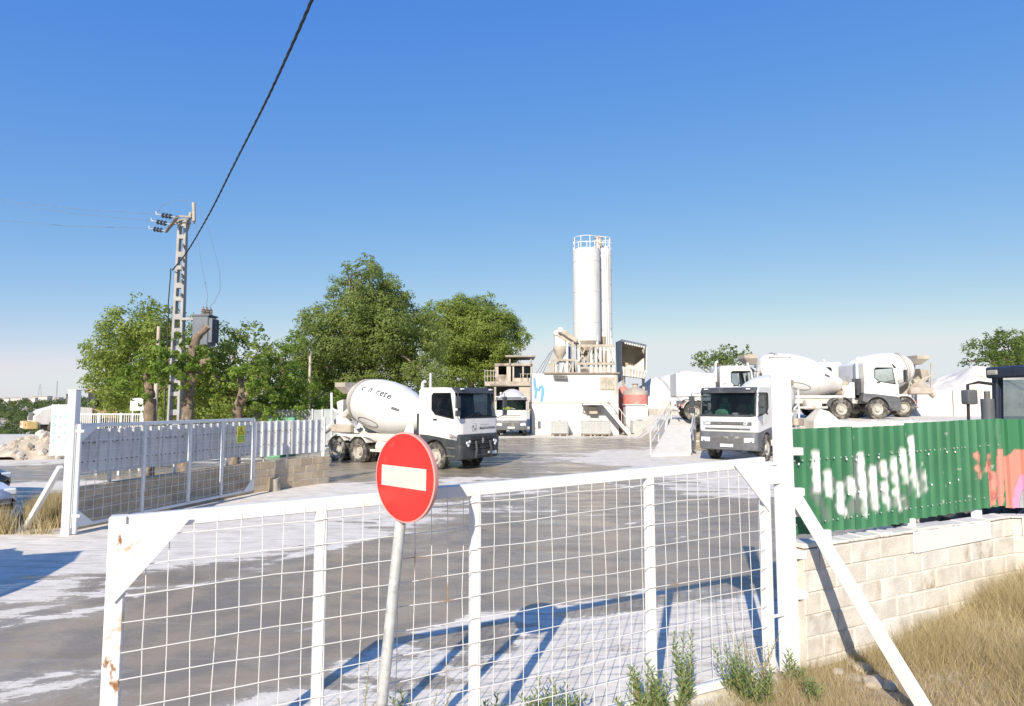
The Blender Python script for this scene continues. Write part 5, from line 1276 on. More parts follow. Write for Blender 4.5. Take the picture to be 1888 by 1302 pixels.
heap('white sand heap below the conifer at the right edge', 1800, 62, 7, 6, ZP(678, 60), M['white_sand'], 9, 1.4, 2.0)
heap('long white sand heap between the profile truck and the conifer', 1690, 66, 9, 6, ZP(705, 63), M['white_sand'], 14, 1.4, 2.4)
# low wall of big blocks on the terrace
lw = thing('block_barrier', 'low row of big white concrete blocks on the terrace behind the trucks', 'wall', (PX(1740, 43), 43, TZ))
x = PX(1688, 43)
for k in range(4):
    m = MB(); wd = 2.55; m.bx(x, x + wd - .08, 43, 43.6, TZ - .1, ZP(720, 43) + random.uniform(-.03, .03)); m.build('block', M['concrete_white'], lw, bevel=.03); x += wd
# ramp with rails up to the terrace
rp_ = thing('access_ramp', 'white concrete ramp with pipe handrails rising to the terrace left of the head-on truck', 'ramp', (7.3, 29, 0))
r0 = [G(1200, 842), G(1262, 836)]; ra_ = V((r0[0].x, r0[0].y, 0)); rb_ = V((ra_.x + 1.9, ra_.y + .5, 0)); rc = V((PX(1282, 33.2), 33.2, 0)); rd = V((PX(1236, 33.6), 33.6, 0))
m = MB(); top_ = [ra_ + V((0, 0, .08)), rb_ + V((0, 0, .12)), rc + V((0, 0, 1.46)), rd + V((0, 0, 1.46))]; bot_ = [V((p_.x, p_.y, -.1)) for p_ in top_]
m.loft([bot_, top_]); m.build('ramp_slab', M['concrete_white'], rp_, bevel=.03)
m = MB(); m.bx(rd.x - .3, rc.x + 1.4, rd.y - .1, rd.y + 2, -.1, 1.44); m.build('landing', M['concrete_white'], rp_, bevel=.03)
for a, b_ in ((top_[0], top_[3]), (top_[1], top_[2])):
    for hh in (.95, .5):
        m = MB(); m.tube([a + V((0, 0, hh)), b_ + V((0, 0, hh)), b_ + V((.3, 1.4, hh))], .03, 6); m.build('handrail', M['white_gate'], rp_, smooth=True)
    for k in range(4):
        q = a.lerp(b_, k / 3); m = MB(); m.tube([q, q + V((0, 0, .97))], .032, 6); m.build('rail_post', M['white_gate'], rp_)
# unfinished house behind
M['old_conc'] = mat('stained_old_concrete', (.40, .35, .29), .9, var=.2, vs_=1.2, spots=(((.22, .18, .14), .5, .65, .9, None), ((.6, .57, .52), .56, .68, 1.2, None)), bump=.3, bs=10)
M['old_render'] = mat('pale_old_render', (.50, .43, .35), .9, var=.12, vs_=1)
M['void'] = mat('dark_room_shade', (.05, .048, .045), .9, var=.2)  # near-black colour stands in for the shade inside the open rooms
uh = thing('unfinished_house', 'derelict two-storey concrete house with canopy under the big tree', 'building', (PX(940, 58), 58, 0)); y = 58.0
def ub(name, a, b_, c, d_, y0_, y1_, matx, par=None): m = MB(); m.bx(PX(a, y), PX(c, y), y0_, y1_, ZP(d_, y), ZP(b_, y)); return m.build(name, matx, par or uh, bevel=.02)
ub('floor_slab', 894, 704, 985, 712, 57.6, 64, M['old_conc'])
ub('canopy_roof', 932, 656, 987, 659, 57.4, 62, M['old_conc'])
ub('roof_slab', 912, 670, 982, 675, 57.9, 63, M['old_conc'])
for px_ in (940, 979):
    m = MB(); m.bx(PX(px_, y) - .06, PX(px_, y) + .06, 57.7, 57.82, ZP(672, y), ZP(658, y)); m.build('canopy_post', M['old_conc'], uh)
ub('wall_pier', 912, 673, 919, 704, 58, 63, M['old_conc']); ub('wall_pier', 934, 673, 942, 704, 58, 58.4, M['old_render']); ub('wall_pier', 945, 673, 948, 704, 58, 58.3, M['old_render']); ub('wall_pier', 963, 673, 966, 704, 58, 58.3, M['old_render']); ub('wall_pier', 978, 673, 982, 704, 58, 63, M['old_render'])
ub('sill_wall', 919, 691, 934, 704, 58.02, 58.3, M['old_conc']); ub('sill_wall', 948, 697, 978, 704, 58.02, 58.3, M['old_render'])
ub('inner_wall', 913, 673, 981, 704, 59.6, 59.9, M['void'])
for a, b_ in ((948, 963), (966, 978)):
    w_ = ub('window', a, 677, b_, 697, 58.1, 58.14, M['dark_glass'])
ub('ground_wall', 957, 712, 985, 760, 57.8, 63, M['old_render']); ub('ground_column', 911, 712, 915, 770, 57.8, 58.2, M['old_conc']); ub('back_wall', 896, 712, 957, 770, 61, 61.3, M['void'])
for px_ in (894, 899, 905, 910):
    m = MB(); m.tube([(PX(px_, 57.7), 57.7, ZP(704, y)), (PX(px_, 57.7), 57.7, ZP(682, y))], .035, 5); m.build('scaffold_pole', M['dusty'], uh)
for py_ in (684, 694):
    m = MB(); m.tube([(PX(893, 57.7), 57.7, ZP(py_, y)), (PX(913, 57.7), 57.7, ZP(py_, y))], .035, 5); m.build('scaffold_pole', M['dusty'], uh)
for px_ in (960, 972, 983):
    m = MB(); m.tube([(PX(px_, 57.6), 57.6, ZP(704, y)), (PX(px_, 57.6), 57.6, ZP(690, y))], .03, 5); m.build('balcony_post', M['dusty'], uh)
m = MB(); m.tube([(PX(958, 57.6), 57.6, ZP(690, y)), (PX(985, 57.6), 57.6, ZP(690, y))], .03, 5); m.build('balcony_rail', M['dusty'], uh)
# ================================================================== TREES AND PLANTS
def quads_mesh(name, P, mat_):                  # P: (n,4,3)
    n = len(P); me = bpy.data.meshes.new(name); k = P.shape[1]
    me.vertices.add(n * k); me.vertices.foreach_set('co', P.reshape(-1).astype(np.float32))
    me.loops.add(n * k); me.loops.foreach_set('vertex_index', np.arange(n * k, dtype=np.int32))
    me.polygons.add(n); me.polygons.foreach_set('loop_start', np.arange(0, n * k, k, dtype=np.int32)); me.polygons.foreach_set('loop_total', np.full(n, k, dtype=np.int32))
    me.update(calc_edges=True); me.validate(); me.materials.append(mat_); return me
def rand_dirs(n, rng):
    v = rng.normal(size=(n, 3)); return v / np.linalg.norm(v, axis=1, keepdims=True)
def leaf_quads(C, N, size, aspect, rng, droop=0.0):
    n = len(C); t = rand_dirs(n, rng); t[:, 2] -= droop; t -= N * np.sum(t * N, 1, keepdims=True); t /= np.linalg.norm(t, axis=1, keepdims=True) + 1e-9
    b = np.cross(N, t); L = size * rng.uniform(.6, 1.35, n)[:, None]; Wd = L * aspect
    return np.stack([C - t * L * .5, C + b * Wd * .5 + t * L * .05, C + t * L * .5, C - b * Wd * .5 + t * L * .05], 1)
def crown(clumps, size, dens, rng, aspect=.55, droop=0.0, flat=.85, sub=7):
    """clumps: (centre, radius). Leaves gather in sprays round each clump's shell so that gaps and shade stay between."""
    out = []
    for c, r in clumps:
        c = np.array(c); ns = max(5, int(sub * (r / .8) ** 1.6))
        d = rand_dirs(ns, rng); sc = c + d * (r * rng.uniform(.35, 1.0, ns) ** .6)[:, None] * np.array([1, 1, flat])
        sr = r * rng.uniform(.22, .45, ns)
        for q, rr, dd in zip(sc, sr, d):
            k = max(8, int(dens * (rr / size) ** 2)); e = rand_dirs(k, rng); pos = q + e * (rr * rng.uniform(.15, 1.0, k) ** .5)[:, None] * np.array([1, 1, .75])
            if droop: pos[:, 2] -= rng.uniform(0, droop, k) * rr * 1.5
            N = e * .8 + dd * .7 + rand_dirs(k, rng) * .55 + np.array([0, 0, .2]); N /= np.linalg.norm(N, axis=1, keepdims=True)
            out.append(leaf_quads(pos, N, size, aspect, rng, droop))
    return np.concatenate(out)
M['bark'] = mat('grey_brown_bark', (.20, .15, .105), .95, var=.25, vs_=6, spots=(((.33, .28, .21), .52, .66, 9, (1, 1, .25)),), bump=.8, bs=22)
M['cutwood'] = mat('fresh_cut_wood', (.58, .43, .27), .8, var=.12, vs_=8)
M['leaf_a'] = leafmat('leaf_elm', (.12, .175, .030), (.24, .305, .058), (.36, .415, .10))
M['leaf_b'] = leafmat('leaf_poplar', (.11, .16, .038), (.22, .275, .072), (.33, .38, .125))
M['leaf_c'] = leafmat('leaf_bright', (.10, .18, .022), (.20, .30, .04), (.31, .40, .07))
M['leaf_d'] = leafmat('leaf_pine', (.07, .12, .03), (.14, .20, .045), (.21, .27, .07))
M['leaf_e'] = leafmat('leaf_far', (.05, .075, .03), (.085, .12, .04), (.13, .155, .06))
def gnarl(m, amp, sc=5.0):
    for i, p_ in enumerate(m.v): m.v[i] = p_ + noise.noise_vector(p_ * sc) * amp + noise.noise_vector(p_ * sc * 3.1) * amp * .45
    return m
def branch(m, a, b, r0, r1, rg, n=5, wob=.12, seg=8):
    a = V(a); b = V(b); L = (b - a).length; pts = []
    for k in range(n + 1):
        t = k / n; pts.append(a.lerp(b, t) + V((rg.uniform(-1, 1), rg.uniform(-1, 1), rg.uniform(-.4, .4))) * (wob * L * .3 * math.sin(math.pi * t)))
    m.tube(pts, [r0 + (r1 - r0) * k / n for k in range(n + 1)], seg); return pts[-1]
def tree(label, base, cl, d, size, dens, leaf, seed, tr=.3, group=None, dj=1.6, limbs=9, droop=0, name='leafy_tree', sub=7, flat=.85, fill=1):
    """cl: clumps as (px, py, radius px) at about d metres"""
    rng = np.random.default_rng(seed); rg = random.Random(seed)
    clumps = []
    for px, py, rp in cl:
        r = rp * d / FPX * 1.06; dd = d + rng.uniform(-dj, dj); clumps.append((tuple(D(px, py, dd)), r))
        if fill:
            for _ in range(fill): a_ = rng.uniform(0, 6.28); clumps.append((tuple(D(px + .75 * rp * math.cos(a_), py + .6 * rp * math.sin(a_), dd + rng.uniform(-.8, .8))), r * .62))
        if rp > 24: clumps.append((tuple(D(px + rng.uniform(-.3, .3) * rp, py + rng.uniform(-.1, .4) * rp, dd + r * rng.uniform(.5, 1.3))), r * .85))
    zb_ = gz(base[0], base[1]) - .05
    root = thing(name, label, 'tree', (base[0], base[1], zb_), 0, group)
    m = MB(); tops = sorted(clumps, key=lambda q: -q[0][2]); hgt_ = tops[0][0][2]
    cx_ = sum(q[0][0] for q in clumps) / len(clumps); cy_ = sum(q[0][1] for q in clumps) / len(clumps)
    b0 = V((base[0], base[1], zb_)); mid = V((base[0] * .6 + cx_ * .4, base[1] * .6 + cy_ * .4, zb_ + (hgt_ - zb_) * .45)); tp = V((cx_, cy_, zb_ + (hgt_ - zb_) * .8))
    branch(m, b0, mid, tr, tr * .7, rg, 6, .08, 12); branch(m, mid, tp, tr * .68, tr * .2, rg, 6, .1, 10); tk_ = m.build('trunk', M['bark'], root, smooth=True, ang=60)
    for k in range(limbs):
        c, r = clumps[rg.randrange(len(clumps))]; t = rg.uniform(.2, .95); s_ = b0.lerp(mid, .6 + .4 * t) if t < .5 else mid.lerp(tp, (t - .5) * 1.6)
        m = MB(); branch(m, s_, V(c) , tr * .34, tr * .08, rg, 5, .2, 7); m.build('limb', M['bark'], root, smooth=True, ang=60)
    P = crown(clumps, size, dens, rng, droop=droop, sub=sub, flat=flat)
    inv = np.array(wm(root).inverted()); P = P @ inv[:3, :3].T + inv[:3, 3]
    o = bpy.data.objects.new('crown', quads_mesh('crown', P, M[leaf])); lk(o, root); return root
TG = 'trees behind the yard'
tree('tall pointed broad-leaved tree towering behind the lettered mixer truck', (-10.2, 43.5), [(683,482,20),(672,505,32),(700,512,32),(640,535,34),(724,540,36),(682,560,52),(600,590,44),(640,615,58),(702,615,60),(755,600,46),(580,640,40),(612,680,50),(662,690,52),(722,680,52),(775,645,44),(790,590,30),(568,700,38),(620,725,40),(690,730,40),(650,500,18),(612,555,22),(745,690,44),(560,665,34),(590,720,36),(640,745,34),(545,715,28),(700,560,40),(655,570,36),(730,590,40),(790,690,34),(800,630,30)], 42, 0.165, 8.5, 'leaf_b', 21, .42, TG, 2.0, 16)
tree('round dense tree with dark underside left of the unfinished house', (-4.2, 63), [(850,572,38),(882,566,30),(828,600,44),(882,610,52),(930,602,36),(952,626,26),(902,650,46),(850,652,46),(832,694,36),(880,694,34),(962,622,16),(805,572,24),(920,570,18),(836,560,16),(820,640,40),(800,610,24),(860,620,44),(820,720,28),(905,690,30)], 61, 0.19, 8.0, 'leaf_a', 22, .4, TG, 2.0, 14)
tree('drooping leafy tree behind the power pole at the left', (-17.5, 33), [(270,562,28),(236,592,44),(292,600,44),(202,632,42),(180,660,32),(250,650,55),(312,640,50),(332,592,34),(220,700,44),(180,700,28),(282,702,50),(332,705,50),(165,640,16),(300,560,20),(210,735,26),(262,740,30),(320,745,30),(350,640,36),(200,670,36),(238,745,30),(190,745,24),(300,770,26),(345,765,26),(360,690,36)], 32.5, 0.15, 11.0, 'leaf_a', 23, .3, TG, 1.6, 12, .6)
tree('bushy tree between the transformer and the wooden pole', (-14.0, 32.5), [(402,640,44),(432,616,34),(402,700,50),(450,682,42),(410,745,34),(446,740,38),(385,670,36),(470,610,14),(478,640,22),(470,700,34),(380,720,34),(420,770,26),(460,768,26),(385,760,24)], 31.5, 0.15, 11.5, 'leaf_a', 24, .24, TG, 1.4, 10, .5)
tree('lower yellow-green tree just left of the tall pointed tree', (-12.6, 35), [(482,662,38),(522,660,40),(544,632,26),(502,720,45),(552,700,40),(540,745,34),(500,755,28),(580,735,28),(475,605,15),(480,630,22),(586,765,18),(470,745,30),(520,770,22),(560,770,20),(500,690,36)], 34.5, 0.155, 9.8, 'leaf_c', 25, .24, TG, 1.4, 10, .3)
tree('sparse tree poking up behind the heap above the tipper truck', (PX(1330, 72), 72), [(1325,646,15),(1346,646,14),(1376,648,15),(1300,660,20),(1340,666,25),(1284,672,11),(1366,666,20),(1316,675,20)], 72, 0.3, 6.3, 'leaf_d', 26, .3, TG, 1.5, 9)
tree('dense conifer rising behind the tractor cab at the right edge', (PX(1870, 66), 66), [(1832,618,16),(1802,648,24),(1852,640,32),(1882,628,25),(1786,668,14),(1862,670,32),(1908,640,32),(1824,672,24),(1850,612,12),(1812,630,14)], 66, 0.26, 6.8, 'leaf_d', 27, .35, TG, 1.8, 9)
tree('small dark bush under the tall tree beside the wooden pole', (-12.5, 38), [(600,745,26),(632,752,24),(575,752,20)], 38, 0.14, 6.0, 'leaf_a', 28, .08, TG, .8, 4)
for k, (lb, px_, d_, cl_) in enumerate((('low dark shrub under the drooping tree at the left', 300, 30.5, [(255,765,22),(300,768,24),(340,768,22),(220,768,18)]), ('low green shrub behind the leaning pollarded tree', 430, 30.5, [(395,768,22),(432,766,24),(468,764,22)]),
        ('low yellow-green shrub against the grey back fence', 545, 36.5, [(515,752,24),(550,748,28),(585,750,26)]), ('low shrub between the wooden pole and the mixer drum', 615, 36.5, [(605,752,26),(640,758,24),(620,725,26)]))):
    tree(lb, (PX(px_, d_), d_), cl_, d_, .13, 9.0, 'leaf_a' if k < 2 else 'leaf_c', 90 + k, .05, 'shrubs under the trees', .5, 3, name='shrub')
# pollarded trunks
def pollard(label, px, d, forks, tufts, seed, r=.26):
    rg = random.Random(seed); rng = np.random.default_rng(seed); x = PX(px, d); root = thing('pollarded_tree', label, 'tree', (x, d, 0), 0, 'pollarded trees behind the white fence')
    m = MB(); base = V((x, d, -.05)); fk = D(*forks[0][0], d)
    branch(m, base, fk, r * 1.1, r * .85, rg, 16, .05, 20); gnarl(m, .045); m.build('trunk', M['bark'], root, smooth=True, ang=60)
    for pts in forks:
        q = [D(a, b_, d + rg.uniform(-.15, .15)) for a, b_ in pts]
        q2 = []
        for a_, b_ in zip(q[:-1], q[1:]): q2 += [a_.lerp(b_, w_ / 5) for w_ in range(5)]
        q = q2 + [q[-1]]
        m = MB(); rr = [r * .8 * (1 - .35 * k / (len(q) - 1)) for k in range(len(q))]; rr[-1] *= 1.12; rr[-2] *= 1.12
        m.tube(q, rr, 16); gnarl(m, .035); lb = m.build('limb', M['bark'], root, smooth=True, ang=60)
        e = (q[-1] - q[-2]).normalized(); m = MB(); m.lathe([(.0, rr[-1] * .93), (.012, rr[-1] * .9)], q[-1], e, 14, True); m.build('cut_face', M['cutwood'], lb)
    cl = [(tuple(D(a, b_, d + rg.uniform(-.9, .3))), rp * d / FPX * 1.1) for a, b_, rp in tufts]
    P = crown(cl, .115, 26.0, rng, .5, .4, .9, 16); inv = np.array(wm(root).inverted()); P = P @ inv[:3, :3].T + inv[:3, 3]
    lk(bpy.data.objects.new('crown', quads_mesh('crown', P, M['leaf_c'])), root)
    return root
pollard('pollarded tree with a single cut stub, nearest the far gate post', 278, 19.5, [[(277, 735), (272, 705), (268, 688)]], [(238,690,30),(262,662,24),(300,660,30),(288,685,20),(235,715,22),(262,728,18),(310,690,26),(296,640,20),(215,700,16),(272,672,22),(252,705,22),(285,708,14),(320,665,22)], 31, .19)
pollard('thick pollarded tree with forked cut limbs in front of the transformer', 346, 20.2, [[(348, 715), (360, 690), (375, 668)], [(346, 720), (341, 700), (338, 685)], [(350, 710), (352, 660), (362, 625), (383, 602)], [(362, 690), (372, 670), (388, 662)]], [(330,660,26),(372,652,24),(352,640,22),(385,690,24),(312,680,24),(366,680,16),(345,668,20),(330,620,14),(358,662,22),(338,705,14),(322,700,18),(378,720,16),(362,632,18),(395,670,18)], 32, .20)
pollard('leaning pollarded tree with two stubs near the end of the white fence', 436, 21, [[(440, 745), (447, 720), (444, 696)], [(442, 742), (462, 722), (472, 694)]], [(432,690,22),(468,705,22),(488,730,26),(510,750,20),(462,680,22),(500,765,14),(425,715,14),(478,760,16),(452,668,22),(440,710,14),(482,695,20),(495,715,20)], 33, .17)

# ---------------------------------------------------------------- grasses
def blades(C, H, lean, wdt, rng):
    n = len(C); a = rng.uniform(0, 2 * np.pi, n); u = np.stack([np.cos(a), np.sin(a), np.zeros(n)], 1); b = rng.uniform(0, 2 * np.pi, n); l = np.stack([np.cos(b), np.sin(b), np.zeros(n)], 1) * (lean * rng.uniform(.2, 1, n) * H)[:, None]
    w_ = (wdt * rng.uniform(.6, 1.3, n))[:, None]; up = np.zeros((n, 3)); up[:, 2] = H
    return np.stack([C - u * w_, C + u * w_, C + up + l], 1)
def strawmat(name, a, b_, c_): return leafmat(name, a, b_, c_, .25, .8)
M['straw'] = strawmat('dry_grass_straw', (.34, .255, .13), (.56, .445, .255), (.72, .62, .42))
rng = np.random.default_rng(77)
def patch(n, fx, hf, lean, wdt, mat_, name, label, clumpy=.5):
    P0 = fx(n); hz_ = height(P0[:, 0], P0[:, 1]); nn_ = np.array([noise.noise(V((x * 1.3, y * 1.3, .5))) for x, y in P0])
    keep = rng.uniform(-.6, .6, len(P0)) * clumpy < nn_ + .12; P0 = P0[keep]; hz_ = hz_[keep]; nn_ = nn_[keep]
    C = np.concatenate([P0, hz_[:, None] - .01], 1); H = hf(P0) * rng.uniform(.4, 1.2, len(P0)) * (1 + .6 * nn_)
    o = bpy.data.objects.new(name, quads_mesh(name, blades(C, H, lean, wdt, rng), M[mat_])); lk(o); tag(o, label, 'grass', kind='stuff'); return o
def fx_right(n):
    P = np.stack([rng.uniform(.2, 8.5, n), rng.uniform(2.6, 7.6, n)], 1)
    d1 = -side(P[:, 0], P[:, 1], GA, GB) / (GB - GA).length; dw = np.where(P[:, 0] > 5.78, -side(P[:, 0], P[:, 1], WB, WC) / (WC - WB).length, -side(P[:, 0], P[:, 1], WA, WB) / (WB - WA).length)
    ok = np.where(P[:, 0] < 2.45, d1 > .14 + .25 * (P[:, 0] < 1.4), dw > .13)
    return P[ok]
patch(420000, fx_right, lambda p: .09 + .13 * sst(2.9, 5.2, p[:, 0]) + .05 * sst(.5, 2, p[:, 0]), 1.0, .0018, 'straw', 'dry_grass', 'matted dry yellow grass on the bank below the block wall', .75)
def fx_left(n):
    P = np.stack([rng.normal(-9.15, .42, n), rng.normal(12.5, .5, n)], 1); return P[(P[:, 0] < -8.35) & (P[:, 1] > 11.55)]
patch(26000, fx_left, lambda p: .5 + 0 * p[:, 0], .5, .005, 'straw', 'dry_grass', 'tall dry yellow grass beside the left gate post', .2)
def fx_lw(n):
    t = rng.uniform(.1, 1, n); P = np.stack([LWA.x + (LWB.x - LWA.x) * t - .25 + rng.normal(0, .1, n), LWA.y + (LWB.y - LWA.y) * t + rng.normal(0, .2, n)], 1); return P
patch(5200, fx_right, lambda p: .22 + .22 * sst(2.4, 5.0, p[:, 0]), .55, .0022, 'straw', 'dry_stalks', 'taller loose dry stalks standing over the matted grass', .9)
# leafy weeds growing at the near gate
M['weed'] = leafmat('weed_green', (.12, .19, .06), (.22, .31, .11), (.34, .42, .18), .35)
M['weed_stem'] = mat('weed_stem', (.24, .22, .09), .8)
def weed(label, p, h, nst, spread, seed, dry=False):
    rg = random.Random(seed); rng2 = np.random.default_rng(seed); z0 = gz(p[0], p[1]); root = thing('weed_plant', label, 'plant', (p[0], p[1], z0), 0, 'weeds at the near gate')
    Cs, Ns = [], []
    ms = MB()
    for k in range(nst):
        a = rg.uniform(0, 6.28); hh = h * rg.uniform(.55, 1.0); sp = spread * rg.uniform(.2, 1); b0 = V((p[0] + .03 * math.cos(a), p[1] + .03 * math.sin(a), z0)); tip = b0 + V((sp * math.cos(a), sp * math.sin(a), hh))
        q = [b0, b0.lerp(tip, .5) + V((0, 0, .02)), tip]; ms.tube(q, [.005, .004, .002], 5)
        nl = int(hh / .012)
        for j in range(nl):
            t = .12 + .88 * j / nl; c = b0.lerp(tip, t); aa = j * 2.4; o_ = V((math.cos(aa), math.sin(aa), .75)).normalized(); ln = (.05 + .035 * (1 - t)) * (1.0 if not dry else .6)
            w_ = o_.cross(V((0, 0, 1))).normalized() * ln * .13; Cs.append([c, c + o_ * ln * .5 + w_, c + o_ * ln, c + o_ * ln * .5 - w_])
    ms.build('stem', M['weed_stem'], root, smooth=True)
    P = np.array([[list(v) for v in q] for q in Cs]); inv = np.array(wm(root).inverted()); P = P @ inv[:3, :3].T + inv[:3, 3]
    lk(bpy.data.objects.new('foliage', quads_mesh('foliage', P, M['weed'] if not dry else M['straw'])), root)
def gp(px, off):                                 # a spot at the foot of the near gate, off metres in front of it
    r = ray(px, 1250); nrm = V((nu.y, -nu.x, 0)); k = (V((GA.x, GA.y, 0)) + nrm * off).dot(nrm) / V((r.x, r.y, 0)).dot(nrm); return (r.x * k, r.y * k)
WEEDS = [('upright green weed against the sign pole', 742, .16, .55, 7, .10), ('dense low green weed right of the second gate upright', 905, -.25, .26, 9, .16), ('spiky green weed left of the third gate upright', 990, -.30, .26, 9, .18), ('tall green weed in front of the third gate upright', 1188, .10, .42, 8, .10),
         ('tallest bright green weed in the last gate bay', 1267, .10, .58, 9, .10), ('leaning green weed left of the gate end post', 1212, .14, .32, 7, .12), ('green and brown weed by the gate end post', 1350, .12, .42, 9, .14), ('small green weed in front of the brace', 1405, .40, .40, 7, .12), ('small green weed at the foot of the tall gate post', 1465, .22, .30, 6, .10),
         ('thin weed below the second gate bay', 800, -.1, .20, 6, .12), ('low weed at the foot of the third gate upright', 1165, .12, .26, 7, .16), ('short weed beside the gate bottom rail', 1045, -.2, .24, 7, .15), ('green weed among dry stalks left of the tall post', 1378, .30, .36, 8, .12), ('pale green weed low on the bank right of the tall post', 1495, .5, .22, 7, .10), ('bushy green weed between the third upright and the end bay', 1235, .22, .30, 9, .16), ('small weed right at the sign pole foot', 700, .05, .22, 7, .12)]
for k, (lb, px_, of, h_, ns, sp) in enumerate(WEEDS): weed(lb, gp(px_, of), h_, ns, sp, 40 + k)
for k, (lb, px_, of, h_) in enumerate([('thin dry weed stalks seen through the gate left of the sign pole', 655, .1, .75), ('dry brown weed stalks near the gate end post', 1385, .15, .55), ('dry stalks between the sign pole and the second upright', 770, .05, .6), ('feathery dry weed at the base of the tall gate post', 1425, .3, .45)]): weed(lb, gp(px_, of), h_, 5, .22, 70 + k, True)
# white stones in the bank
rg = random.Random(4)
STN = ['largest pale stone in the dry grass just left of the brace foot', 'pale stone right above the largest one below the brace', 'small pale stone furthest up the bank beside the brace shadow', 'small pale stone on the left of the group below the wall', 'flat pale stone right beside the brace']
for k, (px_, py_, s_) in enumerate(((1612, 1262, .11), (1590, 1235, .09), (1570, 1225, .07), (1545, 1240, .06), (1640, 1268, .08))):
    g = G(px_, py_, .12); z0 = gz(g.x, g.y); g = G(px_, py_, z0); bm = bmesh.new(); bmesh.ops.create_icosphere(bm, subdivisions=2, radius=1)
    for v in bm.verts: v.co *= 1 + .28 * noise.noise(v.co * 1.7 + V((k * 3, 0, 0))); v.co.x *= s_; v.co.y *= s_ * .8; v.co.z *= s_ * .5
    me = bpy.data.meshes.new('stone'); bm.to_mesh(me); bm.free(); me.materials.append(M['rubble_mat']); o = bpy.data.objects.new('stone', me); lk(o); o.location = (g.x, g.y, z0 + s_ * .12); o.rotation_euler.z = rg.uniform(0, 3)
    tag(o, STN[k], 'stone', 'pale stones in the dry grass')
# far wood on the valley side
rng = np.random.default_rng(5); cl = []
for k in range(760):
    d = 120 + 620 * rng.uniform() ** 1.5; u_ = rng.uniform(-.98, -.15); x, y_ = u_ * d, d; r = rng.uniform(1.8, 3.4) * (1 + d / 700); z = gz(x, y_)
    cl.append((x, y_, z + r * .75, r))
out = []
for x, y_, z, r in cl:
    k = 130; e = rand_dirs(k, rng); pos = np.array([x, y_, z]) + e * r * rng.uniform(.5, 1, k)[:, None] * np.array([1.2, 1.2, .8]); N = e + .6 * rand_dirs(k, rng); N /= np.linalg.norm(N, axis=1, keepdims=True); out.append(leaf_quads(pos, N, r * .34, .7, rng))
o = bpy.data.objects.new('far_wood', quads_mesh('far_wood', np.concatenate(out), M['leaf_e'])); lk(o); tag(o, 'far green scrub wood on the valley side at the left horizon', 'wood', kind='stuff')
# ================================================================== POWER POLE, LINES, MACHINES, CARS
M['pole_conc'] = mat('grey_precast_concrete', (.34, .335, .325), .85, var=.12, vs_=2, spots=(((.32, .29, .25), .55, .7, 2, (1, 1, .3)),), bump=.2, bs=20)
M['porcelain'] = mat('dark_insulator', (.10, .13, .18), .25, var=.1, coat=.4); M['cable'] = mat('black_cable', (.02, .022, .026), .6, var=.1); M['wire'] = mat('grey_conductor', (.20, .24, .32), .5, .3)
M['galv_dark'] = mat('weathered_steel', (.24, .22, .19), .6, .2, var=.2)
pd = 29.0; ppx = 325.5
pp = thing('power_pole', 'tall concrete power pole with square openings, crossarm and insulators', 'power pole', (PX(ppx, pd), pd, 0))
zt = ZP(412, pd); xc = PX(ppx, pd)
for s_ in (-1, 1):
    m = MB(); m.loft([[(xc + s_ * (w_ - .06) + a * .06, pd + b_ * dp, z) for a, b_ in ((-1, -1), (1, -1), (1, 1), (-1, 1))] for z, w_, dp in ((-.1, .30, .18), (zt, .205, .11))]); m.build('pole_leg', M['pole_conc'], pp, bevel=.01)
z = .3; k = 0
while z < zt - .1:
    hh = .26 if k % 2 == 0 else .2; t = z / zt; wd = .30 + (.205 - .30) * t
    m = MB(); m.bx(xc - wd + .1, xc + wd - .1, pd - (.2 - .07 * t) + .02, pd + (.2 - .07 * t) - .02, z, z + hh); m.build('web', M['pole_conc'], pp, bevel=.01); z += hh + (.62 if k % 2 == 0 else .40); k += 1
m = MB(); m.bx(xc - .3, xc + .3, pd - .18, pd + .18, zt, zt + .12); m.build('pole_cap', M['pole_conc'], pp, bevel=.01)
ca, cb = D(306, 427, 30.3), D(327, 400, 27.9)
m = MB(); m.bar(ca, cb, .12, .12); xarm = m.build('crossarm', M['galv_dark'], pp)
da, db = D(338, 416, 29.6), D(352, 400, 28.2)
m = MB(); m.bar(da, db, .09, .09); m.build('crossarm', M['galv_dark'], pp)
for a, b_ in ((ca.lerp(cb, .45), V((xc - .1, pd, zt + .1))), (ca.lerp(cb, .7), V((xc + .2, pd - .1, zt + .2))), (da.lerp(db, .2), V((xc + .2, pd, zt))), (db, D(330, 399, 28.0))):
    m = MB(); m.bar(a, b_, .07, .07); m.build('arm_strut', M['dusty'], pp)
ends = []
for (a, b_, t) in (((325, 401), (288, 395), .96), ((312, 412), (279, 407), .5), ((305, 425), (275, 421), .04)):
    p0 = ca.lerp(cb, t); dd = p0.y; p1 = D(b_[0], b_[1], dd + .3); ax_ = (p1 - p0)
    m = MB(); m.tube([p0, p1], .018, 6); ins = m.build('insulator_rod', M['steel'], pp)
    for q in range(3):
        m = MB(); c0 = p0 + ax_ * (.32 + .17 * q); m.lathe([(-.05, .03), (-.03, .11), (.0, .13), (.02, .05), (.06, .03)], c0, ax_.normalized(), 14); m.build('insulator_disc', M['porcelain'], ins, smooth=True)
    m = MB(); m.tube([p1 - ax_ * .12, p1, p1 + V((.0, 0, .12))], .03, 6); m.build('clamp', M['steel'], ins, smooth=True); ends.append(p1)
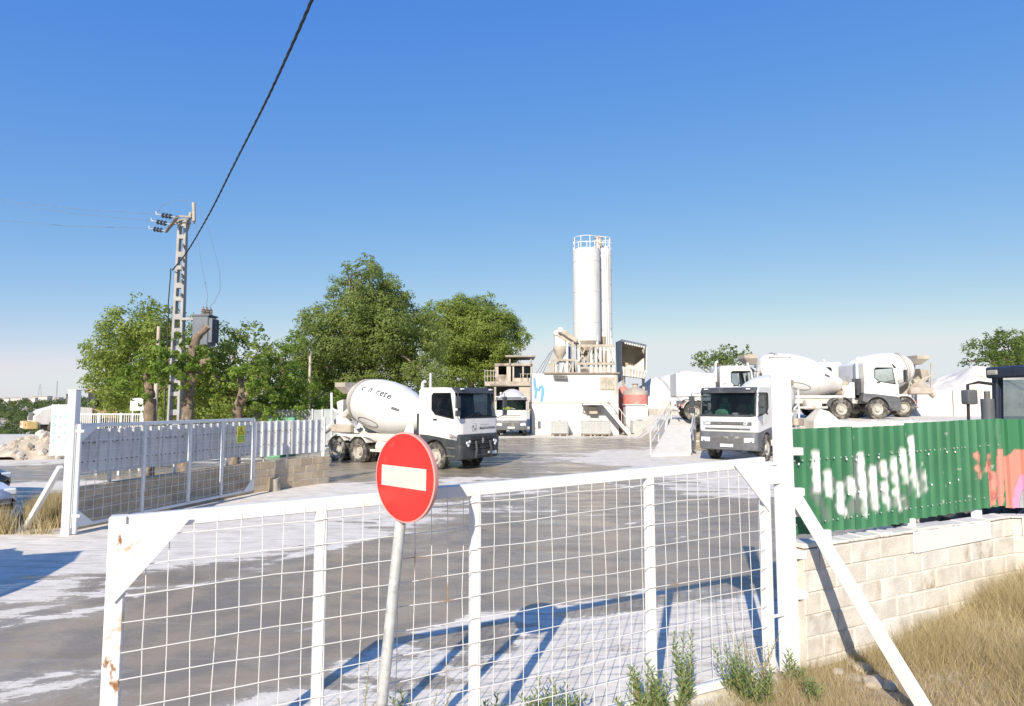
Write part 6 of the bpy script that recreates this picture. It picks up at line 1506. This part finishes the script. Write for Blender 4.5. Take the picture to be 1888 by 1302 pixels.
for (a, b_, t) in (((357, 374), (358, 408), 1.0), ((352, 392), (346, 421), .35)):
    dd = da.lerp(db, t).y; p0, p1 = D(*a, dd), D(*b_, dd); m = MB(); m.tube([p0, p1], .075, 12); m.build('fuse_tube', M['dusty'], pp, smooth=True)
    m = MB(); m.tube([p1, p1 - V((0, 0, .12))], .045, 8); m.build('fuse_cap', M['chassis_dark'], pp, smooth=True)
# cables running down the pole
m = MB(); rg = random.Random(6); m.tube([(xc - .36 + rg.uniform(-.03, .03) - .006 * (20 - k) * .2, pd - .22, ZP(497, pd) - k * .42) for k in range(20)], .03, 6); m.build('down_cable', M['cable'], pp, smooth=True)
for k, yy in enumerate((455, 480, 495, 510, 520, 545)):
    m = MB(); m.box((xc + .17, pd - .22, ZP(yy, pd)), (.08, .06, .16)); m.build('cable_clip', M['chassis_dark'], pp)
# transformer
tf = thing('transformer', 'dark pole-mounted transformer with brown bushings beside the power pole', 'transformer', (PX(368, 28.7), 28.7, ZP(638, 28.7)))
x0, x1, z0, z1 = PX(357, 28.7), PX(386, 28.7), ZP(638, 28.7), ZP(584, 28.7)
M['tf_grey'] = mat('slate_transformer_paint', (.12, .135, .16), .5, var=.12)
m = MB(); m.bx(x0, x1, 28.4, 29.2, z0, z1); m.build('tank', M['tf_grey'], tf, bevel=.03)
m = MB(); m.bx(x0 - .05, x1 + .05, 28.35, 29.25, z1, z1 + .07); m.build('lid', M['tf_grey'], tf)
for k in range(9):
    m = MB(); m.bx(x1, x1 + .16, 28.45 + k * .08, 28.48 + k * .08, z0 + .15, z1 - .1); m.build('cooling_fin', M['tf_grey'], tf)
for k in range(3):
    c0 = V((PX(372 + k * 4, 28.7), 28.6 + k * .15, z1 + .07)); m = MB(); m.lathe([(0, .06), (.05, .1), (.1, .06), (.15, .1), (.2, .06), (.25, .09), (.32, .03), (.4, .02)], c0, (0, 0, 1), 10); m.build('bushing', M['bark'], tf, smooth=True)
m = MB(); m.bar((xc + .2, 28.75, z0 - .03), (x1, 28.75, z0 - .03), .12, .1); m.build('bracket', M['galv_dark'], tf)
m = MB(); m.bar((xc + .2, 28.75, z1 - .1), (x0 + .05, 28.75, z1 - .1), .12, .12); m.build('bracket', M['pole_conc'], tf)
# lines
def line(label, pts, r, matx, name='power_line', n=6):
    m = MB(); m.tube(pts, r, n); o = m.build(name, matx, None, smooth=True, loc=V(pts[0])); tag(o, label, 'cable'); return o
hp = [(318, 498, 28.8), (345, 464, 26.2), (385, 396, 22.6), (432, 303, 19.0), (490, 188, 15.6), (540, 80, 13.0), (575, 0, 11.4), (640, -150, 9.0), (720, -340, 7.0)]
raw = [D(a, b_, c) for a, b_, c in hp]
sm = []
for i in range(len(raw) - 1):
    p0, p1, p2, p3 = raw[max(0, i - 1)], raw[i], raw[i + 1], raw[min(len(raw) - 1, i + 2)]
    for k in range(10):
        t = k / 10; sm.append(.5 * ((2 * p1) + (p2 - p0) * t + (2 * p0 - 5 * p1 + 4 * p2 - p3) * t * t + (3 * p1 - p0 - 3 * p2 + p3) * t ** 3))
tw = thing('overhead_cable', 'thick black twisted cable sweeping down from the top to the power pole', 'cable', raw[0])
for ph in (0, 2.09, 4.19):
    m = MB(); pts = []
    L = 0
    for i, p_ in enumerate(sm):
        t_ = (sm[min(i + 1, len(sm) - 1)] - sm[max(0, i - 1)]).normalized(); x_, y_, _ = frame(V((0, 0, 0)), t_); L += (p_ - sm[max(0, i - 1)]).length
        a = ph + L * 5.0; pts.append(p_ + (x_ * math.cos(a) + y_ * math.sin(a)) * .017)
    m.tube(pts, .019, 6); m.build('strand', M['cable'], tw, smooth=True)
nm = ['top thin power line running left from the crossarm', 'middle thin power line running left from the crossarm', 'lowest thin power line running left from the crossarm']
for k, p1 in enumerate(ends):
    e = D(0, (368, 373, 406)[k], p1.y + 5); e2 = e + (e - p1) * .8; mid = p1.lerp(e2, .5) - V((0, 0, .0)); line(nm[k], [p1, p1.lerp(e, .5) - V((0, 0, .12)), e, e2], .012, M['wire'])
line('thin slack wire looping from the fuses to the transformer, inner one', [D(358, 410, 28.2), D(365, 445, 28.3), D(370, 480, 28.4), D(378, 520, 28.5), D(383, 545, 28.6), D(380, 568, 28.7)], .012, M['wire'])
line('thin slack wire bulging right between fuses and transformer, outer one', [D(352, 374, 28.2), D(372, 388, 28.2), D(392, 450, 28.3), D(405, 500, 28.4), D(406, 535, 28.5), D(396, 556, 28.6), D(384, 568, 28.7)], .010, M['wire'])
line('arching thin wire above the insulators to the upright fuse', [ends[0], D(300, 378, 28.3), D(325, 369, 28.2), D(345, 370, 28.2), D(357, 376, 28.2)], .009, M['wire'])
# plain poles
def wpole(label, px, y0_, y1_, d, r, matx, name='wooden_pole'):
    x = PX(px, d); m = MB(); m.tube([(x, d, gz(x, d) - .05), (x, d, ZP(y0_, d))], [r * 1.15, r * .85], 10); o = m.build(name, M[matx], None, smooth=True, ang=40, loc=V((x, d, 0))); tag(o, label, 'pole')
M['palewood'] = mat('pale_weathered_wood', (.50, .42, .33), .9, var=.12, spots=(((.3, .23, .16), .55, .7, 2, (1, 1, .1)),))
wpole('bare wooden pole standing in front of the tall tree', 571, 652, 0, 34.5, .085, 'palewood')
wpole('short pale wooden pole left of the power pole', 289, 602, 0, 28, .09, 'palewood')
wpole('grey steel pole rising just behind the lettered mixer cab', 794, 688, 0, 36, .10, 'steel', 'steel_pole')
# grey fence far behind, white rail fence and little sign
M['far_panel'] = mat('grey_sheet_panel', (.34, .37, .38), .6, var=.12, spots=(((.22, .22, .22), .55, .7, .8, None),))
ff_ = thing('panel_fence', 'grey sheet metal fence with posts under the trees at the back', 'fence', (PX(560, 33), 33, 0)); d = 33.5
for k in range(9):
    a, b_ = 470 + k * 18, 470 + (k + 1) * 18; m = MB(); m.bx(PX(a, d) + .02, PX(b_, d) - .02, d, d + .04, .1, ZP(756, d) + random.uniform(-.05, .05)); m.build('panel', M['far_panel'], ff_)
    m = MB(); m.bx(PX(a, d) - .04, PX(a, d) + .04, d - .06, d, 0, ZP(754, d)); m.build('post', M['steel'], ff_)
rf_ = thing('rail_fence', 'low white bar fence right behind the left gate post', 'fence', (PX(200, 21), 21, 0)); d = 21.0; za, zb_ = ZP(764, d), ZP(800, d)
for z in (za, zb_):
    m = MB(); m.bar((PX(146, d), d, z), (PX(268, d), d, z), .05, .05); m.build('rail', M['white_gate'], rf_)
for k in range(4):
    x = PX(146 + k * 40.6, d); m = MB(); m.bx(x - .035, x + .035, d - .035, d + .035, 0, za + .05); m.build('post', M['white_gate'], rf_)
for k in range(30):
    x = PX(149 + k * 4, d); m = MB(); m.bx(x - .009, x + .009, d - .009, d + .009, zb_, za); m.build('bar', M['white_wire'], rf_)
sg2 = thing('blank_notice', 'small white notice board on posts by the pollarded tree', 'sign', (PX(254, 22), 22, 0)); d = 22.0
m = MB(); m.bx(PX(243, d), PX(268, d), d - .02, d + .01, ZP(757, d), ZP(734, d)); pnl = m.build('panel', M['plate'], sg2)
for px_ in (247, 263):
    m = MB(); m.bx(PX(px_, d) - .025, PX(px_, d) + .025, d + .01, d + .06, 0, ZP(740, d)); m.build('post', M['steel'], sg2)
for k in range(2):
    m = MB(); m.bx(PX(248, d), PX(264, d), d - .024, d - .02, ZP(746 + k * 3, d), ZP(745 + k * 3, d)); m.build('faded_line', M['ink_pale'], pnl)
# white pallets and green net glimpsed under the trees
for k, (a, b_, c, e, lb, mm) in enumerate(((495, 773, 520, 780, 'green netting strip behind the white fence, left piece', 'seat_green'), (512, 770, 545, 778, 'green netting strip behind the white fence, right piece', 'seat_green'))):
    m = MB(); y = 27 + k; m.bx(PX(a, y), PX(c, y), y, y + .3, 0, ZP(b_, y)); o = m.build('green_crate', M[mm], None, bevel=.02, loc=V((PX(a, y), y, 0))); tag(o, lb.replace('netting strip', 'crate'), 'crate')
# ---------------------------------------------------------------- wheel loader
M['loader_yellow'] = mat('dusty_loader_yellow', (.50, .36, .14), .55, var=.12, spots=(((.62, .58, .52), .5, .66, 1.4, None),)); M['loader_white'] = mat('dusty_white_panel', (.68, .65, .60), .6, var=.08)
wl = thing('wheel_loader', 'dusty yellow and white wheel loader behind the pictogram board', 'wheel loader', (-27.4, 41.2, 0), R(46))
def lp_(m, name, matx, par=None, **kw): return m.build(name, M[matx], par or wl, world=False, **kw)
m = MB(); m.prism([(-3.4, -1.1, 1.0), (-.4, -1.1, 1.0), (-.4, -1.1, 2.0), (-2.2, -1.1, 2.15), (-3.0, -1.1, 1.9), (-3.4, -1.1, 1.5)], (0, 2.2, 0)); lp_(m, 'engine_cover', 'loader_white', bevel=.06, seg=2)
m = MB(); m.bx(-3.75, -3.2, -1.25, 1.25, .75, 1.2); lp_(m, 'counterweight', 'loader_yellow', bevel=.08, seg=2)
for y in (-.95, .95):
    m = MB(); m.bx(-3.77, -3.74, y - .12, y + .12, .92, 1.08); lp_(m, 'tail_lamp', 'lamp_red')
m = MB(); m.bx(-3.42, -3.38, -.75, .75, 1.25, 1.75); lp_(m, 'radiator_grille', 'chassis_dark')
m = MB(); m.bx(-.3, 1.1, -.75, .75, 1.3, 1.95); lp_(m, 'cab_base', 'loader_yellow', bevel=.04)
for x in (-.25, 1.0):
    for y in (-.7, .7):
        m = MB(); m.bx(x - .05, x + .05, y - .05, y + .05, 1.95, 3.0); lp_(m, 'cab_pillar', 'chassis_dark')
for y in (-.72, .72):
    m = MB(); m.bx(-.2, .95, y - .01, y + .01, 1.95, 3.0); lp_(m, 'side_window', 'dark_glass')
m = MB(); m.bx(1.0, 1.02, -.68, .68, 1.95, 3.0); lp_(m, 'front_window', 'dark_glass'); m = MB(); m.bx(-.27, -.25, -.68, .68, 1.95, 3.0); lp_(m, 'rear_window', 'dark_glass')
m = MB(); m.bx(-.4, 1.25, -.85, .85, 3.0, 3.16); lp_(m, 'cab_roof', 'loader_yellow', bevel=.05)
m = MB(); m.lathe([(0, .1), (.12, .1), (.16, .05)], (-.2, .5, 3.16), (0, 0, 1), 12); lp_(m, 'beacon', 'lamp_amber', smooth=True)
m = MB(); m.tube([(-1.5, .5, 2.1), (-1.5, .5, 2.9)], .06, 8); lp_(m, 'exhaust', 'chassis_dark')
m = MB(); m.bx(1.1, 2.6, -.5, .5, .8, 1.5); lp_(m, 'front_frame', 'loader_yellow', bevel=.05)
for x in (-1.9, 2.0):
    for y in (-1.1, 1.1):
        w_ = put_wheel(wl, x, y, .78, 1 if y > 0 else -1); w_.scale = (1.47, 1.9, 1.47)
for y in (-.55, .55):
    m = MB(); m.bar((1.4, y, 1.7), (3.4, y, .8), .14, .3); lp_(m, 'lift_arm', 'loader_yellow', bevel=.03)
m = MB(); bp_ = [(3.3, .15), (4.3, .1), (3.7, .35), (3.55, .8), (3.8, 1.35), (3.4, 1.2), (3.25, .7)]; m.prism([(a, -1.4, b_) for a, b_ in bp_], (0, 2.8, 0)); lp_(m, 'bucket', 'dusty')
# rubble pile
hp_ = heap('tan rubble heap beside the wet road at the left', 82, 27.5, 2.3, 1.6, 1.05, M['rubble_mat'], 7, -.05, 1.2, 'rubble_heap')
rg = random.Random(9); hm = MB(); bmt = bmesh.new()
for k in range(190):
    a = rg.uniform(0, 6.28); rr = rg.uniform(0, 1.05) ** .7; x, y_ = 2.2 * rr * math.cos(a), 1.5 * rr * math.sin(a); z = 1.0 * max(0, 1 - rr ** 1.2) ; s_ = rg.choice((.05, .07, .1, .14, .2))
    bm2 = bmesh.new(); bmesh.ops.create_icosphere(bm2, subdivisions=1, radius=s_)
    vs2 = [v.co * (1 + .5 * noise.noise(v.co * 12 + V((k, 0, 0)))) for v in bm2.verts]; hm.add([v + V((x, y_, z)) for v in vs2], [tuple(v.index for v in f.verts) for f in bm2.faces]); bm2.free()
o = hm.build('rubble_stones', M['rubble_mat'], hp_, world=False); tag(o, kind='stuff')
# white dusty bank on the terrace edge with tumbled lumps
hm = MB()
for k in range(260):
    x, y_ = rg.uniform(13.2, 24), rg.uniform(28.6, 31.6); s_ = rg.choice((.06, .08, .12, .2, .3)) * (1 if y_ < 31 else .6); z = gz(x, y_)
    bm2 = bmesh.new(); bmesh.ops.create_icosphere(bm2, subdivisions=1, radius=s_); vs2 = [V((v.co.x, v.co.y, v.co.z * .7)) * (1 + .6 * noise.noise(v.co * 9 + V((k, 0, 0)))) for v in bm2.verts]
    hm.add([v + V((x, y_, z)) for v in vs2], [tuple(v.index for v in f.verts) for f in bm2.faces]); bm2.free()
o = hm.build('terrace_rubble', M['concrete_white'], None); tag(o, 'loose white rubble on the slope below the terrace', 'rubble', kind='stuff')
sbl = MB(); q = D(1520, 770, 29.0)
sbl.loft([[(q.x - .75, 28.6, .3), (q.x + .85, 28.6, .3), (q.x + .85, 29.9, .3), (q.x - .75, 29.9, .3)], [(q.x - .62, 28.7, 1.5), (q.x + .70, 28.7, 1.42), (q.x + .55, 29.8, 1.5), (q.x - .6, 29.8, 1.55)], [(q.x - .2, 28.9, 2.08), (q.x + .2, 28.9, 1.95), (q.x + .2, 29.5, 1.98), (q.x - .2, 29.5, 2.05)]])
o = sbl.build('concrete_lump', M['concrete_white'], None, bevel=.08, seg=2, loc=V((q.x, 29.2, .3))); tag(o, 'big white lump of waste concrete below the profile truck', 'concrete lump')
# ---------------------------------------------------------------- tractor behind the green fence
M['navy'] = mat('navy_cab_paint', (.028, .036, .062), .3, var=.1, coat=.4); M['trac_blue'] = mat('blue_tractor_paint', (.07, .17, .42), .4, var=.1)
tr_ = thing('tractor', 'navy-roofed tractor standing behind the green fence at the right edge', 'tractor', (9.65, 10.6, 0), R(187))
tr_.scale = (1.03, 1.03, 1.04)
# local x = forward (towards -X in the world), the cab at the rear
def tp(m, name, matx, par=None, **kw): return m.build(name, M[matx], par or tr_, world=False, **kw)
m = MB(); m.lathe([(-.0, .0), (.0, .1)], (0, 0, 0), (0, 0, 1), 4, False)
m = MB(); m.bx(-.95, .95, -.82, .82, 2.72, 2.92); tp(m, 'roof', 'navy', bevel=.07, seg=3)
for x in (-.85, .86):
    for y in (-.74, .74):
        m = MB(); m.bar((x, y, 1.15), (x * .93, y * .97, 2.75), .14 if x > 0 else .1, .12); tp(m, 'pillar', 'navy', bevel=.02)
for y in (-.75, .75):
    m = MB(); m.add([(-.8, y, 1.3), (.8, y, 1.3), (.75, y, 2.7), (-.75, y, 2.7)], [(0, 1, 2, 3)]); tp(m, 'side_window', 'mid_glass')
for x in (-.84, .85):
    m = MB(); m.add([(x, -.68, 1.3), (x, .68, 1.3), (x * .93, .66, 2.7), (x * .93, -.66, 2.7)], [(0, 1, 2, 3)]); tp(m, 'end_window', 'mid_glass')
m = MB(); m.bx(-.9, .9, -.78, .78, .95, 1.25); tp(m, 'cab_floor', 'trac_blue', bevel=.04)
m = MB(); m.bx(-.5, 0, -.28, .28, 1.25, 1.6); m.bx(-.55, -.4, -.28, .28, 1.6, 2.2); tp(m, 'seat', 'interior', bevel=.06)
m = MB(); m.bx(.95, 2.7, -.42, .42, .85, 1.55); tp(m, 'bonnet', 'trac_blue', bevel=.1, seg=2)
m = MB(); m.bx(.8, 2.6, -.3, .3, .5, .9); tp(m, 'engine_block', 'chassis_dark', bevel=.04)
for s_ in (-1, 1):
    m = MB(); m.box((.90, s_ * .66, 2.82), (.14, .2, .09)); tp(m, 'work_lamp', 'slat', bevel=.03, seg=2)
m = MB(); m.lathe([(0, .06), (.1, .06), (.14, .03)], (.1, -.3, 2.92), (0, 0, 1), 10); tp(m, 'beacon', 'lamp_amber', smooth=True)
for s_ in (-1, 1):
    m = MB(); m.tube([(.9, s_ * .7, 2.62), (1.0, s_ * .9, 2.66), (1.12, s_ * 1.0, 2.62), (1.14, s_ * 1.0, 2.0)], .025, 8); tp(m, 'mirror_arm', 'black', smooth=True)
    m = MB(); m.box((1.10, s_ * 1.0, 2.40), (.2, .16, .26)); tp(m, 'mirror', 'grey_plastic', bevel=.04, seg=2)
m = MB(); m.lathe([(0, .10), (.75, .10)], (1.02, -.72, 1.62), (0, 0, 1), 18); tp(m, 'exhaust_shield', 'grey_plastic', smooth=True, ang=40)
m = MB(); m.tube([(1.02, -.72, .9), (1.02, -.72, 2.5)], .045, 10); tp(m, 'exhaust_pipe', 'chassis_dark', smooth=True)
for x, rr_ in ((-.35, 1.45), (2.2, 1.05)):
    for y in (-.95, .95):
        w_ = put_wheel(tr_, x, y, .53 * rr_, 1 if y > 0 else -1); w_.scale = (rr_, 1.3, rr_)
# ---------------------------------------------------------------- parked cars at the left
M['car_white'] = mat('white_car_paint', (.70, .72, .74), .25, var=.03, coat=.8); M['car_dark'] = mat('dark_grey_car_paint', (.035, .037, .042), .25, var=.1, coat=.8)
def car(label, loc, hd, paint, group='cars parked at the left edge'):
    r = thing('parked_car', label, 'car', loc, hd, group); hw = .88
    # body as cross sections along x
    secs = [(-2.05, .42, .78, .70), (-1.98, .30, .98, .84), (-1.4, .26, 1.02, .88), (-.4, .24, .98, .89), (.6, .24, .95, .89), (1.0, .24, .92, .88), (1.6, .26, .84, .85), (1.95, .30, .74, .78), (2.05, .40, .62, .62)]
    m = MB(); m.loft([[(x, -w_ * .92, zl), (x, -w_, zl + .15), (x, -w_, zh - .15), (x, -w_ * .9, zh - .03), (x, 0, zh + .03), (x, w_ * .9, zh - .03), (x, w_, zh - .15), (x, w_, zl + .15), (x, w_ * .92, zl)] for x, zl, zh, w_ in secs]); body = m.build('body', M[paint], r, world=False, smooth=True, ang=35, bevel=0)
    roof = [(-1.75, .98, .80), (-1.25, 1.42, .64), (-.4, 1.50, .64), (.25, 1.44, .64), (1.0, .95, .80)]
    m = MB(); m.loft([[(-1.2, y, 1.40), (-.4, y, 1.47), (.22, y, 1.42)] for y in (-.64, -.62, 0, .62, .64)], closed=False, caps=False); m.loft([[(-1.2, y, 1.44), (-.4, y, 1.51), (.22, y, 1.46)] for y in (-.62, 0, .62)], closed=False, caps=False); m.build('roof', M[paint], r, world=False, smooth=True)
    for s_ in (-1, 1):
        m = MB(); m.add([(-1.62, s_ * .81, .98), (.92, s_ * .81, .95), (.22, s_ * .64, 1.42), (-.4, s_ * .645, 1.47), (-1.2, s_ * .64, 1.40)], [(0, 1, 2, 3, 4)]); m.build('side_window', M['dark_glass'], r, world=False)
        for a, b_ in (((.92, .81, .95), (.22, .64, 1.43)), ((-1.66, .81, .98), (-1.2, .64, 1.41)), ((-.35, .815, .97), (-.4, .65, 1.47))):
            m = MB(); m.bar((a[0], s_ * a[1], a[2]), (b_[0], s_ * b_[1], b_[2]), .06, .05); m.build('pillar', M[paint], r, world=False)
        m = MB(); m.box((1.93, s_ * .60, .66), (.14, .3, .14), Matrix.Rotation(s_ * -.35, 3, 'Z')); m.build('headlight', M['lamp_glass'], body, world=False, bevel=.03)
        m = MB(); m.box((-1.97, s_ * .70, .82), (.1, .2, .2)); m.build('tail_lamp', M['lamp_red'], body, world=False, bevel=.02)
        m = MB(); m.box((.72, s_ * .98, 1.0), (.12, .18, .12)); m.build('mirror', M[paint], r, world=False, bevel=.03)
    m = MB(); m.add([(.98, -.76, .94), (.98, .76, .94), (.24, .62, 1.43), (.24, -.62, 1.43)], [(0, 1, 2, 3)]); m.build('windscreen', M['dark_glass'], r, world=False)
    m = MB(); m.add([(-1.70, -.76, .98), (-1.70, .76, .98), (-1.22, .62, 1.40), (-1.22, -.62, 1.40)], [(0, 1, 2, 3)]); m.build('rear_window', M['dark_glass'], r, world=False)
    m = MB(); m.box((2.06, 0, .48), (.04, .5, .11)); m.build('number_plate', M['plate'], body, world=False)
    m = MB(); m.box((2.0, 0, .40), (.12, 1.3, .12)); m.build('air_intake', M['black'], body, world=False, bevel=.02)
    for x in (-1.28, 1.30):
        for s_ in (-1, 1): w_ = put_wheel(r, x, s_ * .76, .31, s_); w_.scale = (.585, .7, .585)
    return r
car('white parked car cut by the left edge, its front corner in view', (-11.85, 12.2, 0), R(-14), 'car_white')
car('dark grey parked car behind the white one at the left edge', (-14.1, 14.7, 0), R(-8), 'car_dark')
vn = car('tall white parked van outside the left edge whose shadow falls on the drive', (-8.65, 6.1, 0), R(110), 'car_white'); vn.scale = (1.22, 1.1, 1.55)
# ---------------------------------------------------------------- horizon: pylons and pale blocks
M['far_pale'] = mat('far_pale_wall', (.55, .52, .48), .9, var=.1); M['far_steel'] = mat('far_grey_steel', (.30, .33, .37), .7)
for k, (px_, d, h_, lb) in enumerate(((75, 900, 26, 'far lattice pylon on the horizon, the wider one'), (106, 900, 30, 'far thin mast on the horizon next to the gate post'))):
    x = PX(px_, d); z0 = gz(x, d); r = thing('far_pylon', lb, 'pylon', (x, d, z0), 0, 'pylons on the horizon')
    w0 = 3.2 if k == 0 else .8
    for s_ in (-1, 1):
        m = MB(); m.bar((x + s_ * w0, d, z0), (x + s_ * .4, d, z0 + h_), .5, .5); m.build('leg', M['far_steel'], r)
    for zf, aw in (((.75, 9), (.95, 6)) if k == 0 else ((.9, 1),)):
        m = MB(); m.bar((x - aw, d, z0 + h_ * zf), (x + aw, d, z0 + h_ * zf), .6, .6); m.build('crossarm', M['far_steel'], r)
rg = random.Random(15)
for k in range(14):
    d = 860 + rg.uniform(0, 60); px_ = -60 + k * 16 + rg.uniform(-4, 4); x = PX(px_, d); z0 = gz(x, d); w_ = rg.uniform(5, 11); h_ = rg.uniform(4, 8)
    r = thing('far_building', 'pale building block far off on the left horizon', 'building', (x, d, z0 - 1), 0, 'far town on the horizon')
    m = MB(); m.bx(x - w_, x + w_, d, d + 10, z0 - 1, z0 + h_); m.build('wall', M['far_pale'], r)
    m = MB(); m.bx(x - w_ - .3, x + w_ + .3, d - .4, d + 10.4, z0 + h_, z0 + h_ + .8); m.build('roof', M['roof_brown'], r)
